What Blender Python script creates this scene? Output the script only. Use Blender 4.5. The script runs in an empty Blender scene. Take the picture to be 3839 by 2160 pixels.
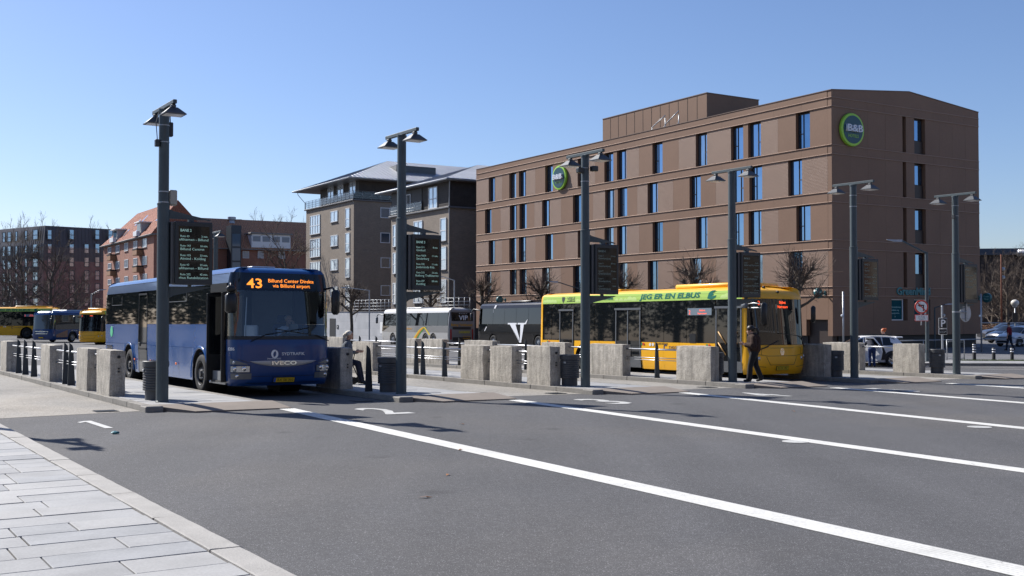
import bpy, bmesh, math, random
from mathutils import Matrix, Vector
random.seed(7)
R = math.radians
S = bpy.context.scene
COL = S.collection

# ------------------------------------------------------------------ camera, sky, sun, exposure
EYE = 1.72                                   # eye height above the road at the camera's foot (metres)
cam = bpy.data.cameras.new('camera')
cam.sensor_width = 36.0
cam.lens = 38.17
cam.clip_start = 0.1
cam.clip_end = 3000
camo = bpy.data.objects.new('camera', cam)
camo.location = (0, 0, EYE)
camo.rotation_euler = (R(90 + 1.332), 0, 0)
COL.objects.link(camo)
S.camera = camo

SUN_H = Vector((-0.815, 0.579))              # horizontal direction towards the sun
SUN_EL = 40.0
W = bpy.data.worlds.new('World')
S.world = W
W.use_nodes = True
nt = W.node_tree
bg = nt.nodes['Background']
sky = nt.nodes.new('ShaderNodeTexSky')
sky.sky_type = 'NISHITA'
sky.sun_disc = False
sky.sun_elevation = R(SUN_EL)
sky.sun_rotation = math.atan2(SUN_H.x, SUN_H.y)
sky.altitude = 0
sky.air_density = 1.0
sky.dust_density = 0.5
sky.ozone_density = 6.0
grade = nt.nodes.new('ShaderNodeMix'); grade.data_type = 'RGBA'; grade.blend_type = 'MULTIPLY'      # even white balance of the whole sky
grade.inputs['Factor'].default_value = 1; grade.inputs['B'].default_value = (1.04, .97, 1.03, 1)
nt.links.new(sky.outputs[0], grade.inputs['A']); nt.links.new(grade.outputs['Result'], bg.inputs[0])
bg.inputs[1].default_value = 0.085
sl = bpy.data.lights.new('sun', 'SUN')
sl.energy = 5.0
sl.angle = R(0.53)
sl.color = (1.0, 0.955, 0.89)
so = bpy.data.objects.new('sun', sl)
d = Vector((SUN_H.x * math.cos(R(SUN_EL)), SUN_H.y * math.cos(R(SUN_EL)), math.sin(R(SUN_EL))))
so.rotation_euler = d.to_track_quat('Z', 'Y').to_euler()
so.location = d * 60
COL.objects.link(so)
S.view_settings.view_transform = 'Standard'
S.view_settings.look = 'None'
S.view_settings.gamma = 1
S.view_settings.exposure = 0.6
S.render.engine = 'CYCLES'
S.cycles.max_bounces = 6
S.cycles.transparent_max_bounces = 12
S.cycles.caustics_reflective = False
S.cycles.caustics_refractive = False

# ------------------------------------------------------------------ frames
GA, GB = -0.0029, -0.01164                   # fall of the bus yard, metres per metre in x and y
def gz(x, y): return GA * x + GB * y
LD = R(33)
LC, LS = math.cos(LD), math.sin(LD)
def lot(s, t):                                # yard frame: s across the platforms, t along them
    return s * LC - t * LS, s * LS + t * LC
TILT = Vector((0, 0, 1)).rotation_difference(Vector((-GA, -GB, 1)).normalized()).to_matrix().to_4x4()
def LOT(s, t, h=0, rot=0, tilt=True):
    x, y = lot(s, t)
    m = Matrix.Translation((x, y, gz(x, y) + h))
    if tilt: m = m @ TILT
    return m @ Matrix.Rotation(LD + R(rot), 4, 'Z')
def WLD(x, y, h=0, rot=0):
    return Matrix.Translation((x, y, gz(x, y) + h)) @ Matrix.Rotation(R(rot), 4, 'Z')
def ABS(x, y, z, rot=0):
    return Matrix.Translation((x, y, z)) @ Matrix.Rotation(R(rot), 4, 'Z')

# ------------------------------------------------------------------ materials
MATS = {}
def node(nt, t, **kw):
    n = nt.nodes.new(t)
    for k, v in kw.items():
        if k in n.inputs: n.inputs[k].default_value = v
        else: setattr(n, k, v)
    return n
def M(name, col, rough=.6, metal=0.0, var=0.0, vs=2.0, fine=0.0, fs=60.0, bump=0.0, bs=40.0, spec=.5, coat=0.0, emit=0.0, world=False, streak=0.0, rnd=False):
    """plain procedural surface: base colour, slow mottling (var), fine grain (fine), relief (bump)"""
    if name in MATS: return MATS[name]
    m = bpy.data.materials.new(name); m.use_nodes = True
    nt = m.node_tree; b = nt.nodes['Principled BSDF']; L = nt.links.new
    c = (*col, 1)
    b.inputs['Base Color'].default_value = c
    b.inputs['Roughness'].default_value = rough
    b.inputs['Metallic'].default_value = metal
    b.inputs['Specular IOR Level'].default_value = spec
    b.inputs['Coat Weight'].default_value = coat
    b.inputs['Coat Roughness'].default_value = .06
    if emit:
        b.inputs['Emission Color'].default_value = c
        b.inputs['Emission Strength'].default_value = emit
    if var or fine or bump or streak:
        if world: co = node(nt, 'ShaderNodeNewGeometry').outputs['Position']
        else: co = node(nt, 'ShaderNodeTexCoord').outputs['Object']
        if rnd:
            oi = node(nt, 'ShaderNodeObjectInfo'); vm = node(nt, 'ShaderNodeVectorMath', operation='SCALE'); vm.inputs[0].default_value = (37, 53, 29); L(oi.outputs['Random'], vm.inputs['Scale'])
            va = node(nt, 'ShaderNodeVectorMath', operation='ADD'); L(co, va.inputs[0]); L(vm.outputs[0], va.inputs[1]); co = va.outputs[0]
        cur = None
        def layer(cur, scale, amt, detail=4, vec=None):
            n = node(nt, 'ShaderNodeTexNoise', Scale=scale, Detail=detail, Roughness=.6)
            L(vec or co, n.inputs['Vector'])
            mr = node(nt, 'ShaderNodeMapRange')
            mr.inputs['From Min'].default_value = .3; mr.inputs['From Max'].default_value = .7
            mr.inputs['To Min'].default_value = 1 - amt; mr.inputs['To Max'].default_value = 1 + amt
            L(n.outputs['Fac'], mr.inputs['Value'])
            mx = node(nt, 'ShaderNodeMix', data_type='RGBA', blend_type='MULTIPLY')
            mx.inputs['Factor'].default_value = 1
            if cur is None: mx.inputs['A'].default_value = c
            else: L(cur, mx.inputs['A'])
            L(mr.outputs['Result'], mx.inputs['B'])
            return mx.outputs['Result']
        if var: cur = layer(cur, vs, var)
        if fine: cur = layer(cur, fs, fine, 2)
        if streak:
            mp = node(nt, 'ShaderNodeMapping'); mp.inputs['Scale'].default_value = (1, 1, .12)
            L(co, mp.inputs['Vector'])
            cur = layer(cur, 7, streak, 5, mp.outputs['Vector'])
        if cur is not None: L(cur, b.inputs['Base Color'])
        if bump:
            n = node(nt, 'ShaderNodeTexNoise', Scale=bs, Detail=5)
            L(co, n.inputs['Vector'])
            bp = node(nt, 'ShaderNodeBump', Strength=min(1, bump * 1.0), Distance=.02)
            L(n.outputs['Fac'], bp.inputs['Height']); L(bp.outputs['Normal'], b.inputs['Normal'])
    MATS[name] = m
    return m
def brick(name, c1, c2, mortar, bw=.24, bh=.075, ms=.012, var=.12, rough=.85, off=.5, bump=.25, world=False):
    if name in MATS: return MATS[name]
    m = bpy.data.materials.new(name); m.use_nodes = True
    nt = m.node_tree; b = nt.nodes['Principled BSDF']; L = nt.links.new
    b.inputs['Roughness'].default_value = rough
    tc = node(nt, 'ShaderNodeTexCoord'); sp = node(nt, 'ShaderNodeSeparateXYZ'); L(tc.outputs['Object'], sp.inputs[0])
    ad = node(nt, 'ShaderNodeMath', operation='ADD'); L(sp.outputs['X'], ad.inputs[0]); L(sp.outputs['Y'], ad.inputs[1])
    cb = node(nt, 'ShaderNodeCombineXYZ'); L(ad.outputs[0], cb.inputs['X']); L(sp.outputs['Z'], cb.inputs['Y'])
    t = node(nt, 'ShaderNodeTexBrick', offset=off)
    t.inputs['Color1'].default_value = (*c1, 1); t.inputs['Color2'].default_value = (*c2, 1); t.inputs['Mortar'].default_value = (*mortar, 1)
    t.inputs['Scale'].default_value = 1; t.inputs['Mortar Size'].default_value = ms; t.inputs['Brick Width'].default_value = bw; t.inputs['Row Height'].default_value = bh
    L(cb.outputs[0], t.inputs['Vector'])
    n = node(nt, 'ShaderNodeTexNoise', Scale=.9, Detail=6); L(tc.outputs['Object'], n.inputs['Vector'])
    mr = node(nt, 'ShaderNodeMapRange'); mr.inputs['From Min'].default_value = .3; mr.inputs['From Max'].default_value = .7
    mr.inputs['To Min'].default_value = 1 - var; mr.inputs['To Max'].default_value = 1 + var; L(n.outputs['Fac'], mr.inputs['Value'])
    mx = node(nt, 'ShaderNodeMix', data_type='RGBA', blend_type='MULTIPLY'); mx.inputs['Factor'].default_value = 1
    L(t.outputs['Color'], mx.inputs['A']); L(mr.outputs['Result'], mx.inputs['B']); L(mx.outputs['Result'], b.inputs['Base Color'])
    bp = node(nt, 'ShaderNodeBump', Strength=bump, Distance=.01, invert=True); L(t.outputs['Fac'], bp.inputs['Height']); L(bp.outputs['Normal'], b.inputs['Normal'])
    MATS[name] = m
    return m
def glass_clear(name, tint=(.55, .66, .7), gloss=1.0):
    if name in MATS: return MATS[name]
    m = bpy.data.materials.new(name); m.use_nodes = True
    nt = m.node_tree; L = nt.links.new
    nt.nodes.remove(nt.nodes['Principled BSDF'])
    tr = node(nt, 'ShaderNodeBsdfTransparent'); tr.inputs[0].default_value = (*tint, 1)
    gl = node(nt, 'ShaderNodeBsdfGlossy'); gl.inputs['Roughness'].default_value = .015
    fr = node(nt, 'ShaderNodeFresnel', IOR=1.5)
    mu = node(nt, 'ShaderNodeMath', operation='MULTIPLY'); mu.inputs[1].default_value = gloss; L(fr.outputs[0], mu.inputs[0])
    mx = node(nt, 'ShaderNodeMixShader'); L(mu.outputs[0], mx.inputs[0]); L(tr.outputs[0], mx.inputs[1]); L(gl.outputs[0], mx.inputs[2])
    L(mx.outputs[0], nt.nodes['Material Output'].inputs['Surface'])
    MATS[name] = m
    return m
def asphalt(name, c, speck=.46, patch=.10, light=(.33, .33, .34), amt=.045, rough=.85, sc=270):
    """aggregate in dark binder: speckle from two cell sizes, slow worn patches, a fine relief"""
    if name in MATS: return MATS[name]
    m = bpy.data.materials.new(name); m.use_nodes = True
    nt = m.node_tree; b = nt.nodes['Principled BSDF']; L = nt.links.new
    b.inputs['Roughness'].default_value = rough
    b.inputs['Specular IOR Level'].default_value = .35
    g = node(nt, 'ShaderNodeNewGeometry'); co = g.outputs['Position']
    v = node(nt, 'ShaderNodeTexVoronoi', Scale=sc); L(co, v.inputs['Vector'])
    sp = node(nt, 'ShaderNodeSeparateColor'); L(v.outputs['Color'], sp.inputs[0])
    mr = node(nt, 'ShaderNodeMapRange'); mr.inputs['To Min'].default_value = 1 - speck; mr.inputs['To Max'].default_value = 1 + speck; L(sp.outputs[0], mr.inputs['Value'])
    n = node(nt, 'ShaderNodeTexNoise', Scale=.35, Detail=7, Roughness=.62); L(co, n.inputs['Vector'])
    m2 = node(nt, 'ShaderNodeMapRange'); m2.inputs['From Min'].default_value = .3; m2.inputs['From Max'].default_value = .7; m2.inputs['To Min'].default_value = 1 - patch; m2.inputs['To Max'].default_value = 1 + patch; L(n.outputs['Fac'], m2.inputs['Value'])
    mu = node(nt, 'ShaderNodeMath', operation='MULTIPLY'); L(mr.outputs['Result'], mu.inputs[0]); L(m2.outputs['Result'], mu.inputs[1])
    n3 = node(nt, 'ShaderNodeTexNoise', Scale=14, Detail=5); L(co, n3.inputs['Vector'])
    m3 = node(nt, 'ShaderNodeMapRange'); m3.inputs['From Min'].default_value = .3; m3.inputs['From Max'].default_value = .7; m3.inputs['To Min'].default_value = .9; m3.inputs['To Max'].default_value = 1.1; L(n3.outputs['Fac'], m3.inputs['Value'])
    mu2 = node(nt, 'ShaderNodeMath', operation='MULTIPLY'); L(mu.outputs[0], mu2.inputs[0]); L(m3.outputs['Result'], mu2.inputs[1])
    mx = node(nt, 'ShaderNodeMix', data_type='RGBA', blend_type='MULTIPLY'); mx.inputs['Factor'].default_value = 1; mx.inputs['A'].default_value = (*c, 1); L(mu2.outputs[0], mx.inputs['B'])
    v2 = node(nt, 'ShaderNodeTexVoronoi', Scale=sc * .55); L(co, v2.inputs['Vector'])
    s2 = node(nt, 'ShaderNodeSeparateColor'); L(v2.outputs['Color'], s2.inputs[0])
    gt = node(nt, 'ShaderNodeMath', operation='GREATER_THAN'); gt.inputs[1].default_value = 1 - amt; L(s2.outputs[1], gt.inputs[0])
    m4 = node(nt, 'ShaderNodeMath', operation='MULTIPLY'); m4.inputs[1].default_value = .6; L(gt.outputs[0], m4.inputs[0])
    my = node(nt, 'ShaderNodeMix', data_type='RGBA'); L(m4.outputs[0], my.inputs['Factor']); L(mx.outputs['Result'], my.inputs['A']); my.inputs['B'].default_value = (*light, 1)
    # tyre-polished streaks along the bays and warm dusty patches
    mp = node(nt, 'ShaderNodeMapping'); mp.inputs['Rotation'].default_value = (0, 0, -R(31)); mp.inputs['Scale'].default_value = (.9, .05, 1); L(co, mp.inputs['Vector'])
    n5 = node(nt, 'ShaderNodeTexNoise', Scale=1.0, Detail=4); L(mp.outputs['Vector'], n5.inputs['Vector'])
    m5 = node(nt, 'ShaderNodeMapRange'); m5.inputs['From Min'].default_value = .35; m5.inputs['From Max'].default_value = .65; m5.inputs['To Min'].default_value = .92; m5.inputs['To Max'].default_value = 1.08; L(n5.outputs['Fac'], m5.inputs['Value'])
    mz = node(nt, 'ShaderNodeMix', data_type='RGBA', blend_type='MULTIPLY'); mz.inputs['Factor'].default_value = 1; L(my.outputs['Result'], mz.inputs['A']); L(m5.outputs['Result'], mz.inputs['B'])
    n6 = node(nt, 'ShaderNodeTexNoise', Scale=.16, Detail=5, Distortion=.6); L(co, n6.inputs['Vector'])
    m6 = node(nt, 'ShaderNodeMapRange'); m6.inputs['From Min'].default_value = .5; m6.inputs['From Max'].default_value = .72; m6.inputs['To Max'].default_value = .5; L(n6.outputs['Fac'], m6.inputs['Value'])
    mw = node(nt, 'ShaderNodeMix', data_type='RGBA', blend_type='MULTIPLY'); L(m6.outputs['Result'], mw.inputs['Factor']); L(mz.outputs['Result'], mw.inputs['A']); mw.inputs['B'].default_value = (1.5, 1.38, 1.2, 1)
    # oil drips
    v7 = node(nt, 'ShaderNodeTexVoronoi', Scale=.55); L(co, v7.inputs['Vector'])
    n7 = node(nt, 'ShaderNodeTexNoise', Scale=6, Detail=3); L(co, n7.inputs['Vector'])
    a7 = node(nt, 'ShaderNodeMath', operation='MULTIPLY_ADD'); a7.inputs[1].default_value = .16; L(n7.outputs['Fac'], a7.inputs[0]); L(v7.outputs['Distance'], a7.inputs[2])
    m7 = node(nt, 'ShaderNodeMapRange'); m7.inputs['From Min'].default_value = .13; m7.inputs['From Max'].default_value = .2; m7.inputs['To Min'].default_value = .72; m7.inputs['To Max'].default_value = 1.0; L(a7.outputs[0], m7.inputs['Value'])
    mo = node(nt, 'ShaderNodeMix', data_type='RGBA', blend_type='MULTIPLY'); mo.inputs['Factor'].default_value = 1; L(mw.outputs['Result'], mo.inputs['A']); L(m7.outputs['Result'], mo.inputs['B'])
    L(mo.outputs['Result'], b.inputs['Base Color'])
    bp = node(nt, 'ShaderNodeBump', Strength=.35, Distance=.006); L(sp.outputs[0], bp.inputs['Height']); L(bp.outputs['Normal'], b.inputs['Normal'])
    MATS[name] = m
    return m
def roof_tile(name, c1, c2):
    if name in MATS: return MATS[name]
    m = bpy.data.materials.new(name); m.use_nodes = True
    nt = m.node_tree; b = nt.nodes['Principled BSDF']; L = nt.links.new
    b.inputs['Roughness'].default_value = .8
    tc = node(nt, 'ShaderNodeTexCoord')
    w = node(nt, 'ShaderNodeTexWave', wave_type='BANDS', bands_direction='X', Scale=.95, Distortion=.4, Detail=1); L(tc.outputs['UV'], w.inputs['Vector'])
    w2 = node(nt, 'ShaderNodeTexWave', wave_type='BANDS', bands_direction='Y', wave_profile='SAW', Scale=.8); L(tc.outputs['UV'], w2.inputs['Vector'])
    n = node(nt, 'ShaderNodeTexNoise', Scale=2.2, Detail=6); L(tc.outputs['UV'], n.inputs['Vector'])
    mx = node(nt, 'ShaderNodeMix', data_type='RGBA'); mx.inputs['A'].default_value = (*c1, 1); mx.inputs['B'].default_value = (*c2, 1); L(n.outputs['Fac'], mx.inputs['Factor'])
    L(mx.outputs['Result'], b.inputs['Base Color'])
    ad = node(nt, 'ShaderNodeMath', operation='ADD'); L(w.outputs['Fac'], ad.inputs[0]); L(w2.outputs['Fac'], ad.inputs[1])
    bp = node(nt, 'ShaderNodeBump', Strength=1, Distance=.12); L(ad.outputs[0], bp.inputs['Height']); L(bp.outputs['Normal'], b.inputs['Normal'])
    MATS[name] = m
    return m

# ------------------------------------------------------------------ mesh building
class MB:
    def __init__(s, M=None): s.v = []; s.f = []; s.mi = []; s.M = M; s.cur = 0; s.uv = None
    def add(s, vs, fs, mi=None):
        o = len(s.v)
        if s.M: vs = [s.M @ Vector(p) for p in vs]
        s.v.extend([tuple(p) for p in vs])
        s.f.extend([tuple(i + o for i in f) for f in fs]); s.mi.extend([s.cur if mi is None else mi] * len(fs))
        return s
    def box(s, x0, y0, z0, x1, y1, z1):
        x0, x1 = sorted((x0, x1)); y0, y1 = sorted((y0, y1)); z0, z1 = sorted((z0, z1))
        return s.add([(x0,y0,z0),(x1,y0,z0),(x1,y1,z0),(x0,y1,z0),(x0,y0,z1),(x1,y0,z1),(x1,y1,z1),(x0,y1,z1)],
                     [(0,3,2,1),(4,5,6,7),(0,1,5,4),(1,2,6,5),(2,3,7,6),(3,0,4,7)])
    def frus(s, cx, cy, z0, z1, a0, b0, a1, b1, dx=0, dy=0):
        q = [(cx-a0,cy-b0,z0),(cx+a0,cy-b0,z0),(cx+a0,cy+b0,z0),(cx-a0,cy+b0,z0),(cx+dx-a1,cy+dy-b1,z1),(cx+dx+a1,cy+dy-b1,z1),(cx+dx+a1,cy+dy+b1,z1),(cx+dx-a1,cy+dy+b1,z1)]
        return s.add(q, [(0,3,2,1),(4,5,6,7),(0,1,5,4),(1,2,6,5),(2,3,7,6),(3,0,4,7)])
    def rbox(s, x0, y0, z0, x1, y1, z1, b=.02):
        """box with chamfered edges"""
        x0, x1 = sorted((x0, x1)); y0, y1 = sorted((y0, y1)); z0, z1 = sorted((z0, z1))
        b = min(b, (x1-x0)*.45, (y1-y0)*.45, (z1-z0)*.45)
        def ring(z, i): return [(x0+i,y0+b,z),(x0+b,y0+i,z),(x1-b,y0+i,z),(x1-i,y0+b,z),(x1-i,y1-b,z),(x1-b,y1-i,z),(x0+b,y1-i,z),(x0+i,y1-b,z)]
        vs = ring(z0, b) + ring(z0+b, 0) + ring(z1-b, 0) + ring(z1, b)
        fs = [tuple(range(7,-1,-1)), tuple(range(24,32))]
        for k in range(3):
            for i in range(8): fs.append((k*8+i, k*8+(i+1)%8, k*8+8+(i+1)%8, k*8+8+i))
        return s.add(vs, fs)
    def tube(s, pts, r, n=8, cap=True):
        pts = [Vector(p) for p in pts]
        rs = r if isinstance(r, (list, tuple)) else [r] * len(pts)
        vs = []; fs = []; up = None
        for i, p in enumerate(pts):
            dr = (pts[min(i+1, len(pts)-1)] - pts[max(i-1, 0)])
            if dr.length < 1e-9: dr = Vector((0,0,1))
            dr.normalize()
            if up is None: a = dr.cross(Vector((0,0,1)) if abs(dr.z) < .9 else Vector((1,0,0))).normalized()
            else: a = (up - dr * up.dot(dr)).normalized()
            up = a; b = dr.cross(a)
            for k in range(n):
                q = 2*math.pi*k/n
                vs.append(p + (a*math.cos(q) + b*math.sin(q)) * rs[i])
        for i in range(len(pts)-1):
            for k in range(n): fs.append((i*n+k, i*n+(k+1)%n, (i+1)*n+(k+1)%n, (i+1)*n+k))
        if cap and n > 2: fs += [tuple(range(n-1,-1,-1)), tuple(range((len(pts)-1)*n, len(pts)*n))]
        return s.add(vs, fs)
    def lathe(s, prof, n=24, c=(0,0,0), axis='z', cap=True):
        """prof: (radius, height) pairs"""
        vs = []; fs = []
        for r, h in prof:
            for k in range(n):
                q = 2*math.pi*k/n; a, b = r*math.cos(q), r*math.sin(q)
                p = (a,b,h) if axis == 'z' else ((a,h,b) if axis == 'y' else (h,a,b))
                vs.append((p[0]+c[0], p[1]+c[1], p[2]+c[2]))
        for i in range(len(prof)-1):
            for k in range(n): fs.append((i*n+k, i*n+(k+1)%n, (i+1)*n+(k+1)%n, (i+1)*n+k))
        if cap: fs += [tuple(range(n-1,-1,-1)), tuple(range((len(prof)-1)*n, len(prof)*n))]
        return s.add(vs, fs)
    def prism(s, poly, off):
        """polygon of 3D points pushed along off"""
        n = len(poly); o = Vector(off)
        vs = [Vector(p) for p in poly] + [Vector(p) + o for p in poly]
        fs = [tuple(range(n-1,-1,-1)), tuple(range(n, 2*n))] + [(i, (i+1)%n, n+(i+1)%n, n+i) for i in range(n)]
        return s.add(vs, fs)
    def face(s, *p): return s.add(list(p), [tuple(range(len(p)))])
    def ball(s, c, r, n=12, m=8):
        if not isinstance(r, (tuple, list)): r = (r, r, r)
        vs = []; fs = []
        for j in range(m+1):
            ph = math.pi*j/m
            for i in range(n):
                th = 2*math.pi*i/n
                vs.append((c[0]+r[0]*math.sin(ph)*math.cos(th), c[1]+r[1]*math.sin(ph)*math.sin(th), c[2]+r[2]*math.cos(ph)))
        for j in range(m):
            for i in range(n): fs.append((j*n+i, (j+1)*n+i, (j+1)*n+(i+1)%n, j*n+(i+1)%n))
        return s.add(vs, fs)
    def mesh(s, name, mats, smooth=False):
        me = bpy.data.meshes.new(name)
        me.from_pydata(s.v, [], s.f)
        for m in (mats if isinstance(mats, (list, tuple)) else [mats]): me.materials.append(m)
        if any(s.mi): me.polygons.foreach_set('material_index', s.mi)
        if smooth: me.polygons.foreach_set('use_smooth', [True]*len(me.polygons))
        if s.uv:
            l = me.uv_layers.new(); 
            for i, p in enumerate(s.uv): l.data[i].uv = p
        me.validate(); me.update()
        return me
    def build(s, name, mats, parent=None, smooth=False, M=None, auto=None):
        me = s.mesh(name, mats, smooth or auto is not None)
        if auto is not None: me.set_sharp_from_angle(angle=R(auto))
        return link(name, me, parent, M)
def link(name, me, parent=None, M=None):
    o = bpy.data.objects.new(name, me); COL.objects.link(o)
    if parent: o.parent = parent
    if M is not None: o.matrix_local = M if parent else M
    return o
def tag(o, label=None, cat=None, group=None, kind=None):
    if label: o['label'] = label
    if cat: o['category'] = cat
    if group: o['group'] = group
    if kind: o['kind'] = kind
    return o
def thing(name, M, label, cat, group=None):
    o = bpy.data.objects.new(name, None); COL.objects.link(o); o.empty_display_size = .3
    o.matrix_world = M
    return tag(o, label, cat, group)
def struct(name, mb, mat, M=None, **k):
    return tag(mb.build(name, mat, None, M=M, **k), kind='structure')
TEXTS = []
def text(s, parent, mat, M, h=None, w=None, ext=.002, align='CENTER', bold=0.0, name='lettering', shear=0, warp=None):
    """letters as a mesh: baseline along local x, up along local y; h = capital height, w = fitted width"""
    TEXTS.append((s, parent, mat, M, h, w, ext, align, bold, name, shear, warp))
def finish_texts():
    obs = []
    for (s, parent, mat, Mx, h, w, ext, align, bold, name, shear, warp) in TEXTS:
        cu = bpy.data.curves.new('lettering', 'FONT'); cu.body = s; cu.align_x = align; cu.resolution_u = 2
        cu.size = 1; cu.offset = bold; cu.shear = shear
        hh = (h or .1) / .7
        cu.extrude = ext / hh
        cu.space_line = .95
        o = bpy.data.objects.new('lettering', cu); COL.objects.link(o); obs.append(o)
    dg = bpy.context.evaluated_depsgraph_get()
    for o, (s, parent, mat, Mx, h, w, ext, align, bold, name, shear, warp) in zip(obs, TEXTS):
        me = bpy.data.meshes.new_from_object(o.evaluated_get(dg))
        hh = (h or .1) / .7
        sx = hh
        if w and len(me.vertices):
            xs = [v.co.x for v in me.vertices]; wd = max(xs) - min(xs)
            sx = w / wd
        me.transform(Matrix.Diagonal((sx, hh, hh, 1)))
        me.materials.clear(); me.materials.append(mat)
        if warp:                              # letters laid on a curved skin
            for v in me.vertices: v.co = warp(v.co.x, v.co.y, v.co.z)
        link(name, me, parent, Mx)
    for o in obs:
        cu = o.data; bpy.data.objects.remove(o); bpy.data.curves.remove(cu)
def TM(p, x, y):
    """placement for text: at p, reading along x, up along y"""
    x = Vector(x).normalized(); y = Vector(y); y = (y - x * y.dot(x)).normalized(); z = x.cross(y)
    m = Matrix((x, y, z)).transposed().to_4x4(); m.translation = Vector(p)
    return m
def copy_thing(o, M, **tags):
    c = o.copy(); COL.objects.link(c); c.matrix_world = M
    for k, v in tags.items(): c[{'cat': 'category'}.get(k, k)] = v
    for ch in o.children:
        a = ch.copy(); COL.objects.link(a); a.parent = c
        for g in ch.children:
            b = g.copy(); COL.objects.link(b); b.parent = a
    return c

# shared materials
m_asphalt = asphalt('asphalt', (.084, .0835, .086))
m_yard = asphalt('yard_asphalt', (.105, .105, .108), speck=.3, patch=.2)
m_lane = asphalt('pale_lane_aggregate', (.235, .222, .2), speck=.35, patch=.2, light=(.45, .43, .4), amt=.14, rough=.85, sc=110)
def worn_paint(name, c, lo, hi):
    m = M(name, c, .7, var=.12, vs=1.6, fine=.1, fs=30, world=True); nt = m.node_tree; b = nt.nodes['Principled BSDF']; L = nt.links.new
    src = b.inputs['Base Color'].links[0].from_socket; g = node(nt, 'ShaderNodeNewGeometry')
    n = node(nt, 'ShaderNodeTexNoise', Scale=7, Detail=9, Roughness=.75); L(g.outputs['Position'], n.inputs['Vector'])
    mr = node(nt, 'ShaderNodeMapRange'); mr.inputs['From Min'].default_value = lo; mr.inputs['From Max'].default_value = hi; mr.inputs['To Max'].default_value = .75; L(n.outputs['Fac'], mr.inputs['Value'])
    mx = node(nt, 'ShaderNodeMix', data_type='RGBA'); L(mr.outputs['Result'], mx.inputs['Factor']); L(src, mx.inputs['A']); mx.inputs['B'].default_value = (.1, .1, .1, 1); L(mx.outputs['Result'], b.inputs['Base Color'])
    return m
m_paint = worn_paint('road_paint', (.5, .5, .48), .6, .68)
m_paintw = worn_paint('worn_road_paint', (.46, .46, .44), .56, .66)
m_slab = M('slate_slab', (.292, .293, .292), .75, var=.16, vs=1.3, fine=.09, fs=45, bump=.08, bs=30, world=True)
m_slab2 = M('slate_slab_pale', (.33, .328, .322), .75, var=.15, vs=1.1, fine=.09, fs=45, bump=.08, bs=30, world=True)
m_slab3 = M('slate_slab_dark', (.266, .271, .276), .75, var=.17, vs=1.6, fine=.09, fs=45, bump=.08, bs=30, world=True)
m_joint = M('joint_sand', (.2, .175, .14), .95, var=.2, vs=6, fine=.2, fs=80, world=True)
m_kerb = M('granite_kerb', (.335, .322, .30), .85, var=.10, vs=3, fine=.16, fs=90, bump=.3, bs=60, world=True)
m_kerbd = M('granite_kerb_grey', (.22, .207, .185), .85, var=.16, vs=3, fine=.2, fs=70, bump=.35, bs=50, world=True)
m_ramp = M('ramp_concrete', (.21, .178, .15), .9, var=.09, vs=2.5, fine=.1, fs=60, bump=.1, bs=50, world=True)
m_stone = M('rough_granite', (.365, .337, .29), .9, var=.2, vs=5, fine=.24, fs=38, bump=.6, bs=22, streak=.3, rnd=True)
m_fin = M('dark_steel', (.035, .045, .055), .5, .3, var=.1, vs=4)
m_rail = M('stainless_rail', (.42, .43, .45), .4, 1.0, var=.06)
m_pole = M('pole_paint', (.062, .082, .09), .5, .15, var=.08, vs=3, streak=.08)
m_poled = M('display_case', (.038, .044, .048), .45, .3, var=.06)
m_case = M('display_side_aluminium', (.095, .1, .105), .45, .4)
m_screen = M('screen_glass', (.005, .005, .006), .05, spec=.35)
m_led = M('screen_letters', (.32, .52, .47), .5, emit=.3)
m_leddim = M('screen_letters_dim', (.16, .22, .21), .5, emit=.07)
m_bin = M('bin_plastic', (.06, .062, .066), .55, var=.1, vs=6)
m_galv = M('galvanised_steel', (.36, .38, .4), .45, .6, var=.08, vs=8)
m_black = M('black_rubber', (.012, .012, .013), .7)
m_dark = M('dark_recess', (.012, .012, .014), .6)
m_white = M('white_paint', (.75, .76, .77), .4)
m_wglass = M('window_glass', (.012, .018, .024), .03, spec=.9)

# ------------------------------------------------------------------ ground
mb = MB()
ys = [-300, -60, 0, 40, 80, 130, 131, 2600]; xs = [-1600, -150, -60, 0, 60, 150, 1600]
for y in ys:
    for x in xs: mb.v.append((x, y, gz(max(-150, min(150, x)), max(-60, min(130, y)))))
n = len(xs)
for j in range(len(ys)-1):
    for i in range(n-1): mb.f.append((j*n+i, j*n+i+1, (j+1)*n+i+1, (j+1)*n+i)); mb.mi.append(0)
struct('ground', mb, m_asphalt)

def sheet(name, poly, mat, h=.004, M0=None, group=None):
    """flat sheet given in yard coordinates"""
    c = (sum(p[0] for p in poly)/len(poly), sum(p[1] for p in poly)/len(poly))
    mb = MB(); mb.face(*[(p[0]-c[0], p[1]-c[1], 0) for p in poly])
    return struct(name, mb, mat, LOT(c[0], c[1], h))

LS_ = [6.21, 11.76, 17.17, 22.48, 27.76, 33.0]            # lamp posts along the platform heads
PL = [s - .6 for s in LS_]                                # platform near edges
PW = 2.55
T0, T1 = 22.2, 46.0
sheet('yard', [(-60, 46.2), (46, 46.2), (46, 118), (-60, 118)], m_yard)
sheet('bus_lane', [(-9, 21.1), (2.9, 21.75), (PL[0], 22.2), (PL[0], T1), (-9, T1)], m_lane)
sheet('bus_lane', [(PL[1]+PW, 22.3), (PL[2], 22.2), (PL[2], T1), (PL[1]+PW, T1)], m_lane)
sheet('bus_lane', [(PL[2]+PW, 22.3), (PL[3], 22.2), (PL[3], T1), (PL[2]+PW, T1)], m_lane)
sheet('bus_lane', [(PL[4]+PW, 22.3), (PL[5], 22.2), (PL[5], T1), (PL[4]+PW, T1)], m_lane)

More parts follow.
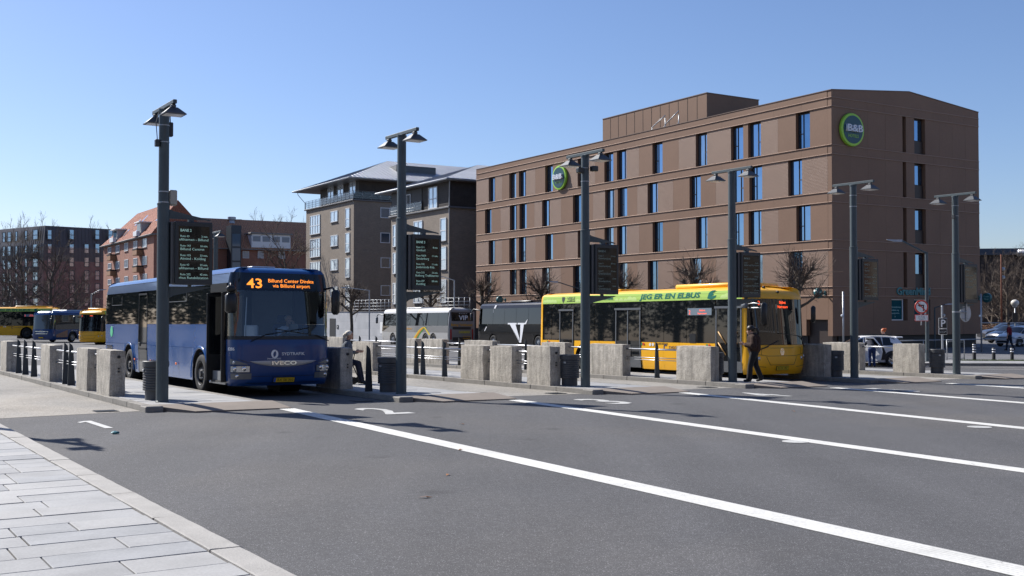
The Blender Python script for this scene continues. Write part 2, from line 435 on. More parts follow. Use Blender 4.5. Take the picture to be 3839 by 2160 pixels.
# painted lines: long white bay lines made of parallel extruded ribs
def ribbed_line(name, p0, p1, w, ribs=5):
    v = Vector((p1[0]-p0[0], p1[1]-p0[1])); L = v.length; a = math.degrees(math.atan2(v.y, v.x))
    mb = MB()
    mb.box(0, -w/2, -.002, L, w/2, .001)
    for i in range(ribs):
        y = -w/2 + (i+.5)*w/ribs
        b = w/ribs*.36
        mb.add([(0,y-b,.001),(L,y-b,.001),(L,y-b*.6,.006),(0,y-b*.6,.006),(0,y+b*.6,.006),(L,y+b*.6,.006),(L,y+b,.001),(0,y+b,.001)], [(0,1,2,3),(3,2,5,4),(4,5,6,7)])
    return struct(name, mb, m_paint, LOT(p0[0], p0[1], .006, a))
ribbed_line('road_line', (8.30, 21.25), (6.99, 1.6), .33, 6)
ribbed_line('road_line', (13.75, 21.05), (11.30, -1.0), .3, 6)
ribbed_line('road_line', (19.06, 21.2), (16.4, 4.5), .3, 5)
ribbed_line('road_line', (24.3, 20.75), (21.6, 5.0), .3, 5)
ribbed_line('road_line', (29.3, 20.6), (27.0, 7.0), .28, 4)
ribbed_line('road_line', (34.6, 20.5), (32.4, 8.0), .28, 4)
ribbed_line('road_line', (39.5, 20.3), (37.6, 9.0), .26, 3)
# bay numbers, read from the driving side
for i, (s, t, hh) in enumerate([(4.2, 18.8, 1.6), (9.72, 18.95, 1.65), (15.3, 18.85, 1.7), (20.25, 18.8, 1.6), (24.85, 18.4, 1.65), (29.4, 18.2, 1.6)]):
    r = tag(bpy.data.objects.new('bay_number', None), kind='structure'); COL.objects.link(r); r.matrix_world = LOT(s, t, .007)
    if i: text(str(i+1), r, m_paintw, Matrix.Identity(4), h=hh, w=.62, ext=.001, bold=.02, name='bay_digit')
    else:
        mb = MB(); mb.face((-.03,0,0),(.1,0,0),(.08,hh,0),(-.05,hh,0)); mb.face((-.05,hh-.02,0),(-.19,hh-.2,0),(-.17,hh-.36,0),(-.05,hh-.2,0)); mb.build('bay_digit', m_paint, r)
# white round studs painted beside the lines
for s, t in [(12.42, 11.34), (16.95, 11.33)]:
    mb = MB(); mb.lathe([(.2, 0), (.2, .003), (.17, .004)], 20); struct('road_marking', mb, m_paintw, LOT(s, t, .005))

# ------------------------------------------------------------------ platforms
def slabmesh(name, a, b, h, mat, j=.006):
    mb = MB(); mb.rbox(j, j, 0, a-j, b-j, h, .006); return mb.mesh(name, mat)
PLATFORMS = []
ks = [slabmesh('kerb_stone', .2, 1.2, .12 + .003*k, m_kerbd, .005) for k in range(3)]
ps = [slabmesh('paving_slab', .715, .6, .008 + .003*k, [m_slab, m_slab2, m_slab3][k], .005) for k in range(3)]
m_pslab = brick('platform_slab_far', (.275, .277, .276), (.30, .30, .297), (.17, .155, .13), .6, .715, .012, .08, .8, bump=.1)
for i, s0 in enumerate(PL):
    c = LOT(s0, T0)
    mb = MB(); mb.box(.02, .02, -.2, PW-.02, T1-T0, .108)
    p = struct('platform', mb, m_joint if i < 4 else m_pslab, c); PLATFORMS.append(p)
    for k in range(int((T1-T0)/1.2)):
        o = link('kerb_stone', random.choice(ks), p, Matrix.Translation((random.uniform(-.006, .006), k*1.2, random.uniform(-.004, .003))))
        if i < 3: link('kerb_stone', random.choice(ks), p, Matrix.Translation((PW-.2+random.uniform(-.006, .006), k*1.2, random.uniform(-.004, .003))))
    far = 19 if i < 4 else 0
    for r_ in range(far):
        for q in range(3):
            link('paving_slab', random.choice(ps), p, Matrix.Translation((.2+q*.717, r_*.6, .108+random.uniform(-.002, .002))))
    if i < 4:
        mb = MB(); mb.box(.205, far*.6, .1, PW-.205, T1-T0, .116); mb.build('paving_field', m_pslab, p)
    # sloped pad at the head of the platform
    mb = MB()
    mb.add([(.1,0,-.1),(2.72,0,-.1),(2.82,-.86,-.1),(.78,-.98,-.1),(.1,0,.122),(2.72,0,.122),(2.82,-.86,.02),(.78,-.98,.035)], [(0,1,2,3),(7,6,5,4),(0,3,7,4),(3,2,6,7),(2,1,5,6),(1,0,4,5)])
    mb.build('ramp', m_ramp, p)
    mb = MB(); mb.rbox(-.03, -.45, -.05, .32, 0, .118, .02); mb.build('kerb_end_stone', m_kerbd, p)

# drain gratings in the lanes
for s, t in [(5.0, 22.5), (16.0, 22.6), (21.3, 22.7), (10.6, 22.6)]:
    mb = MB(); mb.box(-.22, -.22, -.03, .22, .22, .003)
    dc = struct('drain_cover', mb, m_dark, LOT(s, t, .006))
    for k in range(6): mb = MB(); mb.box(-.2, -.19+k*.07, .003, .2, -.155+k*.07, .012); mb.build('grate_bar', m_fin, dc)

# ------------------------------------------------------------------ foreground pavement
pav = MB(); pav.box(-9, -6, -.1, 2.44, 24, .078)
PAV = struct('pavement', pav, m_joint, LOT(0, 0))
ORD = ['slate_slab', 'slate_slab_pale', 'slate_slab_dark']
t = 5.6
row = 0
rr = random.Random(3)
while t < 21.5:
    wd = rr.choice([.40, .43, .45, .42])
    s1 = 2.448 + rr.uniform(-.012, .0)
    smin = -3.2 if t < 10 else (-2.0 if t < 14 else -1.6)
    while s1 > smin:
        ln = rr.choice([.45, .62, .75, .9, 1.05, 1.2])
        mb = MB()
        j = .006
        h = .022 + rr.uniform(-.003, .003)
        mb.rbox(-ln + j, j, 0, -j, wd - j, h, .004)
        if s1 - ln < 2.6:
            tx, ty = rr.uniform(-.004, .004), rr.uniform(-.003, .003)
            mb.build('paving_slab', rr.choice([m_slab, m_slab, m_slab2, m_slab3]), PAV, M=Matrix.Translation((s1, t, .078)) @ Matrix.Rotation(tx, 4, 'X') @ Matrix.Rotation(ty, 4, 'Y'))
        s1 -= ln
    t += wd
tk = 4.7 - 1.53 * 2
while tk < 22:
    ln = 1.53
    mb = MB(); e = rr.uniform(-.03, .03)
    # kerb stone with a slightly broken joint
    n = 8; top = .104 + rr.uniform(-.003, .003)
    vs = []
    for k in range(n+1):
        y = k/n*(ln-.012)
        w0 = 2.455 + rr.uniform(-.004, .004); w1 = 2.70 + rr.uniform(-.005, .005)
        vs += [(w0, y, -.05), (w0, y, top-.004), (w0+.012, y, top), (w1-.03, y, top), (w1-.006, y, top-.014), (w1, y, top-.04), (w1, y, -.05)]
    fs = []
    for k in range(n):
        for q in range(6): fs.append((k*7+q, k*7+q+1, (k+1)*7+q+1, (k+1)*7+q))
    fs += [tuple(range(7)), tuple(n*7+q for q in range(6,-1,-1))]
    for a in range(7):
        x, y, z = vs[a]; vs[a] = (x, y + (a-3)*.006*(1 if e > 0 else -1) + rr.uniform(0, .02), z)
    mb.add(vs, fs)
    mb.build('kerb_stone', m_kerb, PAV, M=Matrix.Translation((0, tk, 0)))
    tk += ln

# ------------------------------------------------------------------ granite blocks and railings
from mathutils import noise as mnoise
def rough_block(a, b, h, seed, amp=.012, n=7):
    """quarried block: every face a grid pushed in and out, edges worn"""
    mb = MB(); idx = {}
    o = Vector((seed*3.7, seed*1.3, seed*2.1))
    nx, ny, nz = 4, max(4, int(b/.14)), n
    def vert(i, j, k):
        key = (i, j, k)
        if key in idx: return idx[key]
        p = Vector((a*i/nx, b*j/ny, h*k/nz))
        e = sum((i in (0, nx), j in (0, ny), k in (0, nz)))
        q = (p + o) * 4.5
        dsp = Vector((mnoise.noise(q), mnoise.noise(q + Vector((9, 0, 0))), mnoise.noise(q + Vector((0, 9, 0))))) * amp
        big = mnoise.noise((p + o) * 1.3) * amp * 1.3
        ctr = Vector((a/2, b/2, h/2)); out = (p - ctr)
        if e > 1: p = p - Vector([math.copysign(1, c) if abs(c) > 1e-6 else 0 for c in out]) * (.010 + .008*abs(mnoise.noise(q*2)))
        p = p + dsp * (1.6 if j == 0 else 1) + out.normalized() * big
        if k == 0: p.z = -.02
        idx[key] = len(mb.v); mb.v.append(tuple(p)); return idx[key]
    def quad(*k): mb.f.append(tuple(vert(*q) for q in k)); mb.mi.append(0)
    for j in range(ny):
        for k in range(nz):
            quad((0,j,k),(0,j,k+1),(0,j+1,k+1),(0,j+1,k)); quad((nx,j,k),(nx,j+1,k),(nx,j+1,k+1),(nx,j,k+1))
    for i in range(nx):
        for k in range(nz):
            quad((i,0,k),(i+1,0,k),(i+1,0,k+1),(i,0,k+1)); quad((i,ny,k),(i,ny,k+1),(i+1,ny,k+1),(i+1,ny,k))
    for i in range(nx):
        for j in range(ny): quad((i,j,nz),(i+1,j,nz),(i+1,j+1,nz),(i,j+1,nz)); quad((i,j,0),(i,j+1,0),(i+1,j+1,0),(i+1,j,0))
    return mb
BLK = [(0, 40.2, 41.6, 'granite block at the far end of the railing with three dark posts'),
       (0, 32.42, 33.82, 'long granite block between the two short railings beside the pale lane'),
       (0, 27.6, 28.86, 'granite block with a single rail stub, behind the foremost block beside the blue bus'),
       (0, 25.25, 26.6, 'foremost granite block with drilled holes nearest the bin under the BANE 2 display'),
       (1, 25.2, 26.75, 'shaded granite block against the blue bus\'s headlight, old person behind it'),
       (2, 34.6, 36.3, 'sunlit granite block just behind the old person with the walker'),
       (2, 27.2, 28.5, 'granite block at the end of the long railing, first of three beyond BANE 3 lamp'),
       (2, 25.65, 26.83, 'middle one of three granite blocks between the BANE 3 and BANE 4 lamps'),
       (2, 23.76, 24.9, 'granite block standing next to the bin beside the BANE 4 lamp post'),
       (3, 23.25, 24.75, 'wide granite block in front of the yellow bus door, next to the bin'),
       (3, 27.3, 29.15, 'widest granite block in front of the yellow bus\'s rear door, behind BANE 4 lamp'),
       (3, 30.45, 31.9, 'dark granite block at the yellow bus\'s rear corner'),
       (3, 35.2, 37.3, 'granite block below the black coach, behind the first of three blocks'),
       (3, 39.1, 40.95, 'granite block in front of the grey VIP coach\'s rear wheels'),
       (3, 41.4, 42.3, 'granite block in front of the VIP coach\'s middle, partly behind the BANE 3 lamp'),
       (3, 49.0, 51.0, 'distant granite block over the old person\'s back, against the pale wall'),
       (4, 23.65, 25.2, 'dark shaded granite block by the yellow bus\'s front'),
       (5, 26.55, 28.3, 'speckled granite block partly hidden by the pole near the white car'),
       (5, 24.0, 25.1, 'squarish granite block in front of the white car\'s tail')]
for i, (pi, t0, t1, lab) in enumerate(BLK):
    hh = 1.04 + random.uniform(-.02, .03)
    o = rough_block(.36, t1-t0, hh, i+1).build('granite_block', m_stone, None, auto=50, M=LOT(PL[pi]+.07, t0, .118))
    tag(o, lab, 'granite block', 'granite blocks along the platforms')
    if i in (2, 3, 4, 8, 10):
        for z, r_ in [(.88, .035), (.62, .018), (.55, .018)]: mb = MB(); mb.lathe([(r_, -.02), (r_, .012), (r_*.7, .013)], 10, (.2, 0, z), 'y'); mb.build('drill_hole', m_dark, o)
def fin_mesh():
    mb = MB(); mb.prism([(-.085,-.018,0),(.105,-.018,0),(.045,-.018,.98),(.03,-.018,1.04),(-.05,-.018,1.12)], (0,.036,0)); return mb.mesh('post', m_fin)
FIN = fin_mesh()
RAILS = [(0, 33.75, 40.3, [38.8, 37.5, 35.95], 'three-bar railing with three dark posts by the pale lane'),
         (0, 28.8, 32.5, [31.06, 30.37], 'railing with two dark posts between granite blocks beside the blue bus'),
         (0, 26.55, 27.65, [], 'short railing without posts between the two foremost blocks'),
         (2, 28.4, 34.7, [31.69, 31.23, 29.8], 'railing with three dark posts behind the BANE 3 lamp'),
         (2, 26.75, 27.3, [], 'short rails joining the first and middle granite blocks'),
         (2, 24.8, 25.75, [], 'short rails joining the middle block and the block by the bin'),
         (3, 24.65, 27.4, [25.83], 'railing with one dark post along the yellow bus side'),
         (3, 29.1, 30.5, [], 'railing at the yellow bus\'s rearmost door'),
         (3, 31.8, 35.3, [33.13], 'railing with one post below the black coach\'s emblem'),
         (3, 37.2, 39.2, [37.96], 'railing with one post behind the VIP coach'),
         (3, 42.2, 49.1, [43.5, 42.7, 45.6, 47.4], 'long far railing along the grey wall beside the VIP coach'),
         (5, 25.0, 26.6, [], 'single rail crossing in front of the white car\'s open door')]
for pi, t0, t1, fins, lab in RAILS:
    o = thing('railing', LOT(PL[pi]+.25, t0, .12), lab, 'railing', 'steel railings between the granite blocks')
    L = t1 - t0
    for z, r_ in ([(.88, .027), (.62, .012), (.55, .012)] if pi != 5 else [(.88, .027)]):
        mb = MB(); mb.tube([(0,0,z),(0,L,z)], r_, 8); mb.build('rail', m_rail, o, smooth=True)
    for f in fins: link('post', FIN, o, Matrix.Translation((0, f-t0, 0)))
o = link('steel_post', FIN.copy(), None, LOT(PL[1]+.3, 24.05, .12)); tag(o, 'lone dark tapered post beside the shaded block, near the BANE 3 bin', 'post')

# ------------------------------------------------------------------ survey helper: bearing/height of a sighted point at depth y
def at(u, v, y):
    th = R(1.332); x = (u-1288)/2731; z = (724.5-v)/2731
    dy = math.cos(th) - z*math.sin(th); dz = math.sin(th) + z*math.cos(th)
    return x/dy*y, y, EYE + dz/dy*y

# ------------------------------------------------------------------ platform lamp posts with departure displays
SCR = {0: ['BANE 2', ('Rute 43', '3 min.', 'ufthavnen - Billund'), ('Rute 143', '16 min.', 'Billund Centret'), ('Rute 103', '33 min.', 'Almind - Kolding'), ('Rute 43', '33 min.', 'ufthavnen - Billund'), ('Rute 202', '42 min.', 'rhus Rutebilstation')],
       1: ['BANE 3', ('Rute 211', '8 min.', 'Givskud'), ('Rute 900X', '11 min.', 'Sønderborg'), ('Rute 205', '11 min.', 'Juelsminde Rtb.'), ('Rute 215', '13 min.', 'lkeborg Trafiktermi'), ('Rute 207', '28 min.', 'Kolding')],
       2: ['BANE 4', ('Linje 4', '13 min.', 'Grønlandsvej'), ('Linje 4', '40 min.', 'Grønlandsvej'), ('Linje 4', '53 min.', 'Grønlandsvej'), ('Linje 4', '13:40', 'Grønlandsvej'), ('Linje 4', '14:00', 'Grønlandsvej')],
       3: ['BANE 5', ('Linje 2', '2 min.', 'Skibet via Nørretorv'), ('Linje 2', '10 min.', 'Skibet via Nørretorv'), ('Linje 1', '13 min.', 'bg Sundhedshuset'), ('Linje 2', '22 min.', 'ri Sygehus Mølholm'), ('Linje 2', '30 min.', 'bet via Nørretorv')],
       4: ['BANE 6', ('Linje 5', '4 min.', 'Østerby'), ('Linje 8', '12 min.', 'Bredballe Vestre'), ('Linje 8', '20 min.', 'Bredballe Vestre'), ('Linje 5', '24 min.', 'Østerby'), ('Linje 8', '32 min.', 'Bredballe Vestre')],
       5: ['BANE 7', ('Linje 3', '6 min.', 'Søndermarken'), ('Linje 3', '16 min.', 'Søndermarken'), ('Linje 3', '26 min.', 'Søndermarken')]}
def lamp_post(M, label, disp=None, extra=0):
    o = thing('lamp_post', M, label, 'lamp post', 'tall twin-head lamp posts at the platform heads')
    mb = MB()
    mb.lathe([(.135, 0), (.135, .02), (.125, .03), (.125, 4.1), (.132, 4.1), (.132, 4.13), (.107, 4.14), (.104, 6.05), (.118, 6.06), (.118, 6.10), (.06, 6.12)], 24)
    mb.build('pole', m_pole, o, auto=35)
    mb = MB(); mb.prism([(-.05,-.119,.45),(.05,-.119,.45),(.05,-.119,.85),(-.05,-.119,.85)], (0,-.009,0)); mb.build('access_hatch', m_pole, o)
    mb = MB(); mb.rbox(-.04, -.8, 6.10, .04, .8, 6.18, .008); mb.build('crossarm', m_pole, o)
    for y in (-.66, .66):
        mb = MB(); mb.frus(0, y, 5.88, 5.9, .22, .2, .22, .2); mb.frus(0, y, 5.901, 6.03, .215, .195, .075, .075); mb.rbox(-.05, y-.06, 6.025, .05, y+.06, 6.10)
        l = mb.build('lamp_head', m_case, o)
        mb = MB(); mb.box(-.18, y-.16, 5.872, .18, y+.16, 5.8802); mb.build('diffuser', m_white, l)
    if extra:
        mb = MB()
        if extra & 1: mb.rbox(.1, .02, 5.55, .2, .14, 5.85, .015); mb.tube([(.15,.08,5.85),(.12,.0,6.0),(.1,0,6.06)], .012, 5)
        if extra & 2: mb.rbox(-.2, -.1, 5.3, -.11, .0, 5.45, .012); mb.tube([(-.15,-.05,5.45),(-.17,-.02,5.8),(-.1,0,6.05)], .01, 5)
        if extra & 4: mb.rbox(.105, -.2, 5.68, .3, -.05, 5.82, .02); mb.rbox(-.28, -.1, 5.62, -.1, .04, 5.76, .02)
        mb.build('control_gear', m_poled, o)
        for z in (5.4, 5.75): 
            mb = MB(); mb.lathe([(.112, z), (.112, z+.02)], 20); mb.build('strap', m_galv, o)
    if disp is None: return o
    mb = MB()
    mb.prism([(.1,-.03,4.02),(.1,-.03,3.82),(.86,-.03,3.82),(1.0,-.03,3.80),(.96,-.03,3.83),(.2,-.03,3.98)], (0,.06,0))
    mb.box(.52, -.06, 3.74, .62, .06, 3.83); mb.build('bracket', m_pole, o)
    mb = MB(); mb.prism([(.1,-.03,2.40),(.95,-.03,2.40),(1.0,-.03,2.385),(.2,-.03,2.21),(.1,-.03,2.14)], (0,.06,0))
    mb.box(.52, -.04, 2.38, .58, .04, 2.46)
    mb.build('bracket', m_pole, o)
    mb = MB(); mb.rbox(.12, -.13, 2.45, .17, .1, 3.75, .008); mb.rbox(.174, -.13, 2.45, .2, .1, 3.75, .006); 
    mb.build('display_side', m_case, o)
    mb = MB(); mb.rbox(.203, -.175, 2.44, .985, .1, 3.76, .015)
    ds = mb.build('display', m_poled, o)
    mb = MB(); mb.box(.27, -.178, 2.555, .915, -.17, 3.665); mb.build('screen', m_screen, ds)
    mb = MB(); mb.lathe([(.012, -.004), (.012, .0)], 10, (.118, -.02, 3.1), 'x'); mb.build('lock', m_galv, o)
    rows = SCR[disp]
    lm = m_led if disp < 2 else m_leddim
    yy = -.1795
    X, Z = (1, 0, 0), (0, 0, 1)
    text(rows[0], ds, lm, TM((.30, yy, 3.55), X, Z), h=.055, w=.23, ext=.0005, align='LEFT', bold=.01)
    for k, (a, b, c) in enumerate(rows[1:]):
        z = 3.435 - .2*k
        text(a, ds, lm, TM((.30, yy, z), X, Z), h=.042, ext=.0005, align='LEFT')
        text(b, ds, lm, TM((.885, yy, z), X, Z), h=.04, ext=.0005, align='RIGHT', bold=.008)
        full = len(c) > 17
        text(c, ds, lm, TM((.275 if full and c[0].islower() else .30, yy, z-.075), X, Z), h=.052, w=min(.61, .0335*len(c)), ext=.0005, align='LEFT')
        mb = MB(); mb.box(.275, -.1790, z-.107, .91, -.1788, z-.104); mb.build('screen_divider', m_case, ds)
    return o
LAB = ['lamp post with BANE 2 display standing beside the blue bus', 'lamp post with BANE 3 display in front of the grey VIP coach', 'lamp post with BANE 4 display in front of the yellow bus\'s rear door',
       'lamp post with display before the yellow bus\'s front door and the woman in brown', 'lamp post with display by the parked white car with open door', 'lamp post with round sign back strapped to it, beside the P sign']
for i, s in enumerate(LS_): lamp_post(LOT(s, 22.9, .12, tilt=False), LAB[i], i, [3, 0, 4, 0, 1, 3][i])
lamp_post(LOT(.66, 23.2, .1, tilt=False), 'lamp post out of frame whose twin-head shadow lies by the road number 1', None)
lamp_post(LOT(16.75, 52.4, .12, tilt=False), 'distant twin-head lamp post rising above the blue bus roof before the red roof')
# white cabinet strapped to the first pole
o = thing('junction_box', LOT(LS_[0], 22.9, .12, tilt=False), 'small beige cabinet strapped to the BANE 2 lamp post', 'junction box')
mb = MB(); mb.rbox(.112, -.06, 4.1, .27, .16, 4.42, .02); mb.build('cabinet', M('beige_cabinet', (.4, .38, .32), .5), o)
mb = MB()
for z in (4.14, 4.36): mb.lathe([(.113, z), (.113, z+.025)], 20, (0, 0, 0))
mb.build('strap', m_galv, o)
# back of a round sign on the last pole
o = thing('round_sign', LOT(LS_[5], 22.9, .12, tilt=False), 'round traffic sign seen from behind on the lamp post by the P sign', 'traffic sign')
c = (.52, 0, 2.08)
mb = MB(); mb.lathe([(.30, -.012), (.305, 0), (.30, .012)], 32, c, 'y'); mb.build('sign_plate', M('sign_back_grey', (.5, .52, .53), .55, var=.08, vs=6), o)
mb = MB(); mb.rbox(c[0]-.03, -.06, 1.8, c[0]+.03, -.014, 2.42, .01); mb.rbox(c[0]-.2, -.035, 2.28, c[0]+.2, -.014, 2.31, .005); mb.rbox(c[0]-.2, -.035, 1.87, c[0]+.2, -.014, 1.90, .005); mb.tube([(.12,-.04,2.12),(c[0],-.05,2.12)], .022, 8)
mb.build('bracket', m_galv, o)
mb = MB(); mb.lathe([(.13, 2.1), (.13, 2.15)], 20); mb.build('clamp', m_galv, o)

# ------------------------------------------------------------------ litter bins
def bin_parts():
    r = thing('litter_bin', Matrix.Identity(4), '', 'litter bin', 'round ribbed litter bins beside the lamp posts')
    mb = MB(); prof = [(.215, 0), (.215, .2), (.245, .2)]
    z = .2
    for k in range(9):
        prof += [(.262, z+.004), (.265, z+.035), (.258, z+.047), (.25, z+.05)]; z += .054
    prof += [(.25, z)]
    mb.lathe(prof, 28); mb.build('body', m_bin, r, auto=25)
    mb = MB(); mb.lathe([(.25, z+.001), (.275, z+.02), (.275, z+.13), (.262, z+.145), (.2, z+.15), (.195, z+.09)], 28); mb.build('lid', m_bin, r, auto=30)
    mb = MB(); mb.rbox(-.28, -.06, .6, -.255, .01, .65, .006); mb.build('lock', m_galv, r)
    return r
b0 = bin_parts()
BL = ['ribbed litter bin behind the BANE 2 lamp post', 'ribbed litter bin in shade beside the BANE 3 lamp post', 'ribbed litter bin beside the BANE 4 lamp post', 'ribbed litter bin next to the woman in the brown jacket', 'dark ribbed litter bin before the speckled granite block', 'grey ribbed litter bin below the P sign']
for i, s in enumerate(LS_):
    Mx = LOT(s+.08, 23.72, .12, 10*i)
    if i == 0: b0.matrix_world = Mx; b0['label'] = BL[0]
    else: copy_thing(b0, Mx, label=BL[i])

# ------------------------------------------------------------------ right-hand road, pavement and plaza beyond the platforms
PZ = -.645
def poly_struct(name, pts, z, mat, th=0):
    mb = MB(); c = Vector((pts[0][0], pts[0][1], 0))
    q = [(p[0]-c.x, p[1]-c.y, (p[2] if len(p) > 2 else z)) for p in pts]
    if th: mb.prism([(a, b, h-th) for a, b, h in q], (0, 0, th))
    else: mb.face(*q)
    return struct(name, mb, mat, Matrix.Translation(c))
m_plaza = brick('plaza_paving', (.2, .2, .205), (.23, .23, .235), (.13, .125, .12), .6, .3, .012, .1, .85, bump=.1)
poly_struct('plaza', [(15.5, 53.2), (64, 49.5), (160, 60), (160, 150), (58, 150), (30, 84), (16, 62)], PZ, asphalt('plaza_asphalt', (.13, .132, .14), .3, .12), .3)
# footpath with kerb
fp = [(15.2, 49.0), (64, 45.0), (64, 49.8), (15.2, 53.4)]
pf = poly_struct('footpath', [(a, b, gz(a, b)+.115) for a, b in fp], 0, m_pslab, .3)
n = 34
for k in range(n):
    a, b = k/n, (k+1)/n
    x0, x1 = 15.2+48.8*a, 15.2+48.8*b; y0, y1 = 49.0-4*a, 49.0-4*b
    mb = MB(); mb.prism([(x0+.01-15.2, y0-.2-49.0, gz(x0, y0)-.05), (x1-15.2, y1-.2-49.0, gz(x1, y1)-.05), (x1-15.2, y1-.003-49.0, gz(x1, y1)-.05), (x0+.01-15.2, y0-.003-49.0, gz(x0, y0)-.05)], (0, 0, .17+random.uniform(-.004, .004)))
    mb.build('kerb_stone', m_kerbd, pf)
for a, b, w_ in [((17, 46.9), (60, 43.2), .1), ((19, 44.3), (56, 41.2), .12), ((12, 43.2), (17.6, 42.7), .3)]:
    v = Vector((b[0]-a[0], b[1]-a[1])); mb = MB(); nrm = Vector((-v.y, v.x)).normalized()*w_/2
    mb.face(*[(p.x-a[0], p.y-a[1], gz(p.x, p.y)+.006) for p in (Vector(a)-nrm, Vector(b)-nrm, Vector(b)+nrm, Vector(a)+nrm)])
    struct('road_line', mb, m_paintw, Matrix.Translation((a[0], a[1], 0)))
# strip of grass along the back of the footpath
gr = MB(); rg = random.Random(5)
for k in range(1800):
    x = 21.6 + rg.random()*3.4; y = 52.55 - (x-15.2)*.0738 + rg.random()*.5
    z = gz(x, y)+.11; hh = .03+rg.random()*.06; a = rg.random()*6.28; w_ = .012
    gr.add([(x-w_*math.cos(a), y-w_*math.sin(a), z), (x+w_*math.cos(a), y+w_*math.sin(a), z), (x+rg.uniform(-.03,.03), y+rg.uniform(-.03,.03), z+hh)], [(0,1,2)])
tag(gr.build('grass', M('grass_blades', (.07, .11, .025), .8, var=.3, vs=3)), 'thin strip of grass at the back of the footpath', 'grass', kind='stuff')

# street lamp with the no-left-turn sign
def slim_lamp(M, label, h, arm, up, r=.055, hl=.55, mat=None):
    o = thing('street_lamp', M, label, 'street lamp', 'slim street lamps with bent arms')
    mb = MB(); mb.tube([(0,0,0),(0,0,h)], [r*1.15, r], 12); mb.lathe([(r*2.2, 0), (r*2.2, .03), (r*1.2, .04)], 12); mb.build('pole', mat or m_pole, o, auto=40)
    mb = MB(); mb.tube([(0,0,h-.03),(arm*.08,0,h),(arm*.7,0,h+up*.8),(arm*.78,0,h+up*.88)], r*.62, 8); mb.build('arm', mat or m_pole, o, smooth=True)
    sgn = 1 if arm > 0 else -1
    mb = MB(); x0 = arm*.76; x1 = x0 + sgn*hl
    mb.add([(x0,-.05,h+up*.8),(x0,.05,h+up*.8),(x0,.05,h+up*.98),(x0,-.05,h+up*.98),(x0+sgn*hl*.5,-.1,h+up*.82),(x0+sgn*hl*.5,.1,h+up*.82),(x0+sgn*hl*.5,.08,h+up*.82+.09),(x0+sgn*hl*.5,-.08,h+up*.82+.09),(x1,-.05,h+up*.95),(x1,.05,h+up*.95),(x1,.05,h+up*.95+.03),(x1,-.05,h+up*.95+.03)],
           [(0,3,2,1),(8,9,10,11)]+[(a+k, a+(k+1)%4, a+4+(k+1)%4, a+4+k) for a in (0, 4) for k in range(4)])
    mb.build('lamp_head', m_galv, o, auto=60)
    return o
x, y, _ = at(2333, 915, 50.6)
sp_ = slim_lamp(WLD(x, y, .115), 'slim street lamp carrying the no-left-turn sign in front of the brown building', 5.1, -1.5, .6, .075, .7)
x, y, _ = at(2352, 880, 72)
slim_lamp(ABS(x, y, PZ, 180), 'low street lamp with a small bright head over the shop lettering', 2.75, -.9, .22, .05, .6)
m_red = M('sign_red', (.62, .05, .03), .4); m_signw = M('sign_white', (.78, .78, .76), .4); m_signk = M('sign_black', (.01, .01, .012), .4)
x, y, z = at(2316, 772, 50.4)
o = thing('no_left_turn_sign', ABS(x, y-.1, z), 'round red-rimmed no-left-turn sign with a text plate below', 'traffic sign')
mb = MB(); mb.lathe([(.315, -.01), (.32, 0), (.32, .01)], 36, (0,0,0), 'y'); mb.build('rim', m_red, o)
mb = MB(); mb.lathe([(.25, -.016), (.25, -.0105)], 36, (0,0,0), 'y'); mb.build('face', m_signw, o)
mb = MB(); mb.box(.06, -.019, -.19, .115, -.0165, .1); mb.box(-.06, -.019, .045, .06, -.0165, .1); mb.add([(-.06,-.0165,.16),(-.06,-.0165,-.015),(-.19,-.0165,.0725),(-.06,-.019,.16),(-.06,-.019,-.015),(-.19,-.019,.0725)], [(3,4,5),(0,2,1),(0,1,4,3),(1,2,5,4),(2,0,3,5)]); mb.build('arrow', m_signk, o)
mb = MB(Matrix.Rotation(R(-45), 4, 'Y').inverted()); mb.box(-.25, -.022, -.022, .25, -.0195, .022); mb.build('slash', m_red, o)
mb = MB(); mb.rbox(-.31, -.012, -.66, .31, .012, -.36, .01); mb.build('plate_rim', m_red, o)
mb = MB(); mb.box(-.285, -.016, -.635, .285, -.0125, -.385); mb.build('plate', m_signw, o)
for k, s in enumerate(['Bus og taxa', 'kørsel tilladt', '0-160 m']): text(s, o, m_signk, TM((0, -.0175, -.455-k*.075), (1,0,0), (0,0,1)), h=.045, ext=.0008)
mb = MB(); mb.box(-.02, .012, -.85, .02, .05, .3); mb.build('bracket', m_galv, o)
# parking sign on its post
x, y, _ = at(2371, 905, 52)
o = thing('parking_sign', WLD(x, y, .1), 'white P on black parking sign with small plate on a grey post', 'parking sign')
mb = MB(); mb.tube([(0,0,0),(0,0,2.62)], .048, 12); mb.lathe([(.052, 2.62), (.03, 2.65)], 12); mb.build('post', m_galv, o, auto=40)
mb = MB(); mb.rbox(-.2, -.085, 1.56, .2, -.065, 2.06, .01); mb.rbox(-.2, -.085, 1.26, .2, -.065, 1.54, .01); mb.build('sign_rim', m_signw, o)
mb = MB(); mb.box(-.185, -.09, 1.575, .185, -.0855, 2.045); mb.box(-.185, -.09, 1.275, .185, -.0855, 1.525); mb.build('sign_face', m_signk, o)
text('P', o, m_signw, TM((0, -.092, 1.64), (1,0,0), (0,0,1)), h=.34, bold=.02, ext=.001)
text('Betal og find billigst', o, m_signw, TM((0, -.092, 1.41), (1,0,0), (0,0,1)), h=.03, w=.3, ext=.0008)
text('på din parkering', o, m_signw, TM((-.03, -.092, 1.35), (1,0,0), (0,0,1)), h=.03, w=.24, ext=.0008)
mb = MB(); mb.ball((.1, 0, 2.18), (.06, .05, .08), 10, 6); mb.build('lamp', m_galv, o, smooth=True)
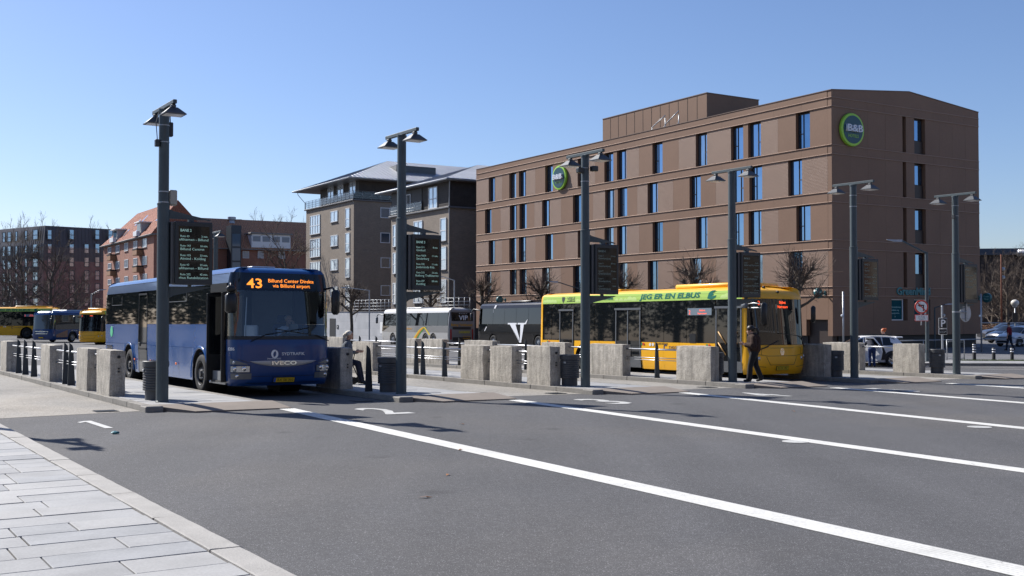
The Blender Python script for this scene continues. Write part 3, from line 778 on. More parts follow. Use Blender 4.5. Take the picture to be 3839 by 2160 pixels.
# plain posts by the brown building
for u, vb, y, h, lab in [(2122, 895, 62, 3.6, 'plain galvanised post in front of the brown building\'s corner'), (2469, 883, 66, 3.55, 'galvanised post with a small camera at the brown building\'s far corner')]:
    x, y, z = at(u, vb, y)
    o = thing('steel_post', ABS(x, y, PZ), lab, 'post')
    mb = MB(); mb.tube([(0,0,0),(0,0,h)], .05, 10); mb.build('pole', m_galv, o, smooth=True)
    mb = MB(); mb.ball((-.08, -.02, h*.62), .075, 10, 8); mb.build('camera_dome', m_white, o, smooth=True)
# tubular cycle frame
x, y, _ = at(2404, 907, 52.6)
o = thing('cycle_stand', WLD(x, y, .1), 'tubular square frame standing behind the lamp post at the footpath', 'cycle stand')
mb = MB(); mb.tube([(-.42,0,0),(-.42,0,1.0),(.42,0,1.0),(.42,0,0)], .028, 8); mb.build('frame', m_galv, o, smooth=True)
mb = MB(); mb.tube([(-.42,0,.12),(.42,0,.12)], .018, 8); mb.build('crossbar', m_galv, o, smooth=True)
mb = MB(); mb.tube([(-.36,0,.9),(-.3,0,.93),(.36,0,.9)], .012, 6); mb.build('hook', m_galv, o, smooth=True)
# bollards
for k, (u, v, y) in enumerate([(2451, 908, 54), (2500, 908, 54), (2546, 906, 54.5), (2450, 884, 62)]):
    x, y, _ = at(u, v, y)
    o = thing('bollard', ABS(x, y, PZ), ['dark bollard with two white bands nearest the tall lamp post', 'dark bollard with two white bands, middle one of the row', 'dark bollard with two white bands closest to the man in red', 'dark banded bollard standing at the building corner'][k], 'bollard', 'banded bollards along the footpath')
    mb = MB(); mb.lathe([(.085, 0), (.08, .62), (.06, .66), (.02, .67)], 14); mb.build('post', m_black, o, auto=40)
    for z in (.42, .54): mb = MB(); mb.lathe([(.084, z), (.0835, z+.055)], 14); mb.build('band', m_white, o, smooth=True)
# low rail along the brown building
o = thing('guard_rail', ABS(22.6, 64.6, PZ, 31), 'low tubular guard rail along the dark plinth', 'guard rail')
mb = MB(); mb.tube([(0,0,.72),(14,0,.72)], .035, 8); mb.build('rail', m_galv, o, smooth=True)
for k in range(6): mb = MB(); mb.tube([(k*2.8,0,0),(k*2.8,0,.7)], .03, 8); mb.build('post', m_galv, o, smooth=True)
# far slim street lamps
for (u, v, y, h, arm, up, lab) in [(929, 855, 98, 4.9, -2.5, .25, 'slim street lamp in front of the pale grey wall'), (1143, 845, 97, 5.8, -1.4, .35, 'slim street lamp rising behind the grey VIP coach'),
                                  (1463, 800, 84, 4.6, -2.4, .6, 'slim street lamp in front of the brown building behind the BANE 4 lamp'), (229, 838, 116, 5.0, 1.2, .5, 'slim street lamp beside the red brick flats above the far buses')]:
    x, y, z = at(u, v, y); slim_lamp(WLD(x, y), lab, h, arm, up, .06, .7, m_galv if h > 4.7 else m_pole)
# litter on the road
rl = random.Random(2)
mb = MB(); pts = [(rl.uniform(-.065,.065), rl.uniform(-.045,.045), rl.uniform(0,.05)) for _ in range(16)]
bm = bmesh.new(); [bm.verts.new(p) for p in pts]; bmesh.ops.convex_hull(bm, input=bm.verts); 
me = bpy.data.meshes.new('wrapper'); bm.to_mesh(me); bm.free(); me.materials.append(M('wrapper_foil', (.02, .13, .15), .4, .2, var=.5, vs=25))
x, y = lot(4.08, 17.75)
tag(link('crumpled_wrapper', me, None, WLD(x, y, .002)), 'crumpled teal wrapper lying on the road near the painted 1', 'litter')
for k, (s, t) in enumerate([(7.6, 13.0), (6.2, 10.9), (16.8, 15.4), (9.6, 16.4), (5.2, 9.6)]):
    mb = MB(); a = .05+.015*k/2; mb.add([(-a,0,.004),(-.01,-.02,.014),(a,.004,.006),(.0,.022,.018),(-.02,.0,.001)], [(0,1,3),(1,2,3),(0,4,1)])
    tag(mb.build('dry_leaf', M('dry_leaf_brown', (.3, .13, .05), .8), None, M=LOT(s, t, .004, 40*k)), ['dry brown leaf lying on the asphalt beside the long bay line', 'dry leaf on the asphalt near the kerb', 'curled dry leaf on the asphalt of the third bay', 'dry leaf lying in front of the blue bus bay', 'dry leaf close to the pavement kerb'][k], 'leaf', 'dry leaves on the road')

# ------------------------------------------------------------------ vehicles
def lerp_rows(rows, z):
    if z <= rows[0][0]: return rows[0][1:]
    for a, b in zip(rows, rows[1:]):
        if z <= b[0]:
            f = (z-a[0])/(b[0]-a[0]); return tuple(p+(q-p)*f for p, q in zip(a[1:], b[1:]))
    return rows[-1][1:]
class Shell:
    """bus skin: plan outline times a vertical profile of insets (z, side, front, rear)"""
    def __init__(s, L, W, prof, rf=.45, rr=.22, nf=4.0, nr=6.0, k=10):
        s.L, s.W, s.prof = L, W, prof
        pts = []
        h = W/2
        for i in range(k+1):
            th = math.pi/2*i/k; pts.append((-L+rr-rr*math.cos(th)**(2/nr), -h*math.sin(th)**(2/nr)))
        i_r0 = len(pts)-1
        for i in range(k+1):
            th = math.pi/2*i/k; pts.append((-rf+rf*math.sin(th)**(2/nf), -h*math.cos(th)**(2/nf)))
        i_f0 = i_r0+1; i_fc = len(pts)-1
        pts += [(x, -y) for x, y in reversed(pts[:-1])]
        s.pts = pts
        s.a = [0]
        for p, q in zip(pts, pts[1:]): s.a.append(s.a[-1]+math.hypot(q[0]-p[0], q[1]-p[1]))
        n = len(pts); s.n = []
        for i in range(n):
            p = pts[max(0, i-1)]; q = pts[min(n-1, i+1)]; v = Vector((q[1]-p[1], -(q[0]-p[0]))).normalized(); s.n.append(v)
        s.n[0] = s.n[-1] = Vector((-1, 0))
        s.r0, s.f0 = s.a[i_r0], s.a[i_f0]; s.xr0, s.xf0 = pts[i_r0][0], pts[i_f0][0]
        s.tot = s.a[-1]; s.fl = s.tot - 2*s.f0
    def R(s, x): return s.r0 + (x-s.xr0)
    def Lf(s, x): return s.tot - s.R(x)
    def F(s, p): return s.f0 + p*s.fl          # p 0..1 across the front, from the bus's right to its left
    def B(s, p): return (s.tot - s.r0*(1-p*2)) if p < .5 else s.r0*(p*2-1)   # across the rear
    def P(s, a, z, off=0.0):
        a = max(0, min(s.tot, a)); lo, hi = 0, len(s.a)-1
        while hi-lo > 1:
            m = (lo+hi)//2
            if s.a[m] <= a: lo = m
            else: hi = m
        f = (a-s.a[lo])/max(1e-9, s.a[hi]-s.a[lo])
        p = Vector(s.pts[lo]).lerp(Vector(s.pts[hi]), f); n = s.n[lo].lerp(s.n[hi], f).normalized()
        si, fi, ri = lerp_rows(s.prof, z)
        ins = si*abs(n.y)**1.5 + (fi if n.x > 0 else ri)*abs(n.x)**1.5
        return Vector((p.x-n.x*(ins-off), p.y-n.y*(ins-off), z))
    def nrm(s, a, z):
        e = .02; dx = s.P(a+e, z)-s.P(a-e, z); dz = s.P(a, z+e)-s.P(a, z-e); return dx.normalized(), dz.normalized()
    def panel(s, mb, a0, a1, zs, off=0.0, low=None, high=None, step=None):
        cols = [a0]+[q for q in s.a if a0+1e-4 < q < a1-1e-4]+[a1]
        if low or high or step:
            st = step or .06; n = max(1, int((a1-a0)/st)); cols = sorted(set(cols+[a0+(a1-a0)*k/n for k in range(n+1)]))
        vs = []; m = len(zs)
        for a in cols:
            zz = list(zs)
            if low: zl = low(a); zz = [zl+(zs[-1]-zl)*(z-zs[0])/(zs[-1]-zs[0]) for z in zs]
            if high: zh = high(a); zz = [zs[0]+(zh-zs[0])*(z-zs[0])/(zs[-1]-zs[0]) for z in zs]
            vs += [s.P(a, z, off) for z in zz]
        fs = [(i*m+j, (i+1)*m+j, (i+1)*m+j+1, i*m+j+1) for i in range(len(cols)-1) for j in range(m-1)]
        mb.add(vs, fs); return mb
    def roof(s, mb, zs, crown=.03):
        s.panel(mb, 0, s.tot, zs)
        ring = [s.P(a, zs[-1]) for a in s.a[:-1]]
        c = Vector((sum(p.x for p in ring)/len(ring), 0, zs[-1]+crown)); n = len(ring)
        inner = [Vector((p.x*.93+c.x*.07, p.y*.6, zs[-1]+crown)) for p in ring]
        mb.add(ring+inner, [(i, (i+1)%n, n+(i+1)%n, n+i) for i in range(n)]+[tuple(range(n, 2*n))])
        return mb
    def floor(s, mb, z):
        mb.add([s.P(a, z, -.02) for a in s.a[:-1]], [tuple(range(len(s.a)-1))]); return mb
    def text(s, st, parent, mat, a, z, h, w=None, off=.012, **k):
        text(st, parent, mat, None, h=h, w=w, warp=lambda x, y, q: s.P(a+x, z+y, off+q), **k)
def arch(xs, r, zc=.49, base=.3):
    def f(x):
        for xc in xs:
            if abs(x-xc) < r:
                return max(base, zc+math.sqrt(r*r-(x-xc)**2))
        return base
    return f
WH = {}
m_tyre = M('tyre_rubber', (.018, .018, .019), .85, var=.2, vs=20); m_rim = M('dark_steel_rim', (.06, .06, .062), .45, .5, var=.1, vs=15); m_alloy = M('polished_rim', (.55, .56, .57), .25, .9)
def wheel(parent, x, y, z, r, w, rim='dark', side=-1):
    """side -1: outer face towards -y"""
    key = (r, w, rim)
    if key not in WH:
        a = MB(); a.lathe([(r*.6, -w*.42), (r*.66, -w*.5), (r*.9, -w*.5), (r*.985, -w*.38), (r, -w*.25), (r, w*.25), (r*.985, w*.38), (r*.9, w*.5), (r*.6, w*.5)], 36, (0,0,0), 'y', cap=False)
        b = MB(); b.lathe([(r*.6, -w*.5), (r*.57, -w*.46), (r*.54, -w*.2), (r*.36, -w*.12), (r*.34, -w*.3), (r*.2, -w*.36), (r*.16, -w*.52), (r*.08, -w*.54), (.001, -w*.54)], 30, (0,0,0), 'y', cap=False)
        b.lathe([(r*.6, w*.3), (.001, w*.3)], 24, (0,0,0), 'y', cap=False)
        for k in range(10 if rim != 'alloy' else 0):
            q = k*math.pi/5; b.lathe([(r*.028, -w*.2), (r*.028, -w*.36)], 6, (r*.29*math.cos(q), -.02, r*.29*math.sin(q)), 'y')
        if rim == 'alloy':
            for k in range(5):
                q = k*2*math.pi/5+.3
                for dq in (-.17, .17):
                    c0 = Vector((math.cos(q), 0, math.sin(q)))*r*.1; c1 = Vector((math.cos(q+dq), 0, math.sin(q+dq)))*r*.57
                    b.tube([c0+Vector((0,-w*.5,0)), c1+Vector((0,-w*.49,0))], r*.045, 5)
        WH[key] = (a.mesh('tyre', m_tyre, True), b.mesh('rim', m_alloy if rim == 'alloy' else (m_rim if rim == 'dark' else m_galv), False))
        for me in WH[key]: me.set_sharp_from_angle(angle=R(35)) if me is WH[key][1] else None
    e = bpy.data.objects.new('wheel', WH[key][0]); COL.objects.link(e); e.parent = parent
    e.matrix_local = Matrix.Translation((x, y, z)) @ Matrix.Rotation(0 if side < 0 else math.pi, 4, 'Z')
    link('rim', WH[key][1], e)
    return e
m_led_o = M('amber_led', (1.0, .28, .03), .5, emit=1.1)
m_led_r = M('red_led', (1.0, .1, .03), .5, emit=1.0)
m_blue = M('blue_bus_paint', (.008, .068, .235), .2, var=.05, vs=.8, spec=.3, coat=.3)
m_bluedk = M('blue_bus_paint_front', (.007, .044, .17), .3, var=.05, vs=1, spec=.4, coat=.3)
m_yel = M('yellow_bus_paint', (.9, .45, .008), .4, var=.04, vs=1, coat=.25)
m_lime = M('lime_band', (.40, .60, .13), .65, spec=.15)
m_limel = M('pale_cloud_print', (.52, .7, .24), .65, spec=.15)
m_teal = M('teal_print', (.012, .15, .11), .65, spec=.15)
m_bglass = M('tinted_bus_glass', (.008, .010, .012), .025, spec=.75)
m_bframe = M('black_frame', (.012, .013, .014), .4)
m_gtrim = M('grey_trim', (.14, .15, .16), .4, .3)
m_lamp = M('headlamp_glass', (.5, .53, .56), .1, .6)
m_chrome = M('chrome', (.7, .71, .72), .12, 1.0)
m_amber = M('amber_marker', (.8, .16, .01), .3, emit=.15)
m_plate = M('yellow_plate', (.72, .50, .03), .45)
m_print = M('white_print', (.85, .86, .88), .5)
m_int = M('interior_grey', (.16, .17, .18), .8, var=.1)
m_seat = M('seat_blue', (.03, .05, .12), .9, var=.15)
m_wind = glass_clear('windscreen_glass', (.66, .78, .86), 2.0)
def plate(o, sh, s, z, w=.52, h=.115, off=.03):
    a = sh.F(.5) if isinstance(s, str) else s
    dx, dz = sh.nrm(a, z); Mx = TM(sh.P(a, z, off), dx, dz)
    mb = MB(); mb.box(-w/2-.012, -.012, -.012, w/2+.012, h+.012, -.001); mb.build('plate_holder', m_bframe, o, M=Mx)
    mb = MB(); mb.box(-w/2, 0, 0, w/2, h, .004); p = mb.build('number_plate', m_plate, o, M=Mx)
    return p, w, h
def wiper(o, pts):
    mb = MB(); mb.tube(pts[:2], .014, 6); mb.tube(pts[1:], .011, 5); mb.build('wiper', m_bframe, o)
def torus(mb, c, ax, R0, r0, n=24, m=6):
    ax = Vector(ax).normalized(); u = ax.cross(Vector((0,1,0))).normalized(); v = ax.cross(u); vs = []; fs = []
    for i in range(n):
        q = 2*math.pi*i/n; d = u*math.cos(q)+v*math.sin(q)
        for j in range(m):
            p = 2*math.pi*j/m; vs.append(Vector(c)+d*(R0+r0*math.cos(p))+ax*r0*math.sin(p))
    for i in range(n):
        for j in range(m): fs.append((i*m+j, ((i+1)%n)*m+j, ((i+1)%n)*m+(j+1)%m, i*m+(j+1)%m))
    mb.add(vs, fs)

# ---- blue bus 43
def blue_bus():
    L, Wd = 13.1, 2.52
    pr = [(.28,.05,.10,.03),(.36,.02,.04,.0),(.6,0,0,0),(1.2,0,.01,0),(1.4,.0,.05,.01),(2.55,.015,.24,.06),(2.74,.03,.29,.08),(2.98,.085,.33,.10),(3.06,.15,.42,.16),(3.11,.27,.58,.3)]
    sh = Shell(L, Wd, pr, .5, .22, 3.6)
    o = thing('bus', LOT(8.37+Wd/2, 24.9, 0, -90), 'dark blue single-deck bus showing route 43, its front door open', 'bus')
    wx = [-2.55, -9.8]
    lowR = arch(wx, .63)
    # panelled body: each panel of the flank is its own sheet with a shut line
    cuts = [-12.88, -11.2, -10.55, -9.05, -8.64]
    for a, b in zip(cuts, cuts[1:]):
        mb = MB(); sh.panel(mb, sh.R(a)+.004, sh.R(b)-.004, [.3, 1.13], 0, low=lambda q: lowR(q-sh.r0+sh.xr0)); mb.build('skirt_panel', m_blue, o, auto=40)
    cuts = [-7.68, -6.4, -5.0, -4.45, -3.25, -1.73]
    for a, b in zip(cuts, cuts[1:]):
        mb = MB(); sh.panel(mb, sh.R(a)+.004, sh.R(b)-.004, [.3, 1.13], 0, low=lambda q: lowR(q-sh.r0+sh.xr0)); mb.build('skirt_panel', m_blue, o, auto=40)
    for a, b in [(-12.88, -8.64), (-7.68, -1.73)]:
        mb = MB(); sh.panel(mb, sh.R(a), sh.R(b), [1.136, 1.74]); mb.build('waist_panel', m_blue, o, auto=40)
    mb = MB(); sh.panel(mb, 0, sh.R(-12.88)-.004, [.3, 1.74]); sh.panel(mb, sh.Lf(-12.88)+.004, sh.tot, [.3, 1.74]); mb.build('rear_panel', m_blue, o, auto=40)
    mb = MB(); sh.panel(mb, sh.Lf(-.5), sh.Lf(-12.88), [.3, 1.74], 0, low=lambda q: lowR(sh.tot-q-sh.r0+sh.xr0)); mb.build('far_flank', m_blue, o, auto=40)
    # roof band and roof
    mb = MB(); sh.panel(mb, 0, sh.R(-.5), [2.72, 2.86, 2.98]); sh.panel(mb, sh.Lf(-.5), sh.tot, [2.72, 2.86, 2.98]); mb.build('cant_rail', M('blue_grey_rail', (.03, .055, .12), .35, coat=.5), o, auto=40)
    mb = MB(); sh.roof(mb, [2.98, 3.02, 3.06, 3.09, 3.11]); mb.build('roof', m_blue, o, auto=50)
    mb = MB(); sh.panel(mb, sh.R(-12.6), sh.R(-.6), [2.965, 2.975], .012); mb.build('gutter', m_bframe, o)
    mb = MB(); sh.floor(mb, .34); mb.build('underfloor', m_bframe, o)
    # side glass
    for a, b in [(-12.86, -12.2), (-12.19, -10.6), (-10.59, -8.66), (-7.66, -5.9), (-5.89, -3.6), (-3.59, -1.76)]:
        mb = MB(); sh.panel(mb, sh.R(a), sh.R(b)-.008, [1.745, 2.2, 2.715], .004); g = mb.build('side_window', m_bglass, o)
        if a in (-12.19, -5.89):
            mb = MB(); sh.panel(mb, sh.R(a)+.1, sh.R(b)-.15, [2.34, 2.36], .012); sh.panel(mb, sh.R(a)+.1, sh.R(a)+.12, [2.36, 2.62], .012); sh.panel(mb, sh.R(b)-.17, sh.R(b)-.15, [2.36, 2.62], .012); mb.build('hopper_frame', m_gtrim, g)
    mb = MB(); sh.panel(mb, sh.Lf(-.52), sh.Lf(-12.86), [1.745, 2.2, 2.715], .004); mb.build('far_windows', M('far_side_tint', (.02, .025, .03), .1), o)
    mb = MB(); sh.panel(mb, 0, sh.R(-12.88), [1.74, 2.72], .002); sh.panel(mb, sh.Lf(-12.88), sh.tot, [1.74, 2.72], .002); mb.build('rear_window', m_bglass, o)
    # middle door
    mb = MB(); sh.panel(mb, sh.R(-8.635), sh.R(-7.685), [.33, 1.2, 2.6], .006); dr = mb.build('middle_door', m_bglass, o)
    mb = MB()
    for x in (-8.63, -7.72): sh.panel(mb, sh.R(x), sh.R(x)+.035, [.33, 1.2, 2.6], .018)
    sh.panel(mb, sh.R(-8.63), sh.R(-7.69), [2.6, 2.66], .03); sh.panel(mb, sh.R(-8.63), sh.R(-7.69), [.98, 1.03], .015); mb.build('door_frame', m_bframe, dr)
    mb = MB(); mb.rbox(-8.5, -Wd/2-.03, 1.08, -8.42, -Wd/2-.01, 1.2); mb.build('door_handle', m_gtrim, dr)
    # front door: opening with leaves folded in, step and inner panels
    for x in (-1.69, -.56):
        mb = MB(); mb.rbox(x-.02, -Wd/2-.1, .36, x+.02, -Wd/2+.46, 2.5, .01); lf = mb.build('door_leaf', m_bframe, o)
        mb = MB(); mb.box(x-.024, -Wd/2-.04, 1.0, x+.024, -Wd/2+.40, 2.42); mb.build('door_glass', m_bglass, lf)
    mb = MB(); mb.box(-1.73, -Wd/2+.0, 2.52, -.5, -Wd/2+.5, 2.73); mb.build('door_header', m_bframe, o)
    mb = MB(); mb.box(-1.72, -Wd/2+.03, .3, -.5, -Wd/2+.95, .38); mb.box(-1.72, -Wd/2+.5, .38, -.5, -Wd/2+1.2, .6); mb.build('door_step', M('step_rubber', (.03, .03, .032), .8), o)
    mb = MB(); mb.box(-1.72, -Wd/2-.006, .3, -.5, -Wd/2+.03, .33); mb.build('step_edge', m_gtrim, o)
    mb = MB(); mb.rbox(-1.5, -.5, .62, -.6, -.42, 1.72, .03); mb.rbox(-1.2, -.55, 1.15, -1.0, -.501, 1.4, .02); mb.build('inner_panel', M('light_grey_panel', (.5, .52, .54), .6), o)
    mb = MB(); mb.tube([(-1.6,-.75,.6),(-1.6,-.75,2.5)], .018, 8); mb.tube([(-.75,-.7,.6),(-.75,-.7,1.6),(-.8,-.65,2.4)], .018, 8); mb.build('grab_rail', m_galv, o)
    # front lower panel
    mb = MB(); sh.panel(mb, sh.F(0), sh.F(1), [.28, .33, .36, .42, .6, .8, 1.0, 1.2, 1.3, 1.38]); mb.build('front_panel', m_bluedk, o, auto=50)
    mb = MB(); sh.panel(mb, sh.F(.03), sh.F(.97), [1.375, 1.39, 1.46], .004); mb.build('screen_surround', m_bframe, o)
    mb = MB(); sh.panel(mb, sh.F(0), sh.F(1), [1.4, 1.7, 2.0, 2.3, 2.56]); ws = mb.build('windscreen', m_wind, o, smooth=True)
    mb = MB(); sh.panel(mb, sh.F(0), sh.F(.018), [1.4, 2.0, 2.56], .004); sh.panel(mb, sh.F(.982), sh.F(1), [1.4, 2.0, 2.56], .004); mb.build('screen_pillar', m_bframe, o)
    mb = MB(); sh.panel(mb, sh.F(.0), sh.F(1), [2.555, 2.7, 2.85, 2.985], .003); mb.build('destination_panel', M('dark_blue_gloss', (.004, .008, .018), .12), o, smooth=True)
    dp = sh
    mb = MB(); sh.panel(mb, sh.F(.19), sh.F(.83), [2.60, 2.86], .008); db = mb.build('destination_display', M('display_black', (.006, .016, .028), .25), o)
    sh.text('43', db, m_led_o, sh.F(.285), 2.615, .225, .42, off=.013, bold=.012)
    sh.text('Billund Center Direkte', db, m_led_o, sh.F(.6), 2.755, .085, 1.25, off=.013)
    sh.text('via Billund airport', db, m_led_o, sh.F(.595), 2.635, .085, 1.0, off=.013)
    # lamps
    for sd in (0, 1):
        f = (lambda p: sh.F(p)) if sd == 0 else (lambda p: sh.F(1-p))
        def rng(p, q): a, b = f(p), f(q); return (min(a, b), max(a, b))
        mb = MB(); sh.panel(mb, *rng(.085, .235), [.60, .68, .76], .02); hl = mb.build('headlight', m_bframe, o)
        mb = MB(); sh.panel(mb, *rng(.09, .23), [.61, .75], .024); mb.build('lens', m_lamp, hl)
        mb = MB()
        for p, r_ in ((.125, .05), (.19, .055)): 
            c = sh.P(f(p), .69, .026); mb.ball(c, (.02, r_, r_), 14, 8)
        mb.build('reflector', m_chrome, hl, smooth=True)
        mb = MB(); a, b = rng(.08, .215); sh.panel(mb, a, b, [.79, .93], .012, high=(lambda q, a=a, b=b, sd=sd: .80+.13*((b-q)/(b-a) if sd == 0 else (q-a)/(b-a)))); t_ = mb.build('indicator', m_gtrim, o)
        mb = MB(); mb.ball(sh.P(f(.115), .84, .012), (.02, .04, .04), 12, 8); mb.build('indicator_lens', m_lamp, t_, smooth=True)
        mb = MB(); sh.panel(mb, *rng(.085, .245), [.44, .5, .58], .014); fg = mb.build('fog_lamp_panel', m_gtrim, o)
        mb = MB(); mb.ball(sh.P(f(.14), .515, .018), (.02, .045, .045), 14, 8); mb.build('fog_lamp', m_chrome, fg, smooth=True)
        mb = MB(); mb.tube([sh.P(f(.0), 1.12, .006), sh.P(f(.08), 1.0, .008), sh.P(f(.16), .9, .008), sh.P(f(.235), .82, .008)], .006, 4); mb.build('shut_line', m_bframe, o)
    # smile-shaped silver trim
    mb = MB(); vs = []; n = 24
    for i in range(n+1):
        p = .232+(.768-.232)*i/n; q = (p-.5)/.268; zt = .865+.012*(1-q*q); zl = zt-.145*max(0, 1-q*q)**.75
        vs += [sh.P(sh.F(p), zl, .016), sh.P(sh.F(p), (zl+zt)/2, .026), sh.P(sh.F(p), zt, .016)]
    mb.add(vs, [(i*3+j, i*3+3+j, i*3+4+j, i*3+1+j) for i in range(n) for j in range(2)]); tr = mb.build('grille_trim', M('satin_silver', (.35, .36, .37), .35, .6), o, smooth=True)
    sh.text('IVECO', tr, m_chrome, sh.F(.5), .775, .085, .62, off=.034, ext=.006, bold=.03)
    sh.text('SYDTRAFIK', o, m_print, sh.F(.575), 1.0, .07, .58, bold=.012)
    sh.text('SPRINKLERVÆSKE', o, m_print, sh.F(.42), .905, .032, .34)
    sh.text('8286', o, m_print, sh.F(.085), 1.12, .075, .2, bold=.01)
    mb = MB(); c = sh.P(sh.F(.425), 1.03, .012); dx, dz = sh.nrm(sh.F(.425), 1.03)
    vs = []; fs = []
    for k in range(2):
        for i in range(17):
            q = math.pi*(i/16*1.25 + k) + .9
            r1, r2 = .105, .105-.055*math.sin(math.pi*i/16)**.7-.008
            vs += [c+dx*(r1*.85*math.cos(q))+dz*(r1*math.sin(q)), c+dx*(r2*.85*math.cos(q))+dz*(r2*math.sin(q))]
            if i: b_ = len(vs); fs.append((b_-4, b_-2, b_-1, b_-3))
    mb.add(vs, fs); mb.build('emblem', m_print, o)
    p, w_, h_ = plate(o, sh, 'F', .36)
    text('BX 56 302', p, m_signk, TM((.035, .025, .0045), (1,0,0), (0,1,0)), h=.07, w=.4, ext=.0008)
    mb = MB(); mb.box(-w_/2+.002, .002, .0042, -w_/2+.055, h_-.002, .0048); mb.build('plate_band', M('plate_blue', (.03, .12, .5), .4), p)
    mb = MB(); sh.panel(mb, sh.F(.2), sh.F(.8), [.34, .345, .35], .03); sh.panel(mb, sh.F(.25), sh.F(.75), [.5, .51], .008); mb.build('bumper_lip', m_bframe, o)
    wiper(o, [sh.P(sh.F(.24), 1.34, .05), sh.P(sh.F(.36), 1.5, .04), sh.P(sh.F(.72), 1.66, .02)])
    wiper(o, [sh.P(sh.F(.9), 1.34, .05), sh.P(sh.F(.8), 1.46, .04), sh.P(sh.F(.44), 1.63, .02)])
    # mirrors
    mb = MB(); mb.tube([(-.35,-1.2,2.62),(-.1,-1.3,2.7),(.18,-1.38,2.66),(.22,-1.4,2.45)], .025, 8); mb.build('mirror_arm', m_bframe, o, smooth=True)
    mb = MB(); mb.rbox(.12, -1.52, 2.0, .3, -1.26, 2.46, .05); mb.rbox(.14, -1.50, 2.48, .28, -1.28, 2.64, .05); mb.build('mirror', m_bframe, o, auto=60)
    mb = MB(); mb.tube([(-.35,1.2,2.62),(-.1,1.28,2.66),(.0,1.32,2.55)], .025, 8); mb.build('mirror_arm', m_bframe, o, smooth=True)
    mb = MB(); mb.rbox(-.08, 1.22, 1.98, .1, 1.42, 2.6, .06); mb.build('mirror', m_bframe, o, auto=60)
    for x in wx:
        wheel(o, x, -Wd/2+.17, .49, .49, .3, 'dark', -1); wheel(o, x, Wd/2-.17, .49, .49, .3, 'dark', 1)
        mb = MB(); n = 20
        vs = []
        for i in range(n+1):
            q = math.pi*(-.06+1.12*i/n); 
            for r_, yy in ((.63, -Wd/2-.006), (.68, -Wd/2-.03), (.70, -Wd/2-.004)): vs.append((x+r_*math.cos(q), yy, .49+r_*math.sin(q)))
        mb.add(vs, [(i*3+j, i*3+3+j, i*3+4+j, i*3+1+j) for i in range(n) for j in range(2)]); mb.build('wheel_arch_trim', m_blue, o, smooth=True)
        mb = MB(); 
        for sg in (-1, 1): mb.lathe([(.64, sg*(Wd/2-.01)), (.64, sg*(Wd/2-.55)), (.01, sg*(Wd/2-.55))], 24, (x, 0, .49), 'y', cap=False)
        mb.build('wheel_housing', m_black, o)
    for x in (-4.6, -6.1, -7.2, -9.0):
        c = sh.P(sh.R(x), .68, .012); mb = MB(); mb.rbox(c.x-.05, c.y-.012, c.z-.03, c.x+.05, c.y+.01, c.z+.03, .01); mb.build('side_marker', m_amber, o)
    mb = MB()
    for k in range(3): sh.panel(mb, sh.R(-12.7), sh.R(-11.9), [.82+k*.09, .87+k*.09], .012)
    mb.build('engine_grille', m_bframe, o)
    mb = MB(); mb.lathe([(.17, -.004), (.17, .0)], 28, (-12.05, -Wd/2-.006, 1.5), 'y'); st = mb.build('round_sticker', M('mint_sticker', (.12, .55, .3), .4), o)
    mb = MB(); mb.rbox(-1.3, -.5, 3.135, -.9, .1, 3.17); mb.rbox(-2.2, .7, 3.12, -1.9, 1.0, 3.16); mb.build('roof_hatch', m_white, o)
    # cab
    mb = MB(); mb.box(-13, -1.2, .36, -.55, 1.2, .6); mb.build('cab_floor', m_int, o)
    mb = MB(); mb.rbox(-.75, -.62, 1.02, -.34, 1.1, 1.42, .08); mb.rbox(-.8, .2, 1.3, -.45, 1.05, 1.52, .06); mb.build('dashboard', m_bframe, o, auto=60)
    mb = MB(); torus(mb, (-.9, .62, 1.52), (-.5, 0, .86), .23, .018); mb.tube([(-.9,.62,1.52),(-.7,.62,1.3)], .03, 6); mb.build('steering_wheel', m_black, o, smooth=True)
    mb = MB(); mb.rbox(-1.75, .38, .9, -1.2, .88, 1.05, .04); mb.rbox(-1.85, .38, 1.0, -1.7, .88, 1.75, .05); mb.rbox(-1.84, .5, 1.78, -1.74, .76, 1.98, .04); mb.build('driver_seat', m_seat, o, auto=60)
    mb = MB(); mb.box(-2.6, .1, .6, -2.55, 1.2, 2.6); mb.box(-3.4, -1.2, .6, -3.38, 1.2, 2.7); mb.build('cab_bulkhead', m_int, o)
    for x in (-2.9,):
        for y in (-.95, -.5): mb = MB(); mb.rbox(x-.1, y-.2, .9, x+.02, y+.2, 1.75, .05); mb.build('passenger_seat', m_seat, o, auto=60)
    mb = MB(); mb.box(-.62, .35, 1.43, -.5, .55, 1.75); mb.build('ticket_machine', m_gtrim, o)
    mb = MB(); mb.rbox(-.46, -.6, 1.43, -.36, -.1, 1.47, .01); mb.build('dash_ledge', m_white, o)
    return o
BUS43 = blue_bus()

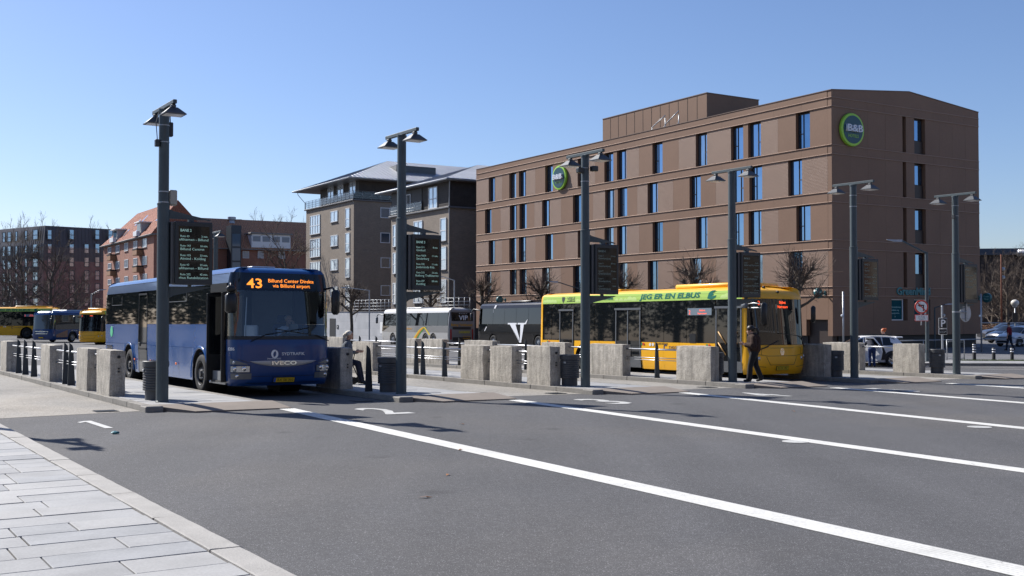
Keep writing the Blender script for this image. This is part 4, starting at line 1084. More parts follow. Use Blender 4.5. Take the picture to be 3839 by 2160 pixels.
# ---- yellow electric bus (also parked ones)
def yellow_bus(M_, label, led=('2', 'Skibet', 'Nørretorv'), num='8516', detail=True, cat='bus'):
    L, Wd = 11.7, 2.55
    pr = [(.22,.06,.12,.04),(.34,.02,.05,.01),(.55,0,0,0),(1.15,0,.03,.01),(2.58,.015,.16,.06),(2.66,.022,.15,.07),(2.78,.035,.22,.10),(2.88,.06,.36,.16),(2.95,.14,.62,.26),(3.0,.36,1.0,.45)]
    sh = Shell(L, Wd, pr, .5, .2, 3.0)
    o = thing('bus', M_, label, cat)
    wx = [-2.75, -8.7]
    low = arch(wx, .6, .48, .24)
    drs = [(-10.3, -9.4), (-6.82, -5.42), (-1.66, -.5)]
    spans = [(-11.48, -10.33), (-9.37, -6.85), (-5.39, -1.69)]
    for k, (a, b) in enumerate(spans):
        c = [a]+[q for q in (-7.8, -4.2, -3.4) if a < q < b]+[b]
        for p, q in zip(c, c[1:]):
            mb = MB(); sh.panel(mb, sh.R(p)+.003, sh.R(q)-.003, [.24, .7, 1.17], 0, low=lambda r_: low(r_-sh.r0+sh.xr0)); mb.build('side_panel', m_yel, o, auto=40)
    mb = MB(); sh.panel(mb, sh.Lf(-.5), sh.Lf(-11.48), [.24, .7, 1.17], 0, low=lambda r_: low(sh.tot-r_-sh.r0+sh.xr0)); mb.build('far_flank', m_yel, o, auto=40)
    mb = MB(); sh.panel(mb, 0, sh.R(-11.48), [.24, .7, 1.17, 2.3, 2.6]); sh.panel(mb, sh.Lf(-11.48), sh.tot, [.24, .7, 1.17, 2.3, 2.6]); mb.build('rear_panel', m_yel, o, auto=40)
    # side glass band
    c = [-11.42, -10.33]; 
    for a, b in [(-11.42, -10.85), (-10.84, -10.33), (-9.37, -8.1), (-8.09, -6.85), (-5.39, -4.2), (-4.19, -3.05), (-3.04, -1.69)]:
        mb = MB(); sh.panel(mb, sh.R(a)+.004, sh.R(b)-.004, [1.175, 1.8, 2.585], .002); mb.build('side_window', m_bglass, o)
    mb = MB(); sh.panel(mb, sh.Lf(-.5), sh.Lf(-11.42), [1.175, 1.8, 2.585], .002); mb.build('far_windows', m_bglass, o)
    for a, b in drs:
        mb = MB(); sh.panel(mb, sh.R(a), sh.R(b), [2.36, 2.585], .001); mb.build('door_header', m_bglass, o)
        mb = MB(); sh.panel(mb, sh.R(a), sh.R(b), [.27, 1.2, 2.36], .012); dr = mb.build('door', m_bglass, o)
        mb = MB(); xs_ = [a, b-.05] + ([(a+b)/2-.03] if b-a > 1 else [])
        for x in xs_: sh.panel(mb, sh.R(x), sh.R(x)+.055, [.27, 1.2, 2.36], .026)
        sh.panel(mb, sh.R(a)-.04, sh.R(b)+.04, [2.3, 2.37], .045); sh.panel(mb, sh.R(a), sh.R(b), [.27, .62], .018)
        mb.build('door_frame', m_gtrim, dr)
    mb = MB(); sh.panel(mb, sh.R(-11.5), sh.R(-.5), [2.59, 2.66, 2.78, 2.88]); sh.panel(mb, sh.Lf(-.5), sh.Lf(-11.5), [2.59, 2.66, 2.78, 2.88]); mb.build('roof_band', m_lime, o, auto=50)
    mb = MB(); sh.panel(mb, sh.F(0), sh.F(1), [2.6, 2.66, 2.78, 2.88]); mb.build('front_dome', m_yel, o, auto=60)
    for a_, b_ in ((0, sh.R(-11.5)), (sh.Lf(-11.5), sh.tot)): mb = MB(); sh.panel(mb, a_, b_, [2.6, 2.66, 2.78, 2.88]); mb.build('rear_dome', m_yel, o, auto=60)
    mb = MB(); sh.roof(mb, [2.88, 2.92, 2.95, 2.98, 3.0], .02); mb.build('roof', m_yel, o, auto=50)
    mb = MB(); mb.rbox(-4.0, -.95, 2.98, -1.0, .95, 3.14, .05); mb.build('roof_box', m_yel, o, auto=60); mb = MB(); mb.rbox(-8.6, -.9, 2.98, -7.0, .9, 3.08, .04); mb.build('roof_box', m_yel, o, auto=60)
    mb = MB(); sh.floor(mb, .28); mb.build('underfloor', m_bframe, o)
    mb = MB(); sh.panel(mb, sh.F(0), sh.F(1), [.22, .28, .34, .45, .6, .8, 1.0, 1.14]); mb.build('front_panel', m_yel, o, auto=50)
    mb = MB(); sh.panel(mb, sh.F(.06), sh.F(1), [1.15, 1.5, 2.0, 2.4, 2.6], .002); ws = mb.build('windscreen', M('dark_windscreen', (.008, .009, .011), .02, spec=.6), o, smooth=True)
    mb = MB(); sh.panel(mb, sh.F(0), sh.F(.06), [1.14, 1.5, 2.0, 2.4, 2.6], .004); mb.build('front_pillar', m_yel, o, auto=50)
    for x in wx:
        wheel(o, x, -Wd/2+.17, .47, .47, .3, 'dark', -1); wheel(o, x, Wd/2-.17, .47, .47, .3, 'dark', 1)
        mb = MB()
        for sg in (-1, 1): mb.lathe([(.61, sg*(Wd/2-.01)), (.61, sg*(Wd/2-.5)), (.01, sg*(Wd/2-.5))], 20, (x, 0, .48), 'y', cap=False)
        mb.build('wheel_housing', m_black, o)
    # headlights, lower grille lines
    for sd in (0, 1):
        f = (lambda p: sh.F(p)) if sd == 0 else (lambda p: sh.F(1-p))
        for p, z in ((.1, .78), (.19, .73)):
            hl = bpy.data.objects.new('headlight', None)
            mb = MB(); mb.ball(sh.P(f(p), z, .0), (.04, .05, .06), 14, 8); mb.build('headlight', m_lamp, o, smooth=True)
    mb = MB()
    for (p0, z0, p1, z1) in [(.22, 1.05, .8, 1.05), (.22, 1.05, .22, .84), (.8, 1.05, .8, .84), (.08, .9, .3, .8), (.3, .8, .7, .8), (.7, .8, .92, .9), (.28, .78, .33, .52), (.72, .78, .67, .52), (.33, .52, .67, .52), (.1, .5, .28, .45), (.9, .5, .72, .45)]:
        mb.tube([sh.P(sh.F(p0+(p1-p0)*k/4), z0+(z1-z0)*k/4, .003) for k in range(5)], .006, 4)
    mb.build('shut_line', m_bframe, o)
    if detail:
        mb = MB(); c = sh.P(sh.F(.5), .93, .012); dx, dz = sh.nrm(sh.F(.5), .93)
        vs = []
        for i in range(25):
            q = 2*math.pi*i/24
            for r_ in (.105, .082): vs.append(c+dx*(r_*.8*math.cos(q))+dz*(r_*1.0*math.sin(q)))
        mb.add(vs, [(2*i, 2*i+2, 2*i+3, 2*i+1) for i in range(24)])
        for k in range(3):
            zz = .045-.05*k; mb.add([c+dx*-.06+dz*(zz-.04), c+dx*0+dz*zz, c+dx*.06+dz*(zz-.04), c+dx*.06+dz*(zz-.062), c+dx*0+dz*(zz-.022), c+dx*-.06+dz*(zz-.062)], [(0,1,4,5),(1,2,3,4)])
        mb.build('emblem', m_chrome, o)
        sh.text(num, o, m_signk, sh.F(.13), 1.0, .085, .24, off=.006)
        p, w_, h_ = plate(o, sh, 'F', .36)
        text('XS 91 782', p, m_signk, TM((0, .025, .0045), (1,0,0), (0,1,0)), h=.07, w=.42, ext=.0008)
        bd = sh
        def band(st, x, z, h, w, mat=m_teal, **k): sh.text(st, o, mat, sh.R(x), z, h, w, off=.006, **k)
        band('JEG ER EN ELBUS', -3.95, 2.67, .17, 3.1, bold=.03, shear=.15)
        band('#fællesomklimaet', -7.75, 2.69, .10, 1.5, bold=.015)
        band('VEJLE', -9.6, 2.72, .12, .5, M('dark_print', (.03, .04, .03), .5))
        band('KOMMUNE', -9.6, 2.65, .045, .5, M('dark_print', (.03, .04, .03), .5))
        mb = MB(); dx, dz = sh.nrm(sh.R(-10.1), 2.75); c = sh.P(sh.R(-10.1), 2.74, .006)
        mb.add([c+dx*a+dz*b for a, b in [(-.09,.1),(.09,.1),(.09,-.02),(0,-.13),(-.09,-.02)]], [(0,1,2,3,4)]); mb.build('town_crest', M('dark_print', (.03, .04, .03), .5), o)
        # swirl emblem
        mb = MB(); c = sh.P(sh.R(-1.87), 2.75, .006); dx, dz = sh.nrm(sh.R(-1.87), 2.75)
        pl = [(-.2,-.12),(-.14,.06),(0,.14),(.2,.15),(.03,.05),(.1,.0),(-.06,-.06),(.22,-.02),(.16,-.11),(.0,-.15)]
        mb.add([c+dx*a+dz*b for a, b in pl], [(0,1,2,4),(2,3,4),(0,4,5,6),(0,6,9),(6,7,8,9)]); mb.build('swirl_emblem', m_teal, o)
        rc = random.Random(4)
        for xc, wdt in ((-6.3, .7), (-8.9, .4), (-11.0, .5), (-1.0, .5)):
            mb = MB()
            for k in range(5):
                x = xc+(k-2)*wdt*.35; r_ = .07+.05*rc.random()
                c = sh.P(sh.R(x), 2.62+.02*rc.random(), .003); dx, dz = sh.nrm(sh.R(x), 2.68)
                mb.add([c+dx*r_*1.4*math.cos(q*math.pi/9)+dz*(r_*1.3*math.sin(q*math.pi/9)) for q in range(10)], [tuple(range(10))])
            mb.build('cloud_print', m_limel, o)
        mb = MB(); sh.panel(mb, sh.R(-11.45), sh.R(-.55), [2.785, 2.79], .004); sh.panel(mb, sh.R(-11.45), sh.R(-.55), [2.655, 2.658], .004); mb.build('band_seam', M('seam_dark', (.05, .09, .03), .5), o)
        # side route display
        mb = MB(); sh.panel(mb, sh.R(-3.0), sh.R(-1.86), [2.09, 2.32], .006); sd_ = mb.build('side_display', M('display_grey', (.2, .25, .29), .3), o)
        band('2', -2.9, 2.12, .14, .07, m_led_r); band('Skibet', -2.3, 2.22, .055, .28, m_led_r); band('Nørretorv', -2.3, 2.12, .055, .42, m_led_r)
        band('SYDTRAFIK', -3.5, .96, .09, .85, M('navy_print', (.01, .03, .12), .5))
        mb = MB(); c = sh.P(sh.R(-4.1), 1.0, .006); dx, dz = sh.nrm(sh.R(-4.1), 1.0)
        vs = []
        for i in range(21):
            q = math.pi*(.2+1.6*i/20); vs += [c+dx*.1*math.cos(q)+dz*.11*math.sin(q), c+dx*.06*math.cos(q)+dz*.065*math.sin(q)]
        mb.add(vs, [(2*i, 2*i+2, 2*i+3, 2*i+1) for i in range(20)]); mb.build('emblem_side', M('navy_print', (.01, .03, .12), .5), o)
        band('GOLDEN DRAGON', -4.3, 1.1, .05, .62, M('dark_print', (.03, .04, .03), .5))
        for k, (t_, x) in enumerate([('L 11900', -2.0), ('B 2550', -2.0), ('Siddepl. 33', -2.05), ('Ståpl. 38', -2.05)]): band(t_, x, .72-.07*k, .04, None, M('dark_print', (.03, .04, .03), .5))
        for x in (-11.0, -5.25, -1.95):
            c = sh.P(sh.R(x), 1.12, .0); mb = MB(); mb.lathe([(.045, -.015), (.04, .01)], 14, (c.x, c.y, 1.1), 'y'); mb.build('door_button', m_red, o)
            mb = MB(); mb.box(c.x-.16, c.y-.008, 1.06, c.x-.08, c.y, 1.14); mb.build('green_sticker', M('green_sticker', (.03, .25, .1), .5), o)
        for x in (-4.9, -4.75):
            mb = MB(); mb.lathe([(.055, -.012), (.055, -.004)], 16, (x, -Wd/2, 1.09), 'y'); mb.build('round_sticker', m_white, o)
        mb = MB(); sh.panel(mb, sh.R(-2.9), sh.R(-2.6), [1.18, 1.48], .012); mb.build('charge_flap', m_bframe, o)
        # interior handrails seen through the front door
        mb = MB()
        for z in (1.55, 1.2): 
            mb.tube([sh.P(sh.R(-1.52), z, .03), sh.P(sh.R(-1.18), z-.38, .03)], .02, 6); mb.tube([sh.P(sh.R(-.68), z, .03), sh.P(sh.R(-.98), z-.38, .03)], .02, 6)
        mb.build('door_rail', M('wood_rail', (.55, .32, .1), .5), o, smooth=True)
        mb = MB(); mb.lathe([(.012, 2.0), (.012, 3.0)], 4); 
        for (x, y) in ((-.6, -.2), (-.25, .05), (-.7, .75)): mb = MB(); mb.rbox(x-.05, y-.04, 2.93 if x < -.5 else 2.78, x+.05, y+.04, 3.02 if x < -.5 else 2.86, .02); mb.build('roof_sensor', m_bframe, o)
    sh.text(led[0], ws, m_led_r, sh.F(.215), 2.40, .13, .09, off=.012)
    sh.text(led[1], ws, m_led_r, sh.F(.55), 2.45, .085, .3, off=.012, bold=.01); sh.text(led[2], ws, m_led_r, sh.F(.55), 2.31, .085, .46, off=.012, bold=.01)
    # mirrors
    mb = MB(); mb.tube([(-.3,-1.2,2.42),(.1,-1.35,2.45),(.38,-1.25,2.4)], .02, 6); mb.tube([(-.3,-1.2,2.3),(.1,-1.33,2.3),(.38,-1.25,2.3)], .02, 6); mb.rbox(-.42, -1.42, 2.29, -.2, -1.28, 2.45, .03); mb.build('mirror_arm', m_gtrim, o, auto=50)
    mb = MB(); mb.rbox(.3, -1.33, 1.75, .46, -1.08, 2.46, .07); mb.build('mirror', m_bframe, o, auto=60)
    mb = MB(); mb.rbox(-.05, 1.3, 1.85, .1, 1.48, 2.4, .06); mb.build('mirror', m_bframe, o, auto=60)
    wiper(o, [sh.P(sh.F(.93), 1.1, .05), sh.P(sh.F(.8), 1.42, .04), sh.P(sh.F(.45), 1.52, .03)]); wiper(o, [sh.P(sh.F(.3), 1.1, .05), sh.P(sh.F(.2), 1.0, .05), sh.P(sh.F(.45), 1.28, .03)])
    return o
yellow_bus(LOT(24.55+1.275, 24.1, 0, -90), 'yellow electric bus with lime roof band beside the woman in brown')
x, y, _ = at(250, 866, 93)
yellow_bus(WLD(x-1.0, y+.2, 0, 198+54), 'parked yellow bus facing out, behind the blue route 43 bus', ('211', 'Givskud', ''), '', False)
x, y, z = at(80, 851, 107)
yellow_bus(ABS(x+2.2, y+1.3, z+.05, 4), 'parked yellow bus seen side-on at the edge, cut off by the frame', ('', '', ''), '', True)

# ---- parked dark blue bus
def dark_bus():
    x, y, _ = at(128, 861, 103)
    L, Wd = 12, 2.55
    pr = [(.25,.06,.1,.04),(.45,0,0,0),(1.1,0,.02,0),(1.35,0,.06,.01),(2.6,.05,.2,.06),(2.85,.12,.32,.12),(2.98,.3,.5,.3)]
    sh = Shell(L, Wd, pr, .5, .2, 3.2)
    o = thing('bus', WLD(x-1.05, y+.3, 0, 198+54), 'parked dark blue bus with chrome grille between two yellow buses', 'bus')
    low = arch([-2.8, -8.8], .6, .48, .26); wx = [-2.8, -8.8]
    m_bz = M('copper_panel', (.18, .07, .035), .35, coat=.5)
    for fn, nm in ((lambda a: sh.R(a), 'side_panel'), (lambda a: sh.Lf(a), 'near_flank')):
        a, b = sorted((fn(-.5), fn(-11.8)))
        mb = MB(); sh.panel(mb, a, b, [.26, .7, 1.25], 0, low=(lambda q: low(q-sh.r0+sh.xr0)) if nm == 'side_panel' else (lambda q: low(sh.tot-q-sh.r0+sh.xr0))); mb.build(nm, m_bluedk, o, auto=40)
        mb = MB(); sh.panel(mb, a, b, [1.25, 1.9, 2.62], .002); mb.build('side_windows', m_bglass, o)
        mb = MB(); sh.panel(mb, a, b, [2.62, 2.75, 2.85]); mb.build('cant_rail', m_bluedk, o)
    a, b = sorted((sh.Lf(-.55), sh.Lf(-2.1)))
    mb = MB(); sh.panel(mb, a, b, [.5, 1.0], .006, high=lambda q: .75+.45*(q-a)/(b-a)); mb.build('copper_swoosh', m_bz, o)
    mb = MB(); sh.roof(mb, [2.85, 2.92, 2.98], .04); mb.build('roof', m_bluedk, o, auto=50)
    mb = MB(); mb.rbox(-9, -.9, 2.95, -2.4, .9, 3.12, .06); mb.build('roof_pod', M('pale_blue_pod', (.3, .45, .6), .4), o)
    mb = MB(); sh.panel(mb, 0, sh.R(-11.8), [.26, 1.3, 2.85]); sh.panel(mb, sh.Lf(-11.8), sh.tot, [.26, 1.3, 2.85]); mb.build('rear_panel', m_bluedk, o)
    mb = MB(); sh.panel(mb, sh.F(0), sh.F(1), [.25, .35, .6, .9, 1.2, 1.28]); mb.build('front_panel', m_bluedk, o, auto=50)
    mb = MB(); sh.panel(mb, sh.F(.0), sh.F(1), [1.28, 1.7, 2.2, 2.65], .002); mb.build('windscreen', M('pale_windscreen', (.05, .055, .06), .03, spec=1.0), o, smooth=True)
    mb = MB(); sh.panel(mb, sh.F(0), sh.F(1), [2.65, 2.75, 2.85]); mb.build('front_brow', m_blue, o, auto=50)
    mb = MB(); sh.panel(mb, sh.F(.28), sh.F(.72), [.82, .86], .02); sh.panel(mb, sh.F(.25), sh.F(.75), [1.04, 1.08], .02); 
    mb.tube([sh.P(sh.F(.25), 1.06, .02), sh.P(sh.F(.28), .84, .02)], .02, 5); mb.tube([sh.P(sh.F(.75), 1.06, .02), sh.P(sh.F(.72), .84, .02)], .02, 5); mb.tube([sh.P(sh.F(.35), .86, .02), sh.P(sh.F(.65), 1.04, .02)], .012, 5); mb.build('grille', m_chrome, o)
    for p in (.08, .92): mb = MB(); mb.ball(sh.P(sh.F(p), .72, .0), (.05, .09, .07), 10, 6); mb.build('headlight', m_lamp, o, smooth=True)
    p, w_, h_ = plate(o, sh, 'F', .42)
    sh.text('SYDTRAFIK', o, m_print, sh.F(.5), 1.14, .06, .4)
    sh.text('SYDTRAFIK', o, m_print, sh.Lf(-3.0), 1.05, .11, .9)
    for x in wx: wheel(o, x, Wd/2-.17, .48, .48, .3, 'steel', 1); wheel(o, x, -Wd/2+.17, .48, .48, .3, 'dark', -1)
    mb = MB(); mb.tube([(-.3,1.2,2.5),(.2,1.4,2.55),(.3,1.4,2.3)], .03, 6); mb.rbox(.22, 1.3, 1.7, .36, 1.5, 2.3, .04); mb.build('mirror', m_bframe, o, auto=60)
    mb = MB(); sh.floor(mb, .3); mb.build('underfloor', m_bframe, o)
dark_bus()

# ---- coaches
def coach(M_, label, low_m, up_m, roof_m, L=13.2, Wd=2.5, H=3.3, black=False):
    k = H/3.35
    pr = [(.28*k,.05,.15,.05),(.5*k,0,.02,0),(1.2*k,0,.0,0),(1.7*k,.01,.1,.03),(2.9*k,.09,.55,.22),(3.1*k,.16,.75,.3),(3.24*k,.3,.95,.42),(3.3*k,.5,1.2,.6)]
    sh = Shell(L, Wd, pr, .7, .25, 2.8)
    o = thing('coach', M_, label, 'coach')
    wx = [-2.7, -9.0, -10.4]
    low = arch(wx, .58, .5, .32)
    cuts = [-L+.25, -9.7, -6.6, -4.4, -.7]
    for a, b in zip(cuts, cuts[1:]):
        p, q = sh.Lf(b)+.004, sh.Lf(a)-.004
        mb = MB(); sh.panel(mb, p, q, [.32, .8, 1.15*k], 0, low=lambda r_: low(sh.tot-r_-sh.r0+sh.xr0)); mb.build('luggage_door', low_m, o, auto=40)
        mb = MB(); sh.panel(mb, p-.004, q+.004, [1.158*k, 1.4*k, 1.72*k]); mb.build('waist_panel', up_m, o, auto=40)
    mb = MB(); sh.panel(mb, sh.R(-L+.25), sh.R(-.7), [.32, .8, 1.72*k], 0, low=lambda r_: low(r_-sh.r0+sh.xr0)); mb.build('far_flank', low_m, o)
    a = -L+.3; n = 7; wl = (L-1.3)/n
    for i in range(n):
        mb = MB(); sh.panel(mb, sh.Lf(a+(i+1)*wl)+.012, sh.Lf(a+i*wl)-.012, [1.73*k, 2.3*k, 2.88*k], .004); mb.build('side_window', m_bglass, o)
    mb = MB(); sh.panel(mb, sh.R(-L+.25), sh.R(-.8), [1.73*k, 2.3*k, 2.88*k], .004); mb.build('far_windows', m_bglass, o)
    mb = MB(); sh.panel(mb, sh.Lf(-.7), sh.Lf(-L+.25), [2.885*k, 3.0*k, 3.1*k]); sh.panel(mb, sh.R(-L+.25), sh.R(-.7), [2.885*k, 3.0*k, 3.1*k]); mb.build('cant_rail', roof_m, o, auto=40)
    mb = MB(); sh.roof(mb, [3.1*k, 3.18*k, 3.24*k, 3.28*k, 3.3*k], .03); mb.build('roof', roof_m, o, auto=50)
    mb = MB(); mb.rbox(-7.5, -.85, 3.28*k, -4.6, .85, 3.42*k, .08); mb.build('air_conditioning', roof_m if not black else m_bframe, o, auto=60)
    mb = MB(); sh.panel(mb, sh.F(0), sh.F(1), [.3, .6, 1.0, 1.3*k]); mb.build('front_panel', low_m, o, auto=50)
    mb = MB(); sh.panel(mb, sh.F(0), sh.F(1), [1.3*k, 1.8*k, 2.4*k, 2.95*k], .003); mb.build('windscreen', m_bglass, o, smooth=True)
    mb = MB(); sh.panel(mb, sh.F(0), sh.F(1), [2.95*k, 3.05*k, 3.1*k]); mb.build('front_brow', roof_m, o, auto=50)
    mb = MB(); sh.panel(mb, sh.Lf(-.7)-.3, sh.Lf(-2.0), [1.2*k, 1.72*k], .008, low=lambda q: 1.2*k+.5*k*max(0, (q-sh.Lf(-.7)))/1.3); mb.build('cab_window', m_bglass, o)
    # rear
    mb = MB(); sh.panel(mb, 0, sh.R(-L+.25), [.32, .8, 1.3, 1.72*k, 2.4*k, 3.1*k]); sh.panel(mb, sh.Lf(-L+.25), sh.tot, [.32, .8, 1.3, 1.72*k, 2.4*k, 3.1*k]); mb.build('rear_panel', up_m, o, auto=50)
    mb = MB(); sh.floor(mb, .36); mb.build('underfloor', m_bframe, o)
    for x in wx: wheel(o, x, Wd/2-.17, .5, .5, .3, 'steel', 1); wheel(o, x, -Wd/2+.17, .5, .5, .3, 'dark', -1)
    mb = MB()
    for x in wx: mb.lathe([(.59, Wd/2-.01), (.59, Wd/2-.5), (.01, Wd/2-.5)], 20, (x, 0, .5), 'y', cap=False)
    mb.build('wheel_housing', m_black, o)
    for y in (1.35, -1.35):
        mb = MB(); mb.tube([(-.6, y*.85, 2.75*k), (.05, y*1.02, 2.85*k), (.3, y*1.05, 2.6*k)], .05, 8); mb.rbox(.2, y*1.05-.11, 1.95*k, .38, y*1.05+.11, 2.55*k, .05); mb.build('mirror', m_gtrim if not black else m_bframe, o, auto=60)
    return o, sh, k
m_silv = M('silver_coach', (.46, .455, .44), .35, .15, var=.04, coat=.5); m_silvd = M('silver_coach_dark', (.25, .247, .24), .35, .15, coat=.5); m_cwhite = M('coach_roof_white', (.6, .6, .58), .4, coat=.3)
x, y, _ = at(1131, 871, 91.5)
s_ = x*LC+y*LS; t_ = -x*LS+y*LC
o, sh, k = coach(LOT(s_+1.25, t_+13.3, 0, 90), 'silver touring coach with VIP rear window parked before the grey flats', m_silv, m_silvd, m_cwhite)
L = 13.2
mb = MB(); sh.panel(mb, sh.tot-.95, sh.tot, [2.15*k, 2.9*k], .012); sh.panel(mb, 0, .95, [2.15*k, 2.9*k], .012); rw = mb.build('rear_window', m_bglass, o)
mb = MB(); sh.panel(mb, sh.tot-.9, sh.tot, [.45, 1.65*k], .010); sh.panel(mb, 0, .9, [.45, 1.65*k], .010); rp = mb.build('engine_door', M('dark_engine_door', (.03, .03, .03), .4), o)
for sd in (-1, 1):
    mb = MB(); a = (sh.tot-1.12) if sd > 0 else 1.0
    sh.panel(mb, a, a+.12, [.55, 1.0, 1.45*k], .014); mb.build('tail_light', M('tail_red', (.4, .01, .01), .25), o)
def rtext(s, yy, z, h, w, mat):
    text(s, o, mat, TM(sh.P(0, z, .02)+Vector((0, yy, 0)), (0, -1, 0), (0, 0, 1)), h=h, w=w, bold=.02)
m_gold = M('gold_print', (.75, .36, .02), .45)
rtext('VIP', -.2, 2.25*k, .38, .9, m_print); rtext('* * * *', -.2, 2.7*k, .12, .8, m_print); rtext('Brørup Turistbusser', 0, 1.73*k, .2, 2.1, m_gold); rtext('DANMARK', -.25, 1.1*k, .2, 1.1, M('yellow_print', (.7, .62, .05), .5)); rtext('TELF. 75 38 10 43', -.45, .75, .1, .75, m_gold); rtext('www.bt-busser.dk', -.45, .6, .08, .75, m_gold)
text('Brørup Turistbusser', o, m_gold, TM((-5.2, 1.262, 1.4*k), (-1, 0, 0), (0, 0, 1)), h=.2, w=2.6)
def arcs(o, cols):
    for i, c in enumerate(cols):
        mb = MB(); pts = []
        for q in range(15):
            f = q/14
            x = -7.2 - 2.6*f*1.0 + .26*i; z = .5+1.15*math.sin(min(1, f*1.15)*math.pi*.5) - (.75*max(0, f-.72)/.28 if i == 2 else .0)
            pts.append((x - (1.0*max(0, f-.6) if i == 2 else 0), z))
        vs = []
        for (x, z) in pts: vs += [(x, 1.258+.003*i, z), (x-.24, 1.258+.003*i, z)]
        mb.add(vs, [(2*j, 2*j+2, 2*j+3, 2*j+1) for j in range(14 if i == 2 else 10)]); mb.build('stripe', c, o)
arcs(o, [M('stripe_green', (.06, .3, .04), .4), M('stripe_orange', (.75, .2, .02), .4), M('stripe_yellow', (.8, .58, .03), .4)])
m_bk = M('black_coach_paint', (.006, .006, .007), .25, spec=.3, coat=.2)
xk, yk = lot(s_+.3, 75.6)
o, sh, k = coach(LOT(s_+1.35, 75.6, 0, 90), 'black touring coach with a large white VT emblem beside the yellow bus', m_bk, m_bk, m_bk, 13.0, 2.5, 3.6, True)
mb = MB(); yy = 1.262
mb.add([(-4.9,yy,1.95),(-6.15,yy,1.95),(-6.15,yy,1.83),(-6.0,yy,1.83),(-6.55,yy,.75),(-6.55,yy,.45),(-6.75,yy,.45),(-5.2,yy,1.83),(-4.9,yy,1.83)], [(0,1,2,3,7,8),(3,4,5,6,7)])
mb.add([(-6.3,yy+.001,1.83),(-6.3,yy+.001,1.95),(-7.3,yy+.001,1.95),(-7.6,yy+.001,2.2),(-7.66,yy+.001,2.2),(-7.45,yy+.001,1.86),(-7.15,yy+.001,1.83),(-6.78,yy+.001,.45),(-6.6,yy+.001,.45),(-6.68,yy+.001,1.83)], [(0,1,2,5,6,9),(2,3,4,5),(6,7,8,9)])
mb.build('emblem', m_print, o)
mb = MB(); mb.add([(-2.9,1.15,3.35),(-3.15,1.15,3.35),(-1.5,1.262,1.3),(-1.42,1.262,1.3)], [(0,1,2,3)]); mb.build('white_slash', m_print, o)

# ---- cars
def car(M_, label, st, L, wheels, paint, r=.33, hw=.88, glass_x=(), ws=None, rear=None, arch_c=None, rim='alloy'):
    """st: stations (x, bottom z, shoulder z, half width, top z, top half width)"""
    o = thing('car', M_, label, 'car')
    def sec(s, off=0):
        x, zb, zs, w, zt, wt = s
        return [(x,-w*.93-off,zb),(x,-w-off,(zb+zs)*.5),(x,-w-off,zs-.08),(x,-w+.05-off,zs),(x,-wt-off,zt-.04),(x,-wt*.75,zt+off),(x,0,zt+.02+off),(x,wt*.75,zt+off),(x,wt+off,zt-.04),(x,w-.05+off,zs),(x,w+off,zs-.08),(x,w+off,(zb+zs)*.5),(x,w*.93+off,zb)]
    mb = MB(); m = 13; vs = []
    for s in st: vs += sec(s)
    fs = [(i*m+j, i*m+j+1, (i+1)*m+j+1, (i+1)*m+j) for i in range(len(st)-1) for j in range(m-1)]
    fs += [tuple(range(m)), tuple(range((len(st)-1)*m, len(st)*m)), ] + [(i*m+m-1, (i+1)*m+m-1, (i+1)*m, i*m) for i in range(len(st)-1)]
    mb.add(vs, fs); mb.build('body', paint, o, auto=32)
    def P(x, off):
        for a, b in zip(st, st[1:]):
            if b[0] <= x <= a[0] or a[0] <= x <= b[0]:
                f = (x-a[0])/(b[0]-a[0]) if b[0] != a[0] else 0
                return sec(tuple(p+(q-p)*f for p, q in zip(a, b)), off)
        return sec(st[-1], off)
    for (xa, xb) in glass_x:
        for a_, b_ in ((3, 4), (8, 9)):
            mb = MB(); n = 5; v2 = []
            for i in range(n+1):
                q = P(xa+(xb-xa)*i/n, .008); lo, hi = Vector(q[a_ if a_ == 3 else 9]), Vector(q[b_ if a_ == 3 else 8])
                v2 += [lo.lerp(hi, .07), lo.lerp(hi, .90)]
            mb.add(v2, [(2*i, 2*i+2, 2*i+3, 2*i+1) for i in range(n)]); mb.build('side_window', m_bglass, o)
    for nm, rng in (('windscreen', ws), ('rear_window', rear)):
        if not rng: continue
        mb = MB(); n = 5; v2 = []
        for i in range(n+1):
            q = P(rng[0]+(rng[1]-rng[0])*i/n, .012); 
            v2 += [Vector(p) for p in (q[4], q[5], q[6], q[7], q[8])]
        mb.add(v2, [(i*5+j, i*5+5+j, i*5+6+j, i*5+1+j) for i in range(n) for j in range(4)]); mb.build(nm, m_bglass, o, smooth=True)
    for x in wheels:
        for sg in (-1, 1):
            wheel(o, x, sg*(hw-.09), r, r, .2, rim, sg)
            mb = MB(); n = 14; v2 = []
            for i in range(n+1):
                q = math.pi*i/n
                v2 += [(x+(r+.035)*math.cos(q), sg*(hw+.006), r+(r+.035)*math.sin(q)), (x+(r+.10)*math.cos(q), sg*(hw+.012), r+(r+.10)*math.sin(q))]
            mb.add(v2, [(2*i, 2*i+2, 2*i+3, 2*i+1) for i in range(n)]); mb.add([(x+(r+.04)*math.cos(math.pi*i/n), sg*(hw+.004), r+(r+.04)*math.sin(math.pi*i/n)) for i in range(n+1)], [tuple(range(n+1))]); mb.build('wheel_arch', arch_c or m_black, o)
    return o
suv = [(0,.32,.62,.78,.64,.6),(-.12,.26,.78,.85,.8,.7),(-.5,.22,.9,.89,.94,.76),(-1.2,.22,.98,.9,1.04,.78),(-1.3,.22,.98,.9,1.08,.76),(-2.0,.22,1.0,.9,1.5,.64),(-2.6,.22,1.01,.9,1.56,.64),(-3.3,.22,1.03,.9,1.54,.63),(-3.75,.24,1.05,.9,1.46,.62),(-4.0,.26,1.05,.89,1.2,.62),(-4.2,.3,1.02,.86,1.06,.66),(-4.3,.36,.9,.82,.92,.66)]
